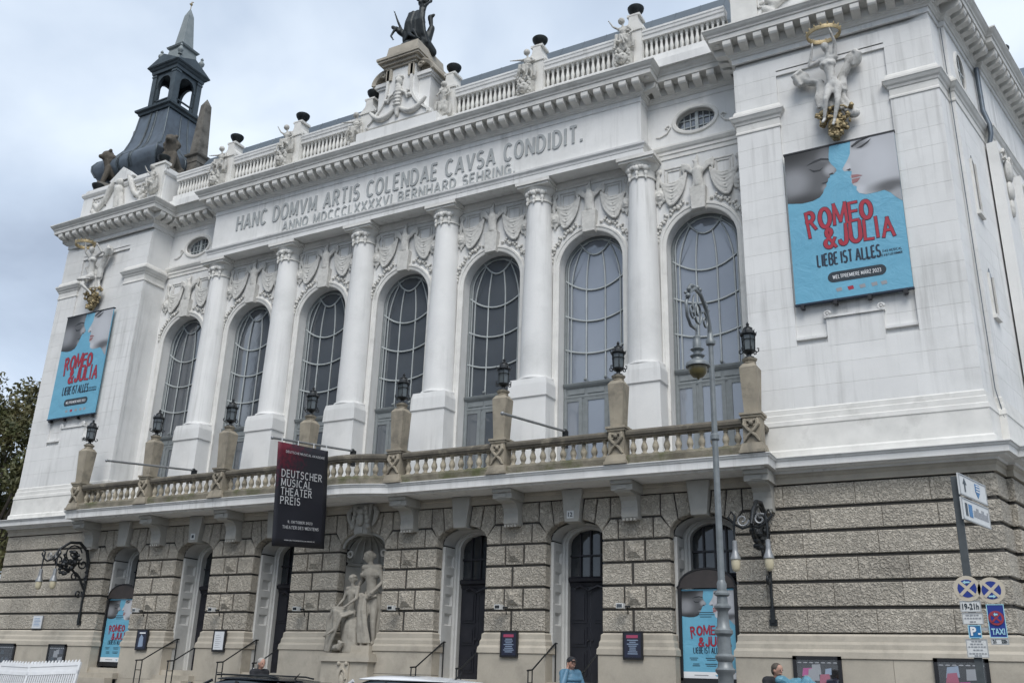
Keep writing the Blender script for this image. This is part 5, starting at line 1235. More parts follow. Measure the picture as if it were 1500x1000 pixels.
# ------------------------------------------------------------------ figures with golden wreath crowns on the wings
def wreath_mesh():
    mb = MB(); n = 36
    for i in range(n):
        a, b = 2*pi*i/n, 2*pi*(i+1)/n
        vs = []
        for t in (a, b):
            for r, z in ((0.41, -0.06), (0.44, -0.06), (0.455, 0.01), (0.44, 0.06), (0.41, 0.06), (0.40, 0.0)): vs.append((r*cos(t), r*sin(t)*0.8, z))
        mb.add(vs, [(j, (j+1) % 6, 6+(j+1) % 6, 6+j) for j in range(6)])
    for i in range(16):
        a = 2*pi*i/16; mb.cap((0.43*cos(a), 0.345*sin(a), 0.05), 0.028, (0.45*cos(a), 0.36*sin(a), 0.10), 0.018, 6)
    return mb.mesh('golden_wreath', 'gold', 50)
WRM = wreath_mesh()
def wing_figure(kind):
    mb = MB(); H = 1.98
    if kind == 0:
        human(mb, H, dict(pelvis=(0.08, -0.30, 16.62), chest=(0.0, -0.36, 17.25), neck=(0.02, -0.40, 17.55), head=(-0.02, -0.46, 17.74), face=(-0.2, -1, -0.25), shL=(0.20, -0.36, 17.42), shR=(-0.20, -0.36, 17.42),
              elL=(0.24, -0.46, 17.85), haL=(0.16, -0.60, 18.15), elR=(-0.46, -0.42, 17.30), haR=(-0.34, -0.50, 17.78), hipL=(0.18, -0.30, 16.55), hipR=(-0.03, -0.32, 16.55),
              knL=(0.16, -0.42, 16.0), anL=(0.02, -0.34, 15.52), toL=(0.0, -0.46, 15.35), knR=(-0.12, -0.48, 16.12), anR=(-0.22, -0.34, 15.62), toR=(-0.26, -0.44, 15.5)), fem=True)
        dl = [(-0.75, -0.15, 17.15)]; dr = [(0.62, -0.15, 17.35)]
    else:
        human(mb, H, dict(pelvis=(-0.05, -0.30, 16.62), chest=(-0.02, -0.36, 17.22), neck=(-0.02, -0.42, 17.5), head=(0.0, -0.50, 17.62), face=(0.3, -1, -0.5), shL=(0.20, -0.36, 17.38), shR=(-0.22, -0.36, 17.38),
              elL=(0.52, -0.40, 17.48), haL=(0.40, -0.52, 17.72), elR=(-0.40, -0.46, 17.60), haR=(-0.40, -0.56, 17.95), hipL=(0.06, -0.32, 16.5), hipR=(-0.15, -0.32, 16.5),
              knL=(-0.30, -0.62, 16.32), anL=(0.22, -0.55, 16.30), toL=(0.36, -0.6, 16.25), knR=(-0.05, -0.60, 16.05), anR=(0.30, -0.40, 15.72), toR=(0.4, -0.45, 15.6)), fem=True)
        dl = [(-0.2, -0.15, 16.9)]; dr = [(0.68, -0.2, 17.55)]
    for sx_, (c,) in ((-1, (dl[0],)), (1, (dr[0],))):
        x, y, z = c
        mb.sph((x, y, z), (0.24, 0.16, 0.24), 10, 6); mb.tube([(x+0.05, y-0.1, z+0.2), (x-0.16*sx_*-1, y-0.14, z+0.05), (x, y-0.12, z-0.28)], [0.08, 0.1, 0.05], 7)
        mb.tube([(x, y, z), ((x+0.05*sx_)*0.7, -0.16, z-0.15), (0.28*sx_, -0.12, 16.9), (0.32*sx_*0.9, -0.12, 16.45)], [0.16, 0.12, 0.13, 0.12], 8)
    folds(mb, [(-0.30, -0.12, 16.8), (-0.40, -0.16, 16.4), (-0.36, -0.18, 16.1)], [(0.30, -0.1, 16.9), (0.30, -0.12, 16.3), (0.52, -0.14, 15.75)], 6, 0.08)
    mb.sph((0.50, -0.14, 15.72), (0.16, 0.12, 0.13), 8, 6)
    return remesh(mb, 'figure', 'wing_statue', 0.028, 2)
gb = MB(); rr = random.Random(4)
for i in range(110):
    t = rr.random(); z = 15.95-0.85*t; w_ = 0.44*(1-t)**0.6+0.06
    gb.sph((rr.uniform(-w_, w_), -0.1-rr.random()*0.2, z), (rr.uniform(0.025, 0.07), 0.06, rr.uniform(0.025, 0.075)), 6, 4)
for i in range(8):
    t = i/7; gb.tube([(0.36*cos(a+i)*(1-t*0.7)-0.02, -0.2-0.08*sin(a), 15.9-0.75*t+0.1*sin(a)) for a in [q*0.7 for q in range(8)]], 0.025, 5)
gb.cap((0, -0.12, 15.5), 0.22, (0, -0.1, 15.12), 0.07)
GBM = gb.mesh('golden_console', 'gold', 60)
for kd, x, wx, wz, lab in ((0, 14.47, 0.0, 18.08, 'stone woman holding up a golden wreath high on the right wing'), (1, -14.72, -0.38, 17.92, 'stone figure with bent legs lifting a golden wreath on the left wing')):
    t = thing('wreath_figure', lab, 'statue', (x, 0, 0), group='wreath bearers on the two wings')
    put('figure', wing_figure(kd), t); put('golden_wreath', WRM, t, (wx, -0.58, wz)); put('golden_console', GBM, t, (0.02 if kd == 0 else 0.2, 0, 0))
# ------------------------------------------------------------------ statue group before the niche
st = thing('niche_statue', 'weathered stone statue group of standing woman and seated youth before the niche', 'statue', (0, 0.55, 0))
pd = MB(); pd.box(-0.82, 0.82, -0.95, 0.15, 0.3, 1.92); pd.box(-0.90, 0.90, -1.02, 0.15, 1.92, 2.06); pd.box(-0.86, 0.86, -0.98, 0.15, 2.06, 2.14); pd.box(-0.30, 0.72, -0.80, 0.15, 2.14, 2.36)
pd.box(-0.2, 0.2, -1.0, -0.9, 0.9, 1.9)
pd.build('pedestal', 'stone', st)
c = MB(); c.tube([(0.14*cos(a)*(1-a/14), -1.02, 1.45+0.3*sin(a)*(1-a/16)) for a in [q*0.6 for q in range(14)]], 0.035, 6); c.sph((0, -1.02, 1.4), (0.1, 0.05, 0.18), 8, 6); c.sph((-0.13, -1.02, 1.86), 0.06, 6, 5); c.sph((0.13, -1.02, 1.86), 0.06, 6, 5)
c.build('cartouche', 'stone', st, smooth=60)
mb = MB()
human(mb, 2.52, dict(pelvis=(0.40, -0.42, 3.78), chest=(0.36, -0.48, 4.36), neck=(0.32, -0.50, 4.66), head=(0.27, -0.55, 4.84), face=(-0.8, -0.55, -0.15), shL=(0.58, -0.42, 4.54), shR=(0.14, -0.52, 4.54),
      elL=(0.76, -0.42, 4.14), haL=(0.60, -0.64, 3.86), elR=(0.02, -0.42, 4.20), haR=(-0.10, -0.55, 3.95), hipL=(0.50, -0.40, 3.68), hipR=(0.31, -0.46, 3.68), knL=(0.55, -0.48, 3.02), anL=(0.58, -0.44, 2.44), toL=(0.55, -0.62, 2.38),
      knR=(0.32, -0.62, 3.02), anR=(0.40, -0.50, 2.44), toR=(0.34, -0.68, 2.38)), fem=True)
for i in range(12):
    a = 2*pi*i/12; mb.sph((0.27+0.11*cos(a), -0.53+0.12*sin(a), 4.91+0.03*sin(3*a)), 0.05, 7, 5)
mb.sph((0.38, -0.46, 4.88), 0.09, 8, 6); mb.sph((0.28, -0.53, 4.93), (0.14, 0.15, 0.11), 10, 7)
folds(mb, [(0.16, -0.64, 3.80), (0.15, -0.70, 3.4), (0.20, -0.72, 2.9), (0.30, -0.70, 2.42)], [(0.34, -0.66, 3.72), (0.40, -0.70, 3.3), (0.48, -0.70, 2.85), (0.58, -0.64, 2.42)], 6, 0.05, 0.02)
mb.tube([(0.16, -0.62, 3.8), (0.40, -0.66, 3.66), (0.64, -0.52, 3.74)], [0.045, 0.055, 0.045], 7)
mb.tube([(0.64, -0.38, 3.8), (0.66, -0.30, 3.3), (0.64, -0.30, 2.7), (0.62, -0.32, 2.4)], [0.06, 0.08, 0.09, 0.08], 7)
human(mb, 1.78, dict(pelvis=(-0.14, -0.66, 3.26), chest=(-0.10, -0.70, 3.80), neck=(-0.10, -0.72, 4.04), head=(-0.11, -0.75, 4.19), face=(-0.7, -0.7, 0.2), shL=(0.05, -0.66, 3.95), shR=(-0.26, -0.72, 3.93), elL=(0.14, -0.82, 3.64), haL=(-0.06, -0.94, 3.46), elR=(-0.38, -0.72, 3.64), haR=(-0.46, -0.90, 3.42),
      hipL=(-0.06, -0.68, 3.20), hipR=(-0.22, -0.68, 3.20), knL=(-0.44, -1.00, 3.28), anL=(-0.42, -1.02, 2.78), toL=(-0.54, -1.10, 2.66), knR=(-0.56, -0.92, 3.34), anR=(-0.62, -0.96, 2.72), toR=(-0.74, -1.02, 2.60)))
for i in range(9):
    a = 2*pi*i/9; mb.sph((-0.10+0.085*cos(a), -0.74+0.09*sin(a), 4.26+0.02*cos(2*a)), 0.042, 6, 5)
mb.sph((-0.10, -0.74, 4.26), (0.105, 0.11, 0.085), 10, 7)
folds(mb, [(-0.24, -0.88, 3.38), (-0.5, -1.0, 3.38), (-0.68, -0.98, 3.0), (-0.74, -0.96, 2.4), (-0.76, -0.94, 2.18)], [(0.04, -0.78, 3.26), (-0.18, -0.98, 3.12), (-0.28, -0.98, 2.95), (-0.55, -0.96, 2.4), (-0.62, -0.94, 2.18)], 5, 0.045, 0.02)
mb.cap((-0.10, -0.56, 2.2), 0.32, (-0.10, -0.56, 2.92), 0.28); mb.tube([(-0.4, -0.94, 2.28), (-0.2, -1.0, 2.3), (-0.12, -0.97, 2.4), (-0.25, -0.97, 2.46)], [0.09, 0.1, 0.08, 0.05], 7)
put('figures', remesh(mb, 'figures', 'statue', 0.017, 1), st)

# ================================================================== TURRET over the left wing
tx, ty = -15.75, 2.95
turret = bpy.data.objects.new('turret', None); COL.objects.link(turret); turret.parent = theatre; turret.location = (tx, ty, 0); turret['label'] = 'slate grey bell-roofed turret with open lantern and spire'
def sq(prof, mb=None, n=1):
    mb = mb or MB(); vs = []
    for a, z in prof: vs += [(-a, -a, z), (a, -a, z), (a, a, z), (-a, a, z)]
    fs = [(i*4+k, i*4+(k+1) % 4, (i+1)*4+(k+1) % 4, (i+1)*4+k) for i in range(len(prof)-1) for k in range(4)]
    return mb.add(vs, fs+[(3, 2, 1, 0), tuple(range(len(vs)-4, len(vs)))])
dome = [(1.62, 20.6), (1.75, 22.2), (1.96, 22.48), (2.10, 22.78), (2.11, 23.02), (1.98, 23.26), (1.72, 23.48), (1.45, 23.75), (1.25, 24.1), (1.12, 24.6), (1.03, 25.2), (0.98, 25.8), (0.96, 26.0)]
o = sq(dome).build('bell_roof', 'zinc', turret, smooth=40)
mb = MB()
for k in range(4):
    a = k*pi/2
    for u in (-0.22, 0.22): mb.tube([Vector((r*u/0.75*0.55, -r-0.01, z)) for r, z in dome[2:]], 0.03, 6)
    if k < 4:
        M = Matrix.Rotation(a, 4, 'Z'); q = MB()
        for u in (-0.22, 0.22): q.tube([Vector((r*u, -r-0.01, z)) for r, z in dome[2:]], 0.03, 6)
        q.tube([Vector((r, -r, z)) for r, z in dome[2:]], 0.035, 6)
        if k == 0: mb = MB()
        mb.join(q, M)
mb.build('roof_ribs', 'turret_lead', turret, smooth=60)
sq([(0.96, 26.0), (1.03, 26.02), (1.06, 26.12), (1.16, 26.18), (1.18, 26.28), (1.0, 26.33), (0.88, 26.36), (0.88, 26.5)]).build('lantern_base', 'turret_lead', turret)
lt = MB()
for sx_ in (-1, 1):
    for sy_ in (-1, 1):
        x, y = sx_*0.66, sy_*0.66; lt.box(x-0.14, x+0.14, y-0.14, y+0.14, 26.45, 28.35); lt.box(x-0.17, x+0.17, y-0.17, y+0.17, 26.45, 26.62); lt.box(x-0.165, x+0.165, y-0.165, y+0.165, 28.2, 28.3)
for k in range(4):
    q = MB(); P, _ = arch_pts(0, 0.42, 27.75, 0.42, 27.6, 12)
    q.prism([(-0.54, 28.35)]+[(-0.54, 27.6)]+P+[(0.54, 27.6), (0.54, 28.35)], -0.74, -0.60)
    for s2 in (-1, 1): q.box(s2*0.47-0.07, s2*0.47+0.07, -0.72, -0.62, 26.5, 27.62)
    q.box(-0.5, 0.5, -0.72, -0.64, 26.82, 26.88); q.box(-0.5, 0.5, -0.7, -0.66, 26.62, 26.66)
    lt.join(q, Matrix.Rotation(k*pi/2, 4, 'Z'))
sq([(0.80, 28.35), (0.84, 28.36), (0.86, 28.5), (0.92, 28.55), (0.96, 28.62), (1.02, 28.66), (1.02, 28.72), (0.75, 28.8)], lt)
lantern_o = lt.build('lantern', 'turret_lead', turret)
pdm = MB()
for k in range(4):
    q = MB().prism([(-1.04, 28.70), (1.04, 28.70), (0, 29.22)], -1.04, 0.0); q.prism([(-0.7, 28.76), (0.7, 28.76), (0, 29.08)], -0.985, -0.9)
    pdm.join(q, Matrix.Rotation(k*pi/2, 4, 'Z'))
pdm.build('pediments', 'turret_lead', turret)
sq([(0.62, 28.7), (0.55, 29.2), (0.50, 29.35), (0.46, 29.8), (0.44, 29.95), (0.52, 29.99), (0.56, 30.07), (0.44, 30.12), (0.36, 30.2)]).build('spire_base', 'turret_pale', turret)
sq([(0.34, 30.18), (0.31, 30.3), (0.16, 32.1), (0.10, 32.3), (0.02, 32.55)]).build('spire', 'turret_pale', turret)
mb = MB().tube([(0, 0, 32.5), (0, 0, 32.85)], 0.02, 6); mb.sph((0, 0, 32.85), 0.07, 8, 5); mb.box(-0.14, 0.14, -0.015, 0.015, 32.92, 32.95); mb.tube([(0, 0, 32.85), (0, 0, 33.05)], 0.015, 5); mb.build('finial', 'gold', turret)
ur = MB().lathe([(0.10, 0), (0.06, 0.06), (0.13, 0.18), (0.15, 0.28), (0.08, 0.38), (0.05, 0.44), (0.08, 0.5), (0.03, 0.6)], 10).mesh('urn', 'turret_pale', 50)
for sx_ in (-1, 1):
    for sy_ in (-1, 1): put('urn', ur, turret, (sx_*0.66, sy_*0.66, 29.25))
ob = MB(); sq([(0.36, 21.0), (0.36, 23.0), (0.39, 23.05), (0.34, 23.1), (0.33, 23.35), (0.42, 23.42), (0.44, 23.5), (0.31, 23.56), (0.28, 23.6), (0.17, 26.2), (0.0, 26.6)], ob)
OBM = ob.mesh('obelisk', 'old_stone')
for x, y in ((-13.45, 2.95), (-18.15, 3.1)): put('obelisk', OBM, turret, (x-tx, y-ty, 0))
ln_ = MB()   # crouching sphinx-like beast on the corner
ln_.cap((0, 0.5, 0.35), 0.33, (0, -0.05, 0.75), 0.27); ln_.cap((0, -0.05, 0.8), 0.23, (0, -0.2, 1.15), 0.2); ln_.sph((0, -0.28, 1.3), (0.2, 0.22, 0.24), 10, 7); ln_.sph((0, -0.48, 1.24), (0.1, 0.12, 0.09), 8, 5)
for s2 in (-1, 1):
    ln_.cap((s2*0.16, -0.15, 0.8), 0.12, (s2*0.18, -0.3, 0.08), 0.09); ln_.cap((s2*0.2, 0.45, 0.4), 0.2, (s2*0.24, 0.2, 0.1), 0.12); ln_.sph((s2*0.16, -0.22, 1.5), 0.08, 6, 5); ln_.sph((s2*0.2, -0.1, 1.2), 0.14, 8, 6)
ln_.sph((0, 0.2, 0.0), (0.4, 0.7, 0.16), 10, 6)
for i in range(16):
    a = 2*pi*i/16; ln_.sph((0.24*cos(a), -0.14, 1.16+0.26*sin(a)), 0.075, 6, 5)
LBM = remesh(ln_, 'stone_beast', 'dark_stone', 0.03, 1)
for x, y, r_, lab in ((-13.35, 1.45, 0.5, 'dark weathered stone beast crouching at the right foot of the turret'), (-16.75, 1.15, -0.5, 'dark weathered stone beast crouching at the left foot of the turret')):
    o = put('stone_beast', LBM, None, (x, y, 21.75), r_); o.scale = (1.2, 1.2, 1.2); tag(o, lab, 'statue', 'stone beasts at the turret foot')
    MB().box(-0.42, 0.42, -0.5, 0.75, -0.8, 0.02).build('block', 'old_stone', o)
# ================================================================== LANTERNS on the balcony pillars
lp = {}
mb = MB().lathe([(0.05, 0), (0.13, 0.0), (0.12, 0.03), (0.06, 0.05), (0.05, 0.10), (0.12, 0.14), (0.15, 0.17), (0.15, 0.19)], 12); lp['base'] = mb.mesh('base', 'iron', 40)
mb = MB()
for k in range(6):
    a = 2*pi*k/6
    mb.tube([(0.145*cos(a), 0.145*sin(a), 0.18), (0.165*cos(a), 0.165*sin(a), 0.60)], 0.013, 5)
    mb.tube([(r*cos(a), r*sin(a), z) for r, z in ((0.13, 0.20), (0.19, 0.14), (0.235, 0.16), (0.24, 0.23), (0.205, 0.25), (0.20, 0.21))], [0.016, 0.016, 0.016, 0.015, 0.012, 0.01], 5)
for z, r in ((0.19, 0.15), (0.60, 0.172), (0.47, 0.162)): mb.tube([(r*cos(2*pi*k/12), r*sin(2*pi*k/12), z) for k in range(13)], 0.011, 5)
lp['frame'] = mb.mesh('frame', 'iron', 60)
lp['glass'] = MB().lathe([(0.135, 0.2), (0.155, 0.59)], 6).mesh('glass', 'lantern_glass')
mb = MB().lathe([(0.20, 0.60), (0.205, 0.62), (0.17, 0.66), (0.13, 0.72), (0.11, 0.77), (0.12, 0.78), (0.06, 0.82), (0.03, 0.86), (0.045, 0.89), (0.01, 0.95)], 12)
for k in range(6):
    a = 2*pi*k/6+pi/6; mb.cap((0.19*cos(a), 0.19*sin(a), 0.62), 0.018, (0.21*cos(a), 0.21*sin(a), 0.70), 0.008, 5)
lp['cap'] = mb.mesh('cap', 'iron', 50)
ORD = ['leftmost', 'second from the left', 'third from the left', 'fourth from the left', 'fifth from the left', 'third from the right', 'second from the right', 'rightmost']
for i, x in enumerate(PX):
    t = thing('lantern', 'black iron lantern on a balcony pillar, %s of the eight' % ORD[i], 'lantern', (x, YB, 9.13), group='lanterns on the balcony pillars')
    for nm in ('base', 'frame', 'glass', 'cap'): put(nm, lp[nm], t)
# ================================================================== wrought-iron wall lamps
def spiral(c, r0, turns, ax=(1, 2), sgn=1, n=22, a0=0.0):
    pts = []
    for i in range(n):
        t = i/(n-1); a = a0+sgn*turns*2*pi*t; r = r0*(1-0.8*t); p = [c[0], c[1], c[2]]; p[ax[0]] += r*cos(a); p[ax[1]] += r*sin(a); pts.append(tuple(p))
    return pts
wl = {}
mb = MB()
mb.tube([(0, -0.05, 3.05), (0, -0.06, 3.6), (0, -0.05, 4.3), (0, -0.08, 5.0), (0, -0.22, 5.42), (0, -0.55, 5.66), (0, -0.95, 5.62), (0, -1.3, 5.36), (0, -1.5, 5.02)], [0.04, 0.035, 0.045, 0.06, 0.06, 0.055, 0.05, 0.045, 0.04], 8)
mb.tube([(0, -0.08, 4.1), (0, -0.35, 4.5), (0, -0.7, 4.72), (0, -1.1, 4.72), (0, -1.4, 4.9)], [0.04, 0.045, 0.045, 0.04, 0.035], 7)
wl['arm'] = mb.mesh('arm', 'iron', 60)
for q_i, (c, r0, tn, sg_, a0) in enumerate((((0, -0.75, 5.22), 0.36, 1.6, 1, 0.3), ((0, -1.25, 4.98), 0.24, 1.4, -1, 1.0), ((0, -0.30, 4.95), 0.2, 1.3, 1, 2.0), ((0, -0.28, 3.95), 0.15, 1.3, -1, 0.6), ((0, -0.55, 4.5), 0.16, 1.3, 1, 0.2))):
    wl['scroll%d' % q_i] = MB().tube(spiral(c, r0, tn, (1, 2), sg_, 24, a0), 0.028, 6).mesh('scroll', 'iron', 60)
for s2 in (-1, 1):
    wl['lamp_arm%d' % s2] = MB().tube([(0, -1.45, 5.0), (s2*0.18, -1.58, 4.92), (s2*0.36, -1.6, 5.02), (s2*0.50, -1.6, 5.18), (s2*0.42, -1.6, 5.30), (s2*0.34, -1.6, 5.20), (s2*0.37, -1.6, 5.0), (s2*0.37, -1.6, 4.62)], [0.03]*7+[0.016], 6).mesh('lamp_arm', 'iron', 60)
    wl['side_scroll%d' % s2] = MB().tube(spiral((s2*0.2, -1.5, 5.12), 0.15, 1.3, (0, 2), s2, 18), 0.022, 5).mesh('scroll', 'iron_silver', 60)
mb = MB(); rr = random.Random(12)
for i in range(26): mb.sph((rr.uniform(-0.13, 0.13), -0.8+rr.uniform(-0.35, 0.3), 5.05+rr.uniform(-0.3, 0.3)), (rr.uniform(0.05, 0.1), rr.uniform(0.05, 0.1), rr.uniform(0.05, 0.1)), 6, 4)
for i in range(10): mb.sph((rr.uniform(-0.1, 0.1), -1.0+rr.uniform(-0.25, 0.25), 4.68+rr.uniform(-0.14, 0.1)), rr.uniform(0.05, 0.085), 6, 4)
for i in range(9): mb.sph((0.03*((i % 2)*2-1), -0.09, 4.3+0.1*i), 0.05, 6, 4)
wl['iron_foliage'] = mb.mesh('iron_foliage', 'iron')
wl['wall_plate'] = MB().box(-0.09, 0.09, -0.05, -0.005, 2.92, 3.06).box(-0.05, 0.05, -0.09, -0.005, 2.98, 3.3).mesh('wall_plate', 'iron')
LC = MB().lathe([(0.03, 0.02), (0.055, 0.0), (0.06, -0.18), (0.062, -0.2), (0.07, -0.24), (0.115, -0.36), (0.12, -0.40), (0.10, -0.41)][::-1], 14).mesh('lamp_cap', 'iron_silver', 40)
LG = MB().lathe([(0.10, -0.41), (0.10, -0.5), (0.088, -0.60), (0.065, -0.65), (0.02, -0.67)][::-1], 14).mesh('lamp_glass', 'opal', 60)
for sg, lab in ((-1, 'ornate wrought-iron wall lamp with two pendant lights on the left wing'), (1, 'ornate wrought-iron wall lamp with two pendant lights on the right wing')):
    t = thing('wall_lamp', lab, 'wall lamp', (sg*12.02, 0, 0), group='wrought-iron wall lamps')
    for nm, me in wl.items(): put(me.name.split('.')[0], me, t)
    for s2 in (-1, 1): c = put('lamp_cap', LC, t, (s2*0.37, -1.6, 4.64)); put('lamp_glass', LG, c)
# ================================================================== posters
def flat(poly, m, y, th=0.0025): return MB().prism(poly, y-th, y).mesh('print', m)
MANF = [(0.0, 0.0), (0.445, 0.0), (0.432, 0.06), (0.428, 0.10), (0.45, 0.13), (0.49, 0.165), (0.492, 0.18), (0.462, 0.198), (0.43, 0.197), (0.425, 0.212), (0.405, 0.222), (0.402, 0.24), (0.385, 0.25), (0.385, 0.268), (0.36, 0.285), (0.345, 0.31), (0.31, 0.335), (0.24, 0.35), (0.14, 0.352), (0.06, 0.343), (0.0, 0.335)]
MANF = [(u*0.95, v) for u, v in MANF]
WOMF = [(1.0, 0.0), (0.615, 0.0), (0.605, 0.05), (0.60, 0.085), (0.575, 0.12), (0.54, 0.155), (0.52, 0.178), (0.535, 0.195), (0.575, 0.198), (0.60, 0.205), (0.595, 0.225), (0.582, 0.24), (0.592, 0.258), (0.588, 0.278), (0.60, 0.298), (0.63, 0.312), (0.625, 0.335), (0.645, 0.358), (0.70, 0.375), (0.78, 0.375), (0.86, 0.37), (0.91, 0.395), (0.95, 0.43), (1.0, 0.462)]
def shape(w_, h_, q): return [(-w_/2+u*w_, h_-v*h_) for u, v in q]
def poster_art(par, w_, h_, y, lower=False):
    P2 = lambda nm, me, loc=(0, 0, 0): put(nm, me, par, loc)
    vs = 0.86 if lower else 1.0         # vertical squeeze of the picture part
    k = lambda q: shape(w_, h_, [(u, v*vs) for u, v in q])
    P2('face_print', flat(k(MANF), 'skin_dark', y)); P2('face_print', flat(k(WOMF), 'skin_light', y))
    y2 = y-0.004
    for q, m_ in (([(0.20, 0.103), (0.27, 0.080), (0.34, 0.072), (0.405, 0.085), (0.41, 0.096), (0.34, 0.086), (0.27, 0.094)], 'print_brow'), ([(0.22, 0.130), (0.27, 0.146), (0.32, 0.148), (0.355, 0.138), (0.32, 0.158), (0.26, 0.158)], 'print_brow'),
                  ([(0.395, 0.193), (0.43, 0.186), (0.438, 0.198), (0.405, 0.198)], 'print_brow'), ([(0.32, 0.243), (0.381, 0.239), (0.366, 0.249), (0.34, 0.25)], 'print_brow'),
                  ([(0.615, 0.036), (0.67, 0.010), (0.74, 0.0), (0.80, 0.0), (0.70, 0.018), (0.625, 0.046)], 'print_brow'), ([(0.66, 0.058), (0.71, 0.060), (0.77, 0.036), (0.80, 0.012), (0.755, 0.030), (0.70, 0.048)], 'print_brow'),
                  ([(0.555, 0.189), (0.585, 0.184), (0.60, 0.192), (0.575, 0.197)], 'print_brow'), ([(0.592, 0.228), (0.65, 0.234), (0.69, 0.247), (0.64, 0.251), (0.594, 0.25)], 'print_lip'), ([(0.594, 0.258), (0.67, 0.258), (0.64, 0.283), (0.595, 0.288)], 'print_lip')):
        P2('print_detail', flat(k(q), m_, y2))
    rg = random.Random(5); Z = (lambda v: h_-v*h_)
    for txt, u0, u1, vb, cap_ in (('ROMEO', 0.165, 0.735, 0.535, 0.115), ('&JULIA', 0.305, 0.90, 0.668, 0.115)):
        vb = vb*(0.935 if lower else 1); H2 = cap_*h_*(0.62 if lower else 1.0)*1.0
        if lower: H2 = 0.088*h_
        for m_, wt_, yy in (('print_navy', 0.128, y-0.003), ('print_red', 0.096, y-0.0075)):
            me = drawn(txt, H2, (u1-u0)*w_, m_, wt_, 0.0012, jig=random.Random(len(txt)+3), gap=0.36, round_end=True, tall_r=True)
            me.transform(Matrix.Rotation(radians(-1.5), 4, 'Y')); P2('lettering', me, (-w_/2+u0*w_, yy, Z(vb)))
    def line(txt, u0, u1, vb, cap_, m_, wt_=0.08): P2('lettering', drawn(txt, cap_*h_, (u1-u0)*w_, m_, wt_, 0.0012, gap=0.32), (-w_/2+u0*w_, y-0.003, Z(vb)))
    if not lower:
        line('LIEBE IST ALLES', 0.225, 0.765, 0.785, 0.074, 'print_navy', 0.07)
        line('DAS MUSICAL', 0.785, 0.945, 0.762, 0.014, 'print_navy'); line('VON PETER PLATE & ULF LEO SOMMER', 0.64, 0.945, 0.786, 0.013, 'print_navy')
        n = 10; r = 0.033*h_; x0, x1, zc = -w_/2+0.30*w_+r, -w_/2+0.80*w_-r, Z(0.866)
        pill = [(x1+r*sin(pi*i/n), zc+r*cos(pi*i/n)) for i in range(n+1)]+[(x0-r*sin(pi*i/n), zc-r*cos(pi*i/n)) for i in range(n+1)]
        P2('print_detail', flat(pill, 'print_dark', y))
        line('WELTPREMIERE MÄRZ 2023', 0.345, 0.755, 0.877, 0.022, 'print_white', 0.062)
        for i, u in enumerate((0.36, 0.46, 0.56, 0.66, 0.74)): P2('print_detail', flat(shape(w_, h_, [(u, 0.938), (u+0.05, 0.934), (u+0.055, 0.956), (u+0.01, 0.96)]), 'print_red' if i == 1 else 'print_grey', y))
    else:
        line('LIEBE IST ALLES', 0.20, 0.74, 0.705, 0.062, 'print_navy', 0.068)
        for i, (u, v, L_) in enumerate(((0.30, 0.245, 0.3), (0.27, 0.27, 0.34), (0.34, 0.295, 0.22), (0.12, 0.755, 0.16), (0.14, 0.775, 0.12), (0.42, 0.755, 0.2), (0.44, 0.775, 0.17), (0.18, 0.82, 0.12), (0.17, 0.84, 0.14), (0.41, 0.82, 0.22), (0.43, 0.84, 0.18))):
            P2('print_detail', flat(shape(w_, h_, [(u, v), (u+L_, v), (u+L_, v+0.008), (u, v+0.008)]), 'print_dark', y))
        P2('print_detail', flat(shape(w_, h_, [(0, 0.91), (1, 0.91), (1, 0.985), (0, 0.985)]), 'print_white', y))
        P2('print_detail', flat(shape(w_, h_, [(0.2, 0.942), (0.46, 0.942), (0.46, 0.952), (0.2, 0.952)]), 'print_grey', y-0.003))
        P2('print_detail', flat(shape(w_, h_, [(0.58, 0.94), (0.66, 0.94), (0.62, 0.96)]), 'poster_blue', y-0.003))
for sg, cx, lab in ((1, 14.48, 'large sky-blue musical poster with two facing profiles on the right wing'), (-1, -14.55, 'large sky-blue musical poster with two facing profiles on the left wing')):
    t = thing('wing_poster', lab, 'poster', (cx, -0.10, 10.66), group='large posters on the wings')
    MB().box(-1.38, 1.38, -0.02, 0.02, 0, 4.28).build('banner_sheet', 'poster_blue', t)
    MB().box(-1.40, 1.40, -0.035, 0.06, 4.275, 4.32).build('top_rail', 'black_frame', t); MB().box(-1.40, 1.40, -0.03, 0.06, -0.045, 0.0).build('bottom_rail', 'print_navy', t)
    poster_art(t, 2.76, 4.28, -0.021)
    for u in (-1.22, -0.42, 0.38, 1.2): MB().box(u-0.045, u+0.045, -0.05, 0.1, -0.14, -0.046).build('clamp', 'black_frame', t)
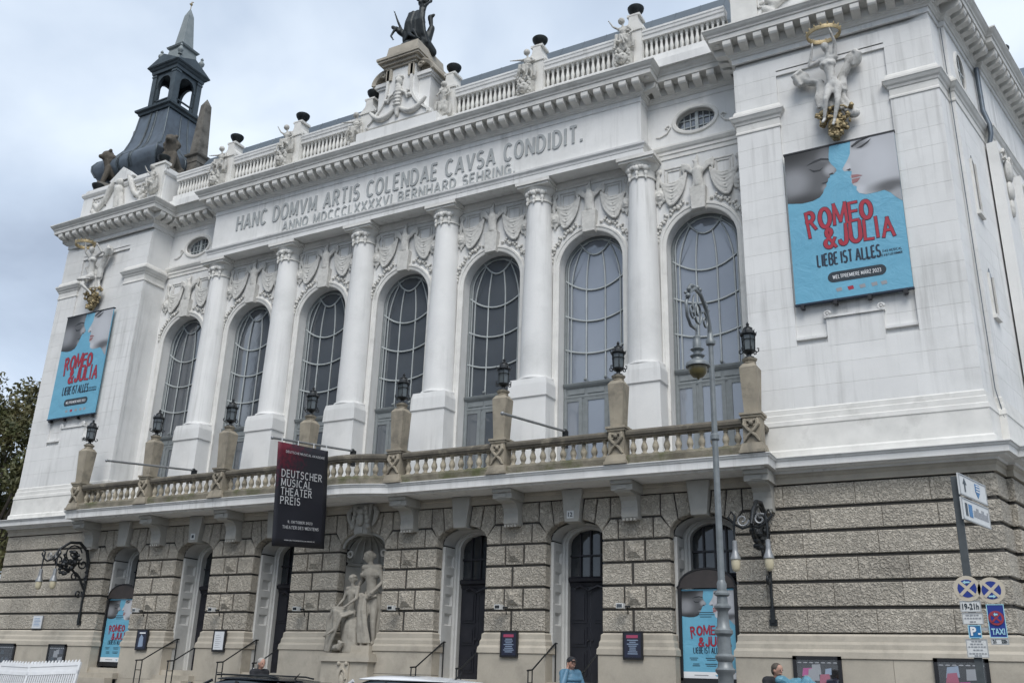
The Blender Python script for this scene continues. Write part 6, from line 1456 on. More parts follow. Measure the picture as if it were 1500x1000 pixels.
for sg, lab in ((1, 'poster case with arched hood filling the rightmost doorway'), (-1, 'poster case with arched hood filling the leftmost doorway')):
    t = thing('poster_case', lab, 'poster case', (sg*3*S, 0.32, 1.70), group='poster cases in the end doorways')
    MB().box(-0.66, 0.66, -0.01, 0.03, 0.04, 2.10).build('poster_sheet', 'poster_blue', t)
    poster_art(t, 1.32, 2.06, -0.011, True)
    fr_ = MB()
    fr_.box(-0.74, -0.66, -0.06, 0.06, -0.02, 2.12); fr_.box(0.66, 0.74, -0.06, 0.06, -0.02, 2.12); fr_.box(-0.74, 0.74, -0.06, 0.06, -0.10, 0.04); fr_.build('frame', 'black_frame', t)
    hd_ = [(-0.76, 2.12)]+[(0.70*cos(radians(a)), 2.18+0.40*sin(radians(a))) for a in range(180, -1, -12)]+[(0.76, 2.12)]
    MB().prism(hd_, -0.07, 0.06).build('hood', 'brown_hood', t)
    MB().tube([(x, -0.06, z) for x, z in hd_], 0.03, 6).build('hood_moulding', 'black_frame', t)
    lg = MB()
    for x in (-0.6, 0.6): lg.box(x-0.04, x+0.04, -0.05, 0.05, -1.4, -0.1)
    for c in [(-0.6, -0.1), (0.6, -0.1)]: pass
    MB().box(-0.64, -0.56, -0.05, 0.05, -0.16, -0.1).build('foot', 'black_frame', t); MB().box(0.56, 0.64, -0.05, 0.05, -0.16, -0.1).build('foot', 'black_frame', t)
# ================================================================== flagpoles and the hanging banner
fp = MB().tube([(0, 0, 0), (0, -3.4, -0.38)], 0.035, 8); FPM = fp.mesh('pole', 'iron_silver', 60)
fb = MB().sph((0, 0, 0), 0.07, 8, 6); fb.box(-0.05, 0.05, -0.05, 0.12, -0.45, 0.02); FBM = fb.mesh('mount', 'iron')
fe = MB().sph((0, -3.42, -0.383), 0.05, 8, 6).mesh('end_knob', 'iron_silver', 60)
for x, y, lab in ((-6.92, -0.55, 'bare grey flagpole jutting over the left part of the balcony'), (0.0, -0.85, 'grey flagpole over the middle of the balcony carrying the black banner'), (6.92, -0.60, 'bare grey flagpole jutting over the right part of the balcony')):
    t = thing('flagpole', lab, 'flagpole', (x, y, 7.87), group='flagpoles on the balcony')
    put('pole', FPM, t); put('mount', FBM, t); put('end_knob', fe, t)
bn = thing('hanging_banner', 'black banner with dark red corner and white lettering hanging from the middle flagpole', 'banner', (0.06, -4.10, 7.42), rz=pi/2)
bn.rotation_euler = (0, radians(-5.0), pi/2)
m_ = bpy.data.materials.new('banner_print'); m_.use_nodes = True; tn = m_.node_tree; bs = tn.nodes['Principled BSDF']; bs.inputs['Roughness'].default_value = 0.6
tcx = tn.nodes.new('ShaderNodeTexCoord'); nzx = tn.nodes.new('ShaderNodeTexNoise'); nzx.inputs['Scale'].default_value = 9; nzx.inputs['Detail'].default_value = 5
tn.links.new(tcx.outputs['Object'], nzx.inputs['Vector'])
ds = tn.nodes.new('ShaderNodeVectorMath'); ds.operation = 'DISTANCE'; ds.inputs[1].default_value = (0.20, 0, -0.10); tn.links.new(tcx.outputs['Object'], ds.inputs[0])
ad = tn.nodes.new('ShaderNodeMath'); ad.operation = 'MULTIPLY_ADD'; ad.inputs[1].default_value = 0.9; tn.links.new(nzx.outputs[0], ad.inputs[0]); hv = tn.nodes.new('ShaderNodeMath'); hv.operation = 'MULTIPLY'; hv.inputs[1].default_value = 0.42; tn.links.new(ds.outputs['Value'], hv.inputs[0]); tn.links.new(hv.outputs[0], ad.inputs[2])
rp = tn.nodes.new('ShaderNodeValToRGB'); tn.links.new(ad.outputs[0], rp.inputs[0]); rp.color_ramp.elements[0].position = 0.50; rp.color_ramp.elements[0].color = (0.12, 0.007, 0.022, 1); rp.color_ramp.elements[1].position = 0.88;  rp.color_ramp.elements[1].color = (0.011, 0.012, 0.019, 1)
x_ = rp.color_ramp.elements.new(0.70); x_.color = (0.05, 0.008, 0.02, 1)
nr_ = tn.nodes.new('ShaderNodeMapRange'); nr_.inputs[1].default_value = 0; nr_.inputs[2].default_value = 1.75; 
tn.links.new(rp.outputs[0], bs.inputs['Base Color']); MATS['banner_print'] = m_
mb = MB(); nx, nz_ = 10, 12; vs = []
for i in range(nz_+1):
    for j in range(nx+1):
        u, v = j/nx, i/nz_; vs.append((u*2.08, 0.035*sin(u*5+v*2.2)*v+0.02*sin(u*11)*v, -v*2.75))
mb.add(vs, [(i*(nx+1)+j, i*(nx+1)+j+1, (i+1)*(nx+1)+j+1, (i+1)*(nx+1)+j) for i in range(nz_) for j in range(nx)])
me = mb.mesh('banner_cloth', 'banner_print', 180); o = put('banner_cloth', me, bn); sol = o.modifiers.new('thickness', 'SOLIDIFY'); sol.thickness = 0.008
for txt, x0, x1, z, h, b in (('DEUTSCHE MUSICAL AKADEMIE', 0.26, 1.86, -0.27, 0.058, 0.0), ('DEUTSCHER', 0.14, 1.76, -0.92, 0.185, 0.006), ('MUSICAL', 0.14, 1.34, -1.16, 0.185, 0.006), ('THEATER', 0.14, 1.36, -1.40, 0.185, 0.006), ('PREIS', 0.14, 0.90, -1.64, 0.185, 0.006), ('9. OKTOBER 2023', 0.46, 1.45, -2.13, 0.062, 0.003), ('THEATER DES WESTENS', 0.27, 1.72, -2.28, 0.072, 0.003), ('WWW.DEUTSCHEMUSICALAKADEMIE.DE', 0.36, 1.58, -2.60, 0.03, 0.0)):
    mt = drawn(txt, h, x1-x0, 'banner_text', 0.065, 0.002, serif=h > 0.05, gap=0.36); put('lettering', mt, bn, (x0, -0.062, z))
for u in (0.15, 0.8, 1.45, 2.0): MB().tube([(u, 0, 0.0), (u, 0, 0.10+0.02*u)], 0.015, 5).build('tie', 'plastic_white', bn)
# ================================================================== boards, cases, plaques, spotlights
m_ = bpy.data.materials.new('small_glass_clear'); m_.use_nodes = True; q_ = m_.node_tree; tr_ = q_.nodes.new('ShaderNodeBsdfTransparent'); gl_ = q_.nodes.new('ShaderNodeBsdfGlossy'); gl_.inputs['Roughness'].default_value = 0.03; mx_ = q_.nodes.new('ShaderNodeMixShader'); mx_.inputs[0].default_value = 0.07; q_.links.new(tr_.outputs[0], mx_.inputs[1]); q_.links.new(gl_.outputs[0], mx_.inputs[2]); q_.links.new(mx_.outputs[0], q_.nodes['Material Output'].inputs[0]); MATS['small_glass_clear'] = m_
def board(x, lab, kind):
    t = thing('notice_board', lab, 'notice board', (x, -0.125, 2.12), group='boards on the door piers')
    MB().box(-0.26, 0.26, -0.035, 0.02, 0, 0.66).build('frame', 'black_frame', t)
    if kind == 'paper':
        MB().box(-0.2, 0.2, -0.04, -0.03, 0.06, 0.6).build('sheet', 'paper', t)
        for i in range(7): MB().box(-0.14, 0.02+0.02*(i*3 % 5), -0.043, -0.039, 0.48-0.06*i, 0.49-0.06*i).build('printed_line', 'print_grey', t)
    else:
        MB().box(-0.21, 0.21, -0.04, -0.03, 0.05, 0.61).build('sheet', 'board_print', t); rr = random.Random(int(x*10))
        if kind == 'text':
            MB().box(-0.16, 0.14, -0.044, -0.039, 0.50, 0.57).build('printed_line', 'board_pink', t)
            for i in range(8): w2 = rr.uniform(0.08, 0.16); MB().box(-w2, w2, -0.044, -0.039, 0.44-0.045*i, 0.46-0.045*i).build('printed_line', 'board_text', t)
        else:
            MB().prism([(-0.12, 0.1), (0.1, 0.12), (0.08, 0.4), (-0.02, 0.5), (-0.1, 0.38)], -0.044, -0.039).build('printed_picture', 'board_text', t)
            MB().box(-0.12, 0.16, -0.044, -0.039, 0.52, 0.56).build('printed_line', 'print_white', t)
board(-8.62, 'small framed dark poster on the pier between the two leftmost doorways', 'pic'); board(-5.16, 'framed white notice on the pier left of the third doorway', 'paper')
board(5.15, 'framed dark blue programme board on the pier left of the second doorway from the right', 'text'); board(8.60, 'framed dark blue programme board on the pier right of the second doorway from the right', 'text')
def case(x0, x1, lab, seed):
    w_ = x1-x0; t = thing('display_case', lab, 'display case', ((x0+x1)/2, -0.10, 1.15), group='photo display cases in the base')
    mb = MB(); 
    for a, b, c, d in ((-w_/2, w_/2, 1.04, 1.12), (-w_/2, w_/2, 0.0, 0.08), (-w_/2, -w_/2+0.08, 0.0, 1.12), (w_/2-0.08, w_/2, 0.0, 1.12)): mb.box(a, b, -0.05, 0.03, c, d)
    mb.build('frame', 'black_frame', t); MB().box(-w_/2+0.05, w_/2-0.05, -0.012, 0.02, 0.05, 1.08).build('back_board', 'dark_interior', t)
    rr = random.Random(seed)
    for i in range(9):
        a, c = rr.uniform(-w_/2+0.1, w_/2-0.34), rr.uniform(0.12, 0.8); w2, h2 = rr.uniform(0.14, 0.30), rr.uniform(0.14, 0.28)
        MB().prism([(a, c), (a+w2, c+rr.uniform(-0.02, 0.02)), (a+w2*rr.uniform(0.8, 1.0), c+h2), (a+rr.uniform(0, 0.05), c+h2*rr.uniform(0.8, 1))], -0.02-0.001*i, -0.014).build('photo_print', rr.choice(['magenta', 'print_white', 'board_pink', 'board_text', 'print_grey', 'board_print']) if seed < 3 else rr.choice(['print_grey', 'board_print', 'print_dark', 'print_brow']), t)
    for i in range(7): MB().sph((-w_/2+0.14+i*(w_-0.28)/6, -0.03, 0.98), (0.05, 0.01, 0.015), 6, 4).build('photo_print', 'print_grey', t)
    MB().box(-w_/2+0.08, w_/2-0.08, -0.042, -0.036, 0.08, 1.04).build('pane', 'small_glass_clear', t)
case(12.42, 13.47, 'display case of bright stage photos in the base right of the rightmost doorway', 1); case(15.33, 16.38, 'display case of stage photos in the base near the right corner', 2)
case(-13.27, -12.32, 'dark display case in the base nearest the leftmost doorway', 3); case(-16.05, -15.10, 'dark display case in the base near the far left corner', 4)
t = thing('wall_plaque', 'small white information plaque on the rough left wing wall', 'plaque', (-14.25, -0.04, 2.80)); MB().box(-0.25, 0.25, -0.02, 0.03, 0, 0.42).build('plate', 'paper', t)
MB().box(-0.27, 0.27, -0.008, 0.035, -0.02, 0.44).build('frame', 'iron_silver', t)
for i in range(6): MB().box(-0.17, 0.12+0.03*(i % 3), -0.024, -0.019, 0.33-0.05*i, 0.342-0.05*i).build('printed_line', 'sign_park', t)
for x, txt, lab in ((2*S-0.02, '12', 'small white house number plate 12 on the second keystone from the right'), (-2*S, '', 'small pale plate on the second keystone from the left')):
    t = thing('number_plate', lab, 'number plate', (x, -0.165, 5.62)); MB().box(-0.10, 0.10, -0.015, 0.0, 0, 0.2).build('plate', 'sign_white', t)
    if txt: put('lettering', text_mesh(txt, 0.11, 'print_dark', 0.001, 0.004, 'LEFT', width=0.13), t, (-0.065, -0.017, 0.045))
    else: MB().box(-0.05, 0.05, -0.018, -0.014, 0.05, 0.15).build('mark', 'print_dark', t)
so_ = MB().box(-0.09, 0.09, -0.12, 0.06, -0.05, 0.07).mesh('housing', 'sign_white'); sb_ = MB().box(-0.02, 0.22, 0.02, 0.07, -0.02, 0.02).tube([(0.1, 0.05, 0), (0.1, 0.16, 0.0), (0.08, 0.26, -0.16)], 0.015, 5).mesh('bracket_arm', 'iron')
sl_ = MB().box(-0.07, 0.07, -0.128, -0.118, -0.03, 0.05).mesh('lens', 'small_glass')
PN = ['between the two leftmost doorways', 'left of the third doorway', 'left of the statue niche', 'right of the statue niche', 'left of the second doorway from the right', 'between the two rightmost doorways']
for i, j in enumerate(range(-3, 3)):
    t = thing('spotlight', 'small grey spotlight on the rusticated pier '+PN[i], 'spotlight', (S*(j+0.5)-0.30, -0.26, 3.36), group='spotlights on the piers')
    put('housing', so_, t); put('bracket_arm', sb_, t); put('lens', sl_, t)
# ================================================================== handrails
hr = MB(); zst = lambda y: 0.3+0.156*max(0, min(8, int((y+2.05)/0.29)+1))
RA = [(0, -1.12, 1.80), (0, -0.86, 1.82), (0, 0.30, 2.44), (0, 0.42, 2.50), (0, 0.52, 2.50)]
HRM = MB().tube(RA, 0.022, 6).mesh('rail', 'iron', 60)
HP = [MB().tube([(0, y, zst(y)), (0, y, z)], 0.018, 6).mesh('post', 'iron', 60) for y, z in ((-1.08, 1.80), (-0.86, 1.81), (0.44, 2.49))]
HC = MB().tube([(0, -1.08, 1.52), (0, -0.86, 1.52)], 0.012, 5).mesh('rung', 'iron')
DN = {-2: 'second doorway from the left', -1: 'doorway left of the statue niche', 1: 'doorway right of the statue niche', 2: 'second doorway from the right'}
for k in (-2, -1, 1, 2):
    for s2, nm in ((-1, 'left'), (1, 'right')):
        t = thing('handrail', 'thin black iron handrail on the %s side of the %s' % (nm, DN[k]), 'handrail', (S*k+s2*0.70, 0, 0), group='handrails at the doorways')
        put('rail', HRM, t); put('rung', HC, t)
        for me in HP: put('post', me, t)
# ================================================================== STREET LAMP
t = thing('street_lamp', 'tall grey cast-iron street lamp with scrolled crook standing before the rightmost window', 'street lamp', (12.78, -6.6, 0.14))
sh = [(0.30, 0), (0.30, 0.25), (0.24, 0.32), (0.2, 0.55), (0.2, 0.9), (0.23, 0.95), (0.23, 1.0), (0.16, 1.05), (0.145, 1.45), (0.15, 1.62), (0.19, 1.66), (0.20, 1.70), (0.15, 1.74), (0.135, 1.82), (0.185, 1.87), (0.185, 1.91), (0.14, 1.95), (0.125, 2.22), (0.18, 2.27), (0.18, 2.32), (0.125, 2.37), (0.105, 2.62), (0.12, 2.64), (0.165, 2.68), (0.165, 2.71), (0.11, 2.75), (0.10, 2.86), (0.15, 2.89), (0.15, 2.92), (0.095, 2.96), (0.10, 3.08), (0.07, 3.14)]
MB().lathe([(r*0.84, z) for r, z in sh], 18).build('ringed_base', 'lamp_paint', t, smooth=40)
MB().lathe([(0.062, 3.1), (0.058, 4.0), (0.053, 5.55), (0.08, 5.58), (0.08, 5.66), (0.052, 5.69), (0.046, 7.35), (0.085, 7.38), (0.095, 7.44), (0.06, 7.5), (0.05, 7.62), (0.03, 7.7)], 14).build('shaft', 'lamp_paint', t, smooth=40)
mb = MB(); oz = -0.14
cr_ = [(0, 0, 7.6+oz), (0, -0.03, 7.9+oz), (0, -0.18, 8.15+oz), (0, -0.5, 8.33+oz), (0, -0.85, 8.32+oz), (0, -1.18, 8.12+oz), (0, -1.36, 7.85+oz), (0, -1.33, 7.62+oz), (0, -1.15, 7.5+oz), (0, -0.92, 7.52+oz), (0, -0.82, 7.62+oz)]
mb.tube(cr_, [0.045, 0.04, 0.04, 0.038, 0.036, 0.034, 0.032, 0.03, 0.03, 0.03, 0.03], 7)
mb.tube(spiral((0, -0.72, 7.92+oz), 0.3, 1.5, (1, 2), 1, 24, 2.2), 0.022, 6); mb.tube(spiral((0, -1.05, 7.82+oz), 0.17, 1.3, (1, 2), -1, 18, 0.5), 0.018, 6); mb.tube(spiral((0, -0.30, 7.88+oz), 0.18, 1.3, (1, 2), -1, 18, 2.5), 0.02, 6)
rr = random.Random(2)
for i in range(16):
    a = pi*(0.05+0.9*i/15); mb.sph((rr.uniform(-0.03, 0.03), -0.68-0.66*cos(a)*-1*-1, 7.92+oz+0.45*sin(a)), rr.uniform(0.03, 0.055), 6, 4)
mb.build('crook', 'lamp_paint', t, smooth=60)
MB().tube([(0, -0.84, 7.62+oz), (0, -0.84, 7.4+oz)], 0.02, 6).lathe([(0.03, 7.42+oz), (0.07, 7.38+oz), (0.06, 7.34+oz), (0.075, 7.30+oz), (0.075, 7.18+oz), (0.12, 7.15+oz), (0.07, 7.11+oz), (0.07, 7.06+oz), (0.13, 7.03+oz), (0.09, 6.99+oz), (0.10, 6.96+oz), (0.2, 6.90+oz), (0.215, 6.86+oz), (0.215, 6.83+oz), (0.15, 6.82+oz)][::-1], 18, (0, -0.84, 0)).build('lamp_housing', 'lamp_paint', t, smooth=40)
MB().lathe([(0.165, 6.83+oz), (0.165, 6.78+oz), (0.14, 6.70+oz), (0.09, 6.645+oz), (0.03, 6.63+oz), (0.015, 6.60+oz)][::-1], 16, (0, -0.84, 0)).build('lamp_bowl', 'opal_olive', t, smooth=60)
# ================================================================== SIGN POST
t = thing('sign_post', 'dark square post carrying no-stopping, taxi and parking signs at the right', 'sign post', (16.55, -6.25, 0.14))
MB().box(-0.055, 0.055, -0.055, 0.055, 0, 4.7).build('post', 'post_paint', t)
def rect(x0, x1, z0, z1): return [(x0, z0), (x1, z0), (x1, z1), (x0, z1)]
def plate(x0, x1, z0, z1, y=-0.09, m='sign_white', nm='sign_plate', border=True):
    p = MB().prism(rect(x0-16.55, x1-16.55, z0-0.14, z1-0.14), y, y+0.012).build(nm, m, t)
    if border:
        b = MB(); e_ = 0.012; X0, X1, Z0, Z1 = x0-16.55, x1-16.55, z0-0.14, z1-0.14
        for q in (rect(X0, X1, Z1-e_, Z1), rect(X0, X1, Z0, Z0+e_), rect(X0, X0+e_, Z0+e_, Z1-e_), rect(X1-e_, X1, Z0+e_, Z1-e_)): b.prism(q, y-0.006, y-0.001)
        b.build('border', 'sign_back' if m == 'sign_white' else 'sign_cyan', p)
    return p
def disc(cx, cz, r, arrow, y=-0.10, rim='sign_cream', bg='sign_blue', bar='sign_cream', nm='no_stopping_sign'):
    cx -= 16.55; cz -= 0.14; C_ = lambda r_, n=28: [(cx+r_*cos(2*pi*i/n), cz+r_*sin(2*pi*i/n)) for i in range(n)]
    p = MB().prism(C_(r), y, y+0.012).build(nm, rim, t); MB().prism(C_(r*0.70), y-0.004, y-0.001).build('blue_field', bg, p)
    b = MB()
    for a in (pi/4, -pi/4):
        d = (cos(a), sin(a)); n_ = (-d[1], d[0]); w2 = r*0.115; L_ = r*0.74
        poly = [(cx+d[0]*s1*L_+n_[0]*s2*w2, cz+d[1]*s1*L_+n_[1]*s2*w2) for s1, s2 in ((-1, -1), (1, -1), (1, 1), (-1, 1))]
        b.prism(poly, y-0.008-(0.001 if a > 0 else 0), y-0.005)
    b.build('cross', bar, p)
    s_ = 1 if arrow > 0 else -1; zz = cz+(r*0.48 if arrow < 0 else -r*0.48)
    MB().prism([(cx-s_*r*0.25, zz-0.012), (cx+s_*r*0.08, zz-0.012), (cx+s_*r*0.08, zz-0.03), (cx+s_*r*0.28, zz), (cx+s_*r*0.08, zz+0.03), (cx+s_*r*0.08, zz+0.012), (cx-s_*r*0.25, zz+0.012)], y-0.014, y-0.011).build('arrow', 'sign_cyan', p)
    return p
def stext(txt, x0, x1, z, h, m='print_dark', y=-0.097, b=0.003, par=None): return put('lettering', text_mesh(txt, h, m, 0.001, b, 'LEFT', width=x1-x0), par or t, (x0-16.55, y, z-0.14))
disc(16.53, 3.10, 0.19, -1); disc(16.86, 3.07, 0.19, 1)
MB().box(0.05, 0.34, -0.075, -0.05, 2.9, 2.94).build('side_arm', 'sign_back', t); MB().box(0.05, 0.34, -0.075, -0.05, 2.35, 2.39).build('side_arm', 'sign_back', t)
plate(16.40, 16.69, 2.755, 2.92); stext('19-21h', 16.43, 16.66, 2.795, 0.085)
p = plate(16.41, 16.70, 2.575, 2.745)
def scrib(x0, x1, z, n, h=0.012):
    b = MB(); rr = random.Random(int(z*1000)); x = x0
    while x < x1-0.02:
        w2 = rr.uniform(0.02, 0.05); b.prism(rect(x-16.55, min(x+w2, x1)-16.55, z-0.14, z-0.14+h*1.6), -0.0965, -0.0945); x += w2+0.012
    return b.build('printed_line', 'print_grey', t)
for z, a, b in ((2.70, 0.05, 0.05), (2.655, 0.03, 0.03), (2.605, 0.10, 0.10)): scrib(16.41+a, 16.70-b, z, 5)
plate(16.47, 16.65, 2.375, 2.565, m='sign_park'); stext('P', 16.50, 16.58, 2.42, 0.115, 'print_white', b=0.008); MB().prism(rect(0.05, 0.085, 2.285, 2.31), -0.099, -0.093).build('mark', 'print_white', t)
plate(16.415, 16.71, 2.10, 2.365)
for z, a, b in ((2.325, 0.08, 0.08), (2.285, 0.06, 0.06), (2.245, 0.03, 0.03), (2.20, 0.09, 0.05), (2.15, 0.03, 0.03), (2.12, 0.10, 0.10)): scrib(16.415+a, 16.71-b, z, 5, 0.010)
plate(16.755, 16.995, 2.385, 2.865, m='sign_blue')
disc(16.872, 2.665, 0.105, -1, y=-0.105, rim='sign_red', bg='sign_blue', bar='sign_red', nm='no_stopping_symbol')
stext('TAXI', 16.785, 16.965, 2.43, 0.085, 'sign_cyan', y=-0.099, b=0.004)
plate(16.76, 17.0, 2.285, 2.375); stext('21', 16.785, 16.83, 2.31, 0.045); stext('22h', 16.90, 16.975, 2.31, 0.045)
al = atan2(1.31, 0.33)
for z0, z1, kd in ((4.54, 4.88, 0), (4.15, 4.50, 1)):
    o = MB().prism(rect(-0.12, 1.18, z0-0.14, z1-0.14), -0.10, -0.075).build('direction_sign', 'sign_white', t, rz=al)
    b = MB(); e_ = 0.02
    for q in (rect(-0.12, 1.18, z1-0.14-e_, z1-0.14), rect(-0.12, 1.18, z0-0.14, z0-0.14+e_), rect(-0.12, -0.10, z0-0.14, z1-0.14), rect(1.16, 1.18, z0-0.14, z1-0.14)): b.prism(q, -0.108, -0.101)
    b.build('border', 'sign_back', o); zc = (z0+z1)/2-0.14
    if kd == 0:
        MB().prism([(0.10, zc-0.1), (0.15, zc-0.1), (0.15, zc+0.02), (0.21, zc+0.02), (0.125, zc+0.12), (0.04, zc+0.02), (0.10, zc+0.02)], -0.106, -0.101).build('arrow', 'print_dark', o)
        MB().prism([(0.62, zc+0.11), (0.84, zc+0.11), (0.84, zc-0.02), (0.73, zc-0.12), (0.62, zc-0.02)], -0.106, -0.101).build('emblem', 'sign_park', o)
        for i in range(3): MB().prism(rect(0.65, 0.81, zc-0.02+0.045*i, zc+0.0+0.045*i), -0.112, -0.107).build('emblem_wave', 'print_white', o)
    else:
        MB().prism(rect(0.02, 0.12, zc-0.1, zc+0.1), -0.106, -0.101).build('pictogram', 'print_dark', o); MB().prism(rect(0.18, 0.34, zc-0.1, zc+0.1), -0.106, -0.101).build('pictogram', 'sign_park', o)
        rr = random.Random(3)
        for i in range(11): x = 0.40+0.066*i; MB().prism(rect(x, x+0.045, zc-0.07, zc+rr.choice((0.03, 0.08))), -0.106, -0.101).build('printed_mark', 'print_grey', o)
# ================================================================== CARS
def loft(st, mb=None):
    """st: list of (x, [(y,z)...]) half rings from bottom centre to top centre; mirrored"""
    mb = mb or MB(); rings = []
    for x, h in st: rings.append([(x, y, z) for y, z in h]+[(x, -y, z) for y, z in reversed(h[1:-1])])
    k = len(rings[0]); vs = [p for r in rings for p in r]
    fs = [(i*k+j, i*k+(j+1) % k, (i+1)*k+(j+1) % k, (i+1)*k+j) for i in range(len(rings)-1) for j in range(k)]
    return mb.add(vs, fs+[tuple(range(k)), tuple(range((len(rings)-1)*k, len(rings)*k))])
def make_car(name, label, loc, paint, roof_h, dark_roof):
    """front at -x"""
    t = thing(name, label, 'car', loc)
    def ring(zb, zt, wd, crown=0.03): return [(0, zb), (wd*0.85, zb), (wd*0.99, zb+0.12), (wd, (zb+zt)/2), (wd*0.97, zt-0.08), (wd*0.86, zt), (0, zt+crown)]
    st = [(-2.14, ring(0.36, 0.62, 0.60)), (-2.08, ring(0.26, 0.70, 0.74)), (-1.85, ring(0.22, 0.80, 0.86)), (-1.4, ring(0.20, 0.90, 0.89)), (-0.95, ring(0.20, 0.97, 0.90)), (-0.2, ring(0.20, 0.98, 0.90)), (0.8, ring(0.20, 1.0, 0.90)), (1.6, ring(0.22, 1.02, 0.89)), (1.95, ring(0.26, 1.0, 0.85)), (2.1, ring(0.34, 0.92, 0.76))]
    o = loft(st).build('body', paint, t, smooth=35); ss = o.modifiers.new('s', 'SUBSURF'); ss.levels = 1; ss.render_levels = 2
    H = roof_h
    def gr(zt, wt, wb=0.80): return [(0, 0.92), (wb, 0.92), (wb*0.6+wt*0.4, 0.92+(zt-0.92)*0.5), (wt, zt-0.07), (wt*0.86, zt-0.015), (0, zt)]
    gh = [(-1.05, gr(0.97, 0.76)), (-0.55, gr(1.24, 0.69)), (-0.15, gr(H-0.05, 0.62)), (0.3, gr(H-0.005, 0.61)), (0.9, gr(H-0.02, 0.60)), (1.4, gr(H-0.08, 0.58)), (1.62, gr(H-0.22, 0.60)), (1.92, gr(1.02, 0.70))]
    o = loft(gh).build('windows', 'car_glass', t, smooth=35); o.modifiers.new('s', 'SUBSURF').render_levels = 2
    rs = [(x, [(0, H-0.06), (0.52, H-0.07), (0.585, H-0.075), (0.60, H-0.05), (0.52, zt-0.0), (0.3, zt+0.018), (0, zt+0.024)]) for x, zt in ((-0.22, H-0.065), (-0.05, H-0.025), (0.3, H+0.0), (0.9, H-0.01), (1.35, H-0.05), (1.58, H-0.075))]
    o = loft(rs).build('roof', paint, t, smooth=35); o.modifiers.new('s', 'SUBSURF').render_levels = 2
    if dark_roof: MB().prismz([(-0.02, -0.36), (0.75, -0.36), (0.75, 0.36), (-0.02, 0.36)], H+0.028, H+0.034).build('sunroof', 'car_glass', t)
    sp_ = MB().frus(1.66, 0, H-0.12, 0.16, 0.50, H-0.075, 0.12, 0.52); sp_.build('spoiler', paint, t)
    for s2 in (-1, 1):
        pl_ = MB(); pl_.tube([(-1.02, s2*0.77, 0.97), (-0.55, s2*0.70, 1.25), (-0.2, s2*0.62, H-0.085)], 0.028, 6); pl_.build('windscreen_pillar', paint, t, smooth=60)
        MB().tube([(0.42, s2*0.82, 0.97), (0.46, s2*0.64, H-0.1)], 0.035, 6).build('door_pillar', 'rubber', t); MB().tube([(1.45, s2*0.80, 0.99), (1.52, s2*0.62, H-0.12)], 0.075, 6).build('rear_pillar', paint, t, smooth=60)
        if not dark_roof: MB().tube([(-0.15, s2*0.56, H+0.012), (0.0, s2*0.56, H+0.02), (1.1, s2*0.55, H+0.01), (1.3, s2*0.55, H-0.02)], 0.016, 6).build('roof_rail', 'rubber' if dark_roof else 'iron', t)
        MB().sph((-0.62, s2*0.98, 1.02), (0.10, 0.13, 0.09), 10, 6).build('mirror', paint, t, smooth=60)
        MB().sph((-1.98, s2*0.66, 0.70), (0.13, 0.17, 0.07), 10, 6).build('headlight', 'headlamp', t, smooth=60); MB().sph((2.0, s2*0.70, 0.88), (0.09, 0.14, 0.10), 10, 6).build('tail_light', 'tail_red', t, smooth=60)
        for x in (-1.32, 1.28):
            M = Matrix.Rotation(pi/2, 4, 'X')
            ty_ = MB().lathe([(0.20, -0.10), (0.29, -0.11), (0.325, -0.07), (0.325, 0.07), (0.29, 0.11), (0.20, 0.10)], 20).xf(M).build('wheel', 'rubber', t, (x, s2*0.80, 0.325), smooth=40)
            r_ = MB().lathe([(0.02, -0.08), (0.2, -0.07), (0.21, 0.07), (0.02, 0.08)], 16).xf(M)
            for q in range(5): a = 2*pi*q/5; r_.box(-0.02, 0.02, -0.115, 0.115, 0, 0.19) if q == 0 else r_.join(MB().box(-0.02, 0.02, -0.115, 0.115, 0, 0.19), Matrix.Rotation(a, 4, 'Y'))
            r_.build('rim', 'rim', ty_)
    MB().tube([(1.3, 0, H-0.03), (1.42, 0, H+0.08)], [0.018, 0.006], 6).build('antenna', 'rubber', t)
    return t
make_car('hatchback', 'dark grey hatchback parked in front of the doorway left of the niche', (3.55, -8.0, 0.0), 'car_dark', 1.50, False)
make_car('estate_car', 'white car in front of the statue pedestal', (8.0, -9.4, 0.0), 'car_white', 1.585, True)
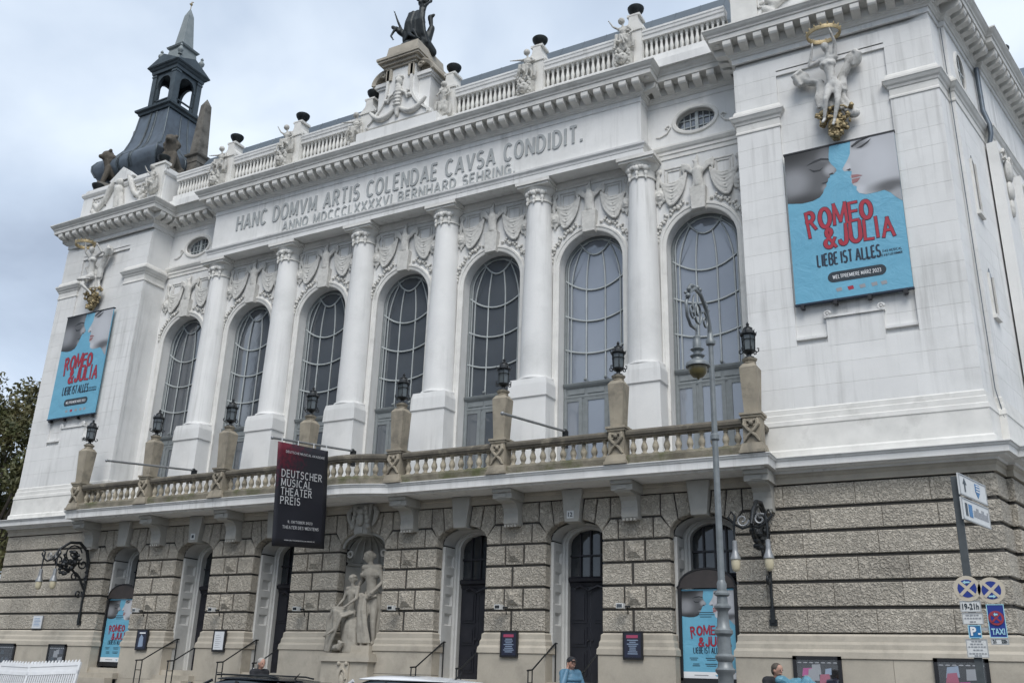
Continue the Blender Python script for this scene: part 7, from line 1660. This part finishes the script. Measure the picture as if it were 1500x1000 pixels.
# ================================================================== PEOPLE
def person(label, loc, rz, H, J, top_m, leg_m, hair_m, cap=None, extra=None, stripe=None):
    """figure built facing -y, then turned by rz; J gives arm joints"""
    t = thing('person', label, 'person', loc, rz)
    P_ = dict(pelvis=(0, 0, 0.53*H), chest=(0, -0.01*H, 0.73*H), neck=(0, -0.01*H, 0.845*H), head=(0, -0.03*H, 0.93*H), shL=(0.10*H, 0, 0.81*H), shR=(-0.10*H, 0, 0.81*H), hipL=(0.05*H, 0, 0.50*H), hipR=(-0.05*H, 0, 0.50*H),
              knL=(0.055*H, -0.06*H, 0.28*H), anL=(0.055*H, -0.10*H, 0.04*H), toL=(0.06*H, -0.18*H, 0.018*H), knR=(-0.055*H, 0.0, 0.27*H), anR=(-0.055*H, 0.09*H, 0.05*H), toR=(-0.06*H, 0.02*H, 0.018*H))
    P_.update(J)
    b = MB(); human(b, H, P_, hair=False); hd_ = Vector(P_['head'])
    for s2 in (-1, 1): b.sph(hd_+Vector((s2*0.048*H, 0.005*H, -0.004*H)), (0.008*H, 0.014*H, 0.019*H), 8, 5)      # ears
    b.cap(hd_+Vector((-0.014*H, -0.052*H, -0.036*H)), 0.006*H, hd_+Vector((0.014*H, -0.052*H, -0.036*H)), 0.006*H, 6)    # lips
    put('body', remesh(b, 'body', 'skin', 0.011, 2), t)
    ey = MB()
    for s2 in (-1, 1): ey.sph(hd_+Vector((s2*0.018*H, -0.054*H, 0.004*H)), (0.007*H, 0.005*H, 0.005*H), 6, 4)
    ey.build('eyes', 'eye_dark', t)
    h = MB(); h.sph(hd_+Vector((0, 0.014*H, 0.026*H)), (0.055*H, 0.060*H, 0.055*H), 14, 9); h.sph(hd_+Vector((0, 0.034*H, -0.004*H)), (0.051*H, 0.042*H, 0.054*H), 12, 8)
    h.build('hair', hair_m, t, smooth=60)
    V = lambda k: Vector(P_[k]); c = MB(); g_ = 0.014*H
    lr = Vector((1, 0, 0))
    c.cap(V('pelvis')-lr*0.04*H-Vector((0, 0, 0.02*H)), 0.07*H, V('pelvis')+lr*0.04*H-Vector((0, 0, 0.02*H)), 0.07*H); c.cap(V('pelvis'), 0.085*H, V('chest'), 0.088*H); c.cap(V('chest')-lr*0.05*H, 0.075*H, V('chest')+lr*0.05*H, 0.075*H); c.cap(V('shR'), 0.054*H, V('shL'), 0.054*H); c.cap(V('chest'), 0.06*H, V('neck')-Vector((0, 0, 0.012*H)), 0.042*H)
    for s in 'LR': c.cap(V('sh'+s), 0.05*H, V('el'+s), 0.04*H); c.cap(V('el'+s), 0.04*H, V('el'+s).lerp(V('ha'+s), 0.88), 0.030*H)
    if top_m == 'puffer_blue':
        for q in range(5): z = (0.52+0.055*q)*H; c.tube([(0.125*H*cos(a)*1.0, 0.098*H*sin(a), z) for a in [2*pi*i/16 for i in range(17)]], 0.022*H, 6)
    put('jacket', remesh(c, 'jacket', top_m, 0.012, 2), t)
    c = MB(); c.cap(V('hipR'), 0.075*H, V('hipL'), 0.075*H)
    for s in 'LR': c.cap(V('hip'+s), 0.073*H, V('kn'+s), 0.05*H); c.cap(V('kn'+s), 0.05*H, V('an'+s).lerp(V('kn'+s), 0.08), 0.038*H)
    put('trousers', remesh(c, 'trousers', leg_m, 0.013, 2), t)
    for s in 'LR': 
        c = MB(); d = V('to'+s)-V('an'+s); c.cap(V('an'+s)-Vector((0, -0.02*H, 0.006*H)), 0.032*H, V('to'+s)+Vector((0, 0, 0.004*H)), 0.025*H); c.build('shoe', 'shoe', t, smooth=60)
    if cap:
        c = MB(); c.sph(hd_+Vector((0, 0.008*H, 0.032*H)), (0.057*H, 0.064*H, 0.048*H), 12, 8); c.sph(hd_+Vector((0, -0.062*H, 0.026*H)), (0.042*H, 0.042*H, 0.007*H), 10, 5); c.build('cap', cap, t, smooth=60)
    if stripe:
        c = MB()
        for s in 'LR': c.tube([V('neck')+Vector((0.02*H*(1 if s == 'L' else -1), 0.045*H, -0.01*H)), V('sh'+s)+Vector((0, 0, 0.055*H)), V('sh'+s).lerp(V('el'+s), 0.5)+Vector((0.044*H*(1 if s == 'L' else -1), 0, 0)), V('el'+s)+Vector((0.042*H*(1 if s == 'L' else -1), 0, 0))], 0.008*H, 6)
        c.build('stripe', stripe, t)
    return t
H = 1.75
person('grey-haired person in a dark jacket with pale shoulder stripes walking past the dark car', (0.42, -4.2, 0.14), radians(75), 1.755, dict(elL=(0.14*H, 0.05*H, 0.63*H), haL=(0.13*H, -0.05*H, 0.51*H), elR=(-0.14*H, -0.05*H, 0.64*H), haR=(-0.13*H, -0.12*H, 0.54*H)), 'cloth_black', 'denim', 'hair_grey', stripe='cloth_white')
pp = person('person in a dark cap and blue puffer jacket holding a phone to the ear', (8.27, -3.0, 0.30), radians(55), 1.78, dict(elL=(0.16*H, -0.04*H, 0.66*H), haL=(0.10*H, -0.13*H, 0.58*H), elR=(-0.17*H, -0.11*H, 0.70*H), haR=(-0.085*H, -0.065*H, 0.875*H), knL=(0.055*H, -0.01*H, 0.28*H), anL=(0.055*H, 0.01*H, 0.04*H), toL=(0.06*H, -0.08*H, 0.018*H), anR=(-0.055*H, 0.02*H, 0.04*H), toR=(-0.06*H, -0.07*H, 0.018*H)), 'puffer_blue', 'denim', 'hair_brown', cap='cloth_black')
ph = MB().box(-0.012, 0.0, -0.035, 0.035, -0.075, 0.075).build('phone', 'phone', None, (8.27, -3.0, 0.3)); M_ = Matrix.Rotation(radians(55), 4, 'Z') @ Matrix.Translation((-0.105, -0.06, 0.93*1.78-0.01)); ph.matrix_world = Matrix.Translation((8.27, -3.0, 0.3)) @ M_
tag(ph, 'black mobile phone held to the ear of the person in the blue jacket', 'phone')
person('person in a black jacket with glasses and short hair carrying a pale blue bundle', (12.60, -3.0, 0.30), radians(60), 1.80, dict(chest=(0, -0.05*H, 0.72*H), neck=(0, -0.09*H, 0.83*H), head=(0, -0.125*H, 0.915*H), shL=(0.10*H, -0.05*H, 0.80*H), shR=(-0.10*H, -0.05*H, 0.80*H), elL=(0.15*H, -0.09*H, 0.64*H), haL=(0.10*H, -0.24*H, 0.62*H), elR=(-0.15*H, -0.09*H, 0.64*H), haR=(-0.08*H, -0.25*H, 0.62*H)), 'cloth_black', 'cloth_black', 'hair_brown')
rr = random.Random(9); bg = MB()
for i in range(26): bg.sph((rr.uniform(-0.22, 0.22), rr.uniform(-0.3, 0.3), rr.uniform(-0.2, 0.17)), (rr.uniform(0.1, 0.18), rr.uniform(0.12, 0.2), rr.uniform(0.09, 0.15)), 8, 6)
o = put('plastic_bundle', remesh(bg, 'plastic_bundle', 'bag_blue', 0.03, 2), None, (13.20, -3.36, 1.56), 0.9); tag(o, 'crumpled pale blue plastic bundle in the arms of the person in black', 'bag')
# ================================================================== BARRIERS at the left
def barrier(label, loc, rz, tilt, seed):
    t = thing('plastic_barrier', label, 'barrier', loc, rz, group='white plastic barriers'); t.rotation_euler = (tilt[0], tilt[1], rz)
    mb = MB()
    for a, b, c, d in ((-1.0, 1.0, 0.0, 0.10), (-1.0, 1.0, 0.52, 0.62), (-1.0, 1.0, 0.76, 0.86), (-1.0, -0.92, 0.10, 0.76), (0.92, 1.0, 0.10, 0.76)): mb.box(a, b, -0.03, 0.03, c, d)
    mb.box(-0.92, 0.92, -0.012, 0.012, 0.62, 0.76); mb.build('frame', 'plastic_white', t)
    SL = MB().box(-0.022, 0.022, -0.02, 0.02, 0.10, 0.52).mesh('slat', 'plastic_white'); TH = MB().frus(0, 0, 0.86, 0.035, 0.03, 0.94, 0.012, 0.012).mesh('tooth', 'plastic_white')
    for i in range(21): put('slat', SL, t, (-0.86+0.086*i, 0, 0))
    for i in range(15): put('tooth', TH, t, (-0.91+0.13*i, 0, 0))
    FT = MB().frus(0, 0, -0.09, 0.09, 0.32, 0.0, 0.06, 0.26).mesh('foot', 'rubber')
    for x in (-0.7, 0.7): put('foot', FT, t, (x, 0, 0))
barrier('white slotted plastic barrier, the right one, leaning with its end towards the leftmost doorway', (-8.9, -3.1, 0.80), radians(8), (radians(-12), radians(-3)), 1)
barrier('white slotted plastic barrier at the far left edge of the picture', (-10.75, -2.9, 0.74), radians(3), (radians(-9), radians(1)), 2)
pal = MB()
for i in range(4): pal.box(-12.0, -7.9, -3.35+0.3*i, -3.15+0.3*i, 0.60, 0.66)
for x in (-11.9, -10.0, -8.1): pal.box(x, x+0.12, -3.35, -2.3, 0.30, 0.60)
tag(pal.build('timber_stand', 'bark'), 'low timber stand under the white barriers', 'stand')
# ================================================================== TREES
def tree(label, loc, R_, Hc, n, seed, trunk_h):
    t = thing('leafy_tree', label, 'tree', loc, group='trees left of the theatre'); rr = random.Random(seed)
    tk = MB().tube([(0, 0, 0), (0.1, 0, trunk_h*0.5), (0, 0.1, trunk_h), (0.1, 0, trunk_h+Hc*0.5)], [0.38, 0.3, 0.24, 0.1], 9); tk.build('trunk', 'bark', t, smooth=60)
    lm_ = MB(); clumps = []
    for i in range(34):
        th, ph_ = rr.uniform(0, 2*pi), math.acos(rr.uniform(-0.75, 1)); r = rr.uniform(0.45, 0.95)
        p = Vector((R_*r*sin(ph_)*cos(th), R_*r*sin(ph_)*sin(th), trunk_h+Hc*0.5+Hc*0.55*r*cos(ph_))); clumps.append((p, rr.uniform(0.7, 1.25)*R_*0.27))
        if i < 14: lm_.tube([(0, 0.05, trunk_h*0.8+rr.uniform(0, Hc*0.3)), (p.x*0.5, p.y*0.5, trunk_h+(p.z-trunk_h)*0.55), tuple(p)], [0.13, 0.08, 0.025], 6)
    lm_.build('limbs', 'bark', t)
    vs, fs = [], []
    for i in range(n):
        c, cr_ = rr.choice(clumps)
        d = Vector((rr.gauss(0, 1), rr.gauss(0, 1), rr.gauss(0, 0.8))).normalized()*cr_*rr.uniform(0.35, 1.08)
        q = c+d; s_ = rr.uniform(0.09, 0.2); a = Vector((rr.gauss(0, 1), rr.gauss(0, 1), rr.gauss(0, 0.6))).normalized(); b = a.orthogonal().normalized(); b.rotate(Matrix.Rotation(rr.uniform(0, 6.28), 3, a)); k = len(vs)
        e_ = a.cross(b)
        vs += [tuple(q-b*s_), tuple(q+e_*s_*0.45+a*s_*0.15), tuple(q+b*s_), tuple(q-e_*s_*0.45+a*s_*0.15)]; fs.append((k, k+1, k+2, k+3))
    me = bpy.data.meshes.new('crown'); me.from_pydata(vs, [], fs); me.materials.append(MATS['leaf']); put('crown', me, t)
tree('large green-brown leafy tree just left of the building', (-32.9, 9.0, 0.0), 5.2, 12.4, 28000, 3, 4.6)
tree('darker leafy tree farther back at the left edge', (-39.5, 11.0, 0.0), 5.5, 10.0, 16000, 5, 3.4)
t = thing('red_sign', 'small red sign on a pole under the trees at the far left', 'sign', (-31.2, 6.0, 0.14)); MB().box(-0.04, 0.04, -0.04, 0.04, 0, 6.6).build('pole', 'post_paint', t); MB().box(-0.6, 0.6, -0.09, -0.04, 5.7, 6.7).build('panel', 'shop_red', t)

# ================================================================== tower across the street (seen in the window reflections)
t = thing('office_tower', 'dark office tower across the street, mirrored in the theatre windows', 'building', (-54, -74, 0))
MB().box(-21, 21, -8, 8, 0, 66).build('tower_body', 'far_wall', t)
WM = MB().box(-0.8, 0.8, 7.9, 8.06, 0, 2.2).mesh('tower_window', 'far_glass')
WS = MB().box(-20.4, 20.4, 7.92, 8.1, 0, 1.9).mesh('window_band', 'far_glass')
for i in range(17): put('window_band', WS, t, (0, 0, 3.0+3.7*i))
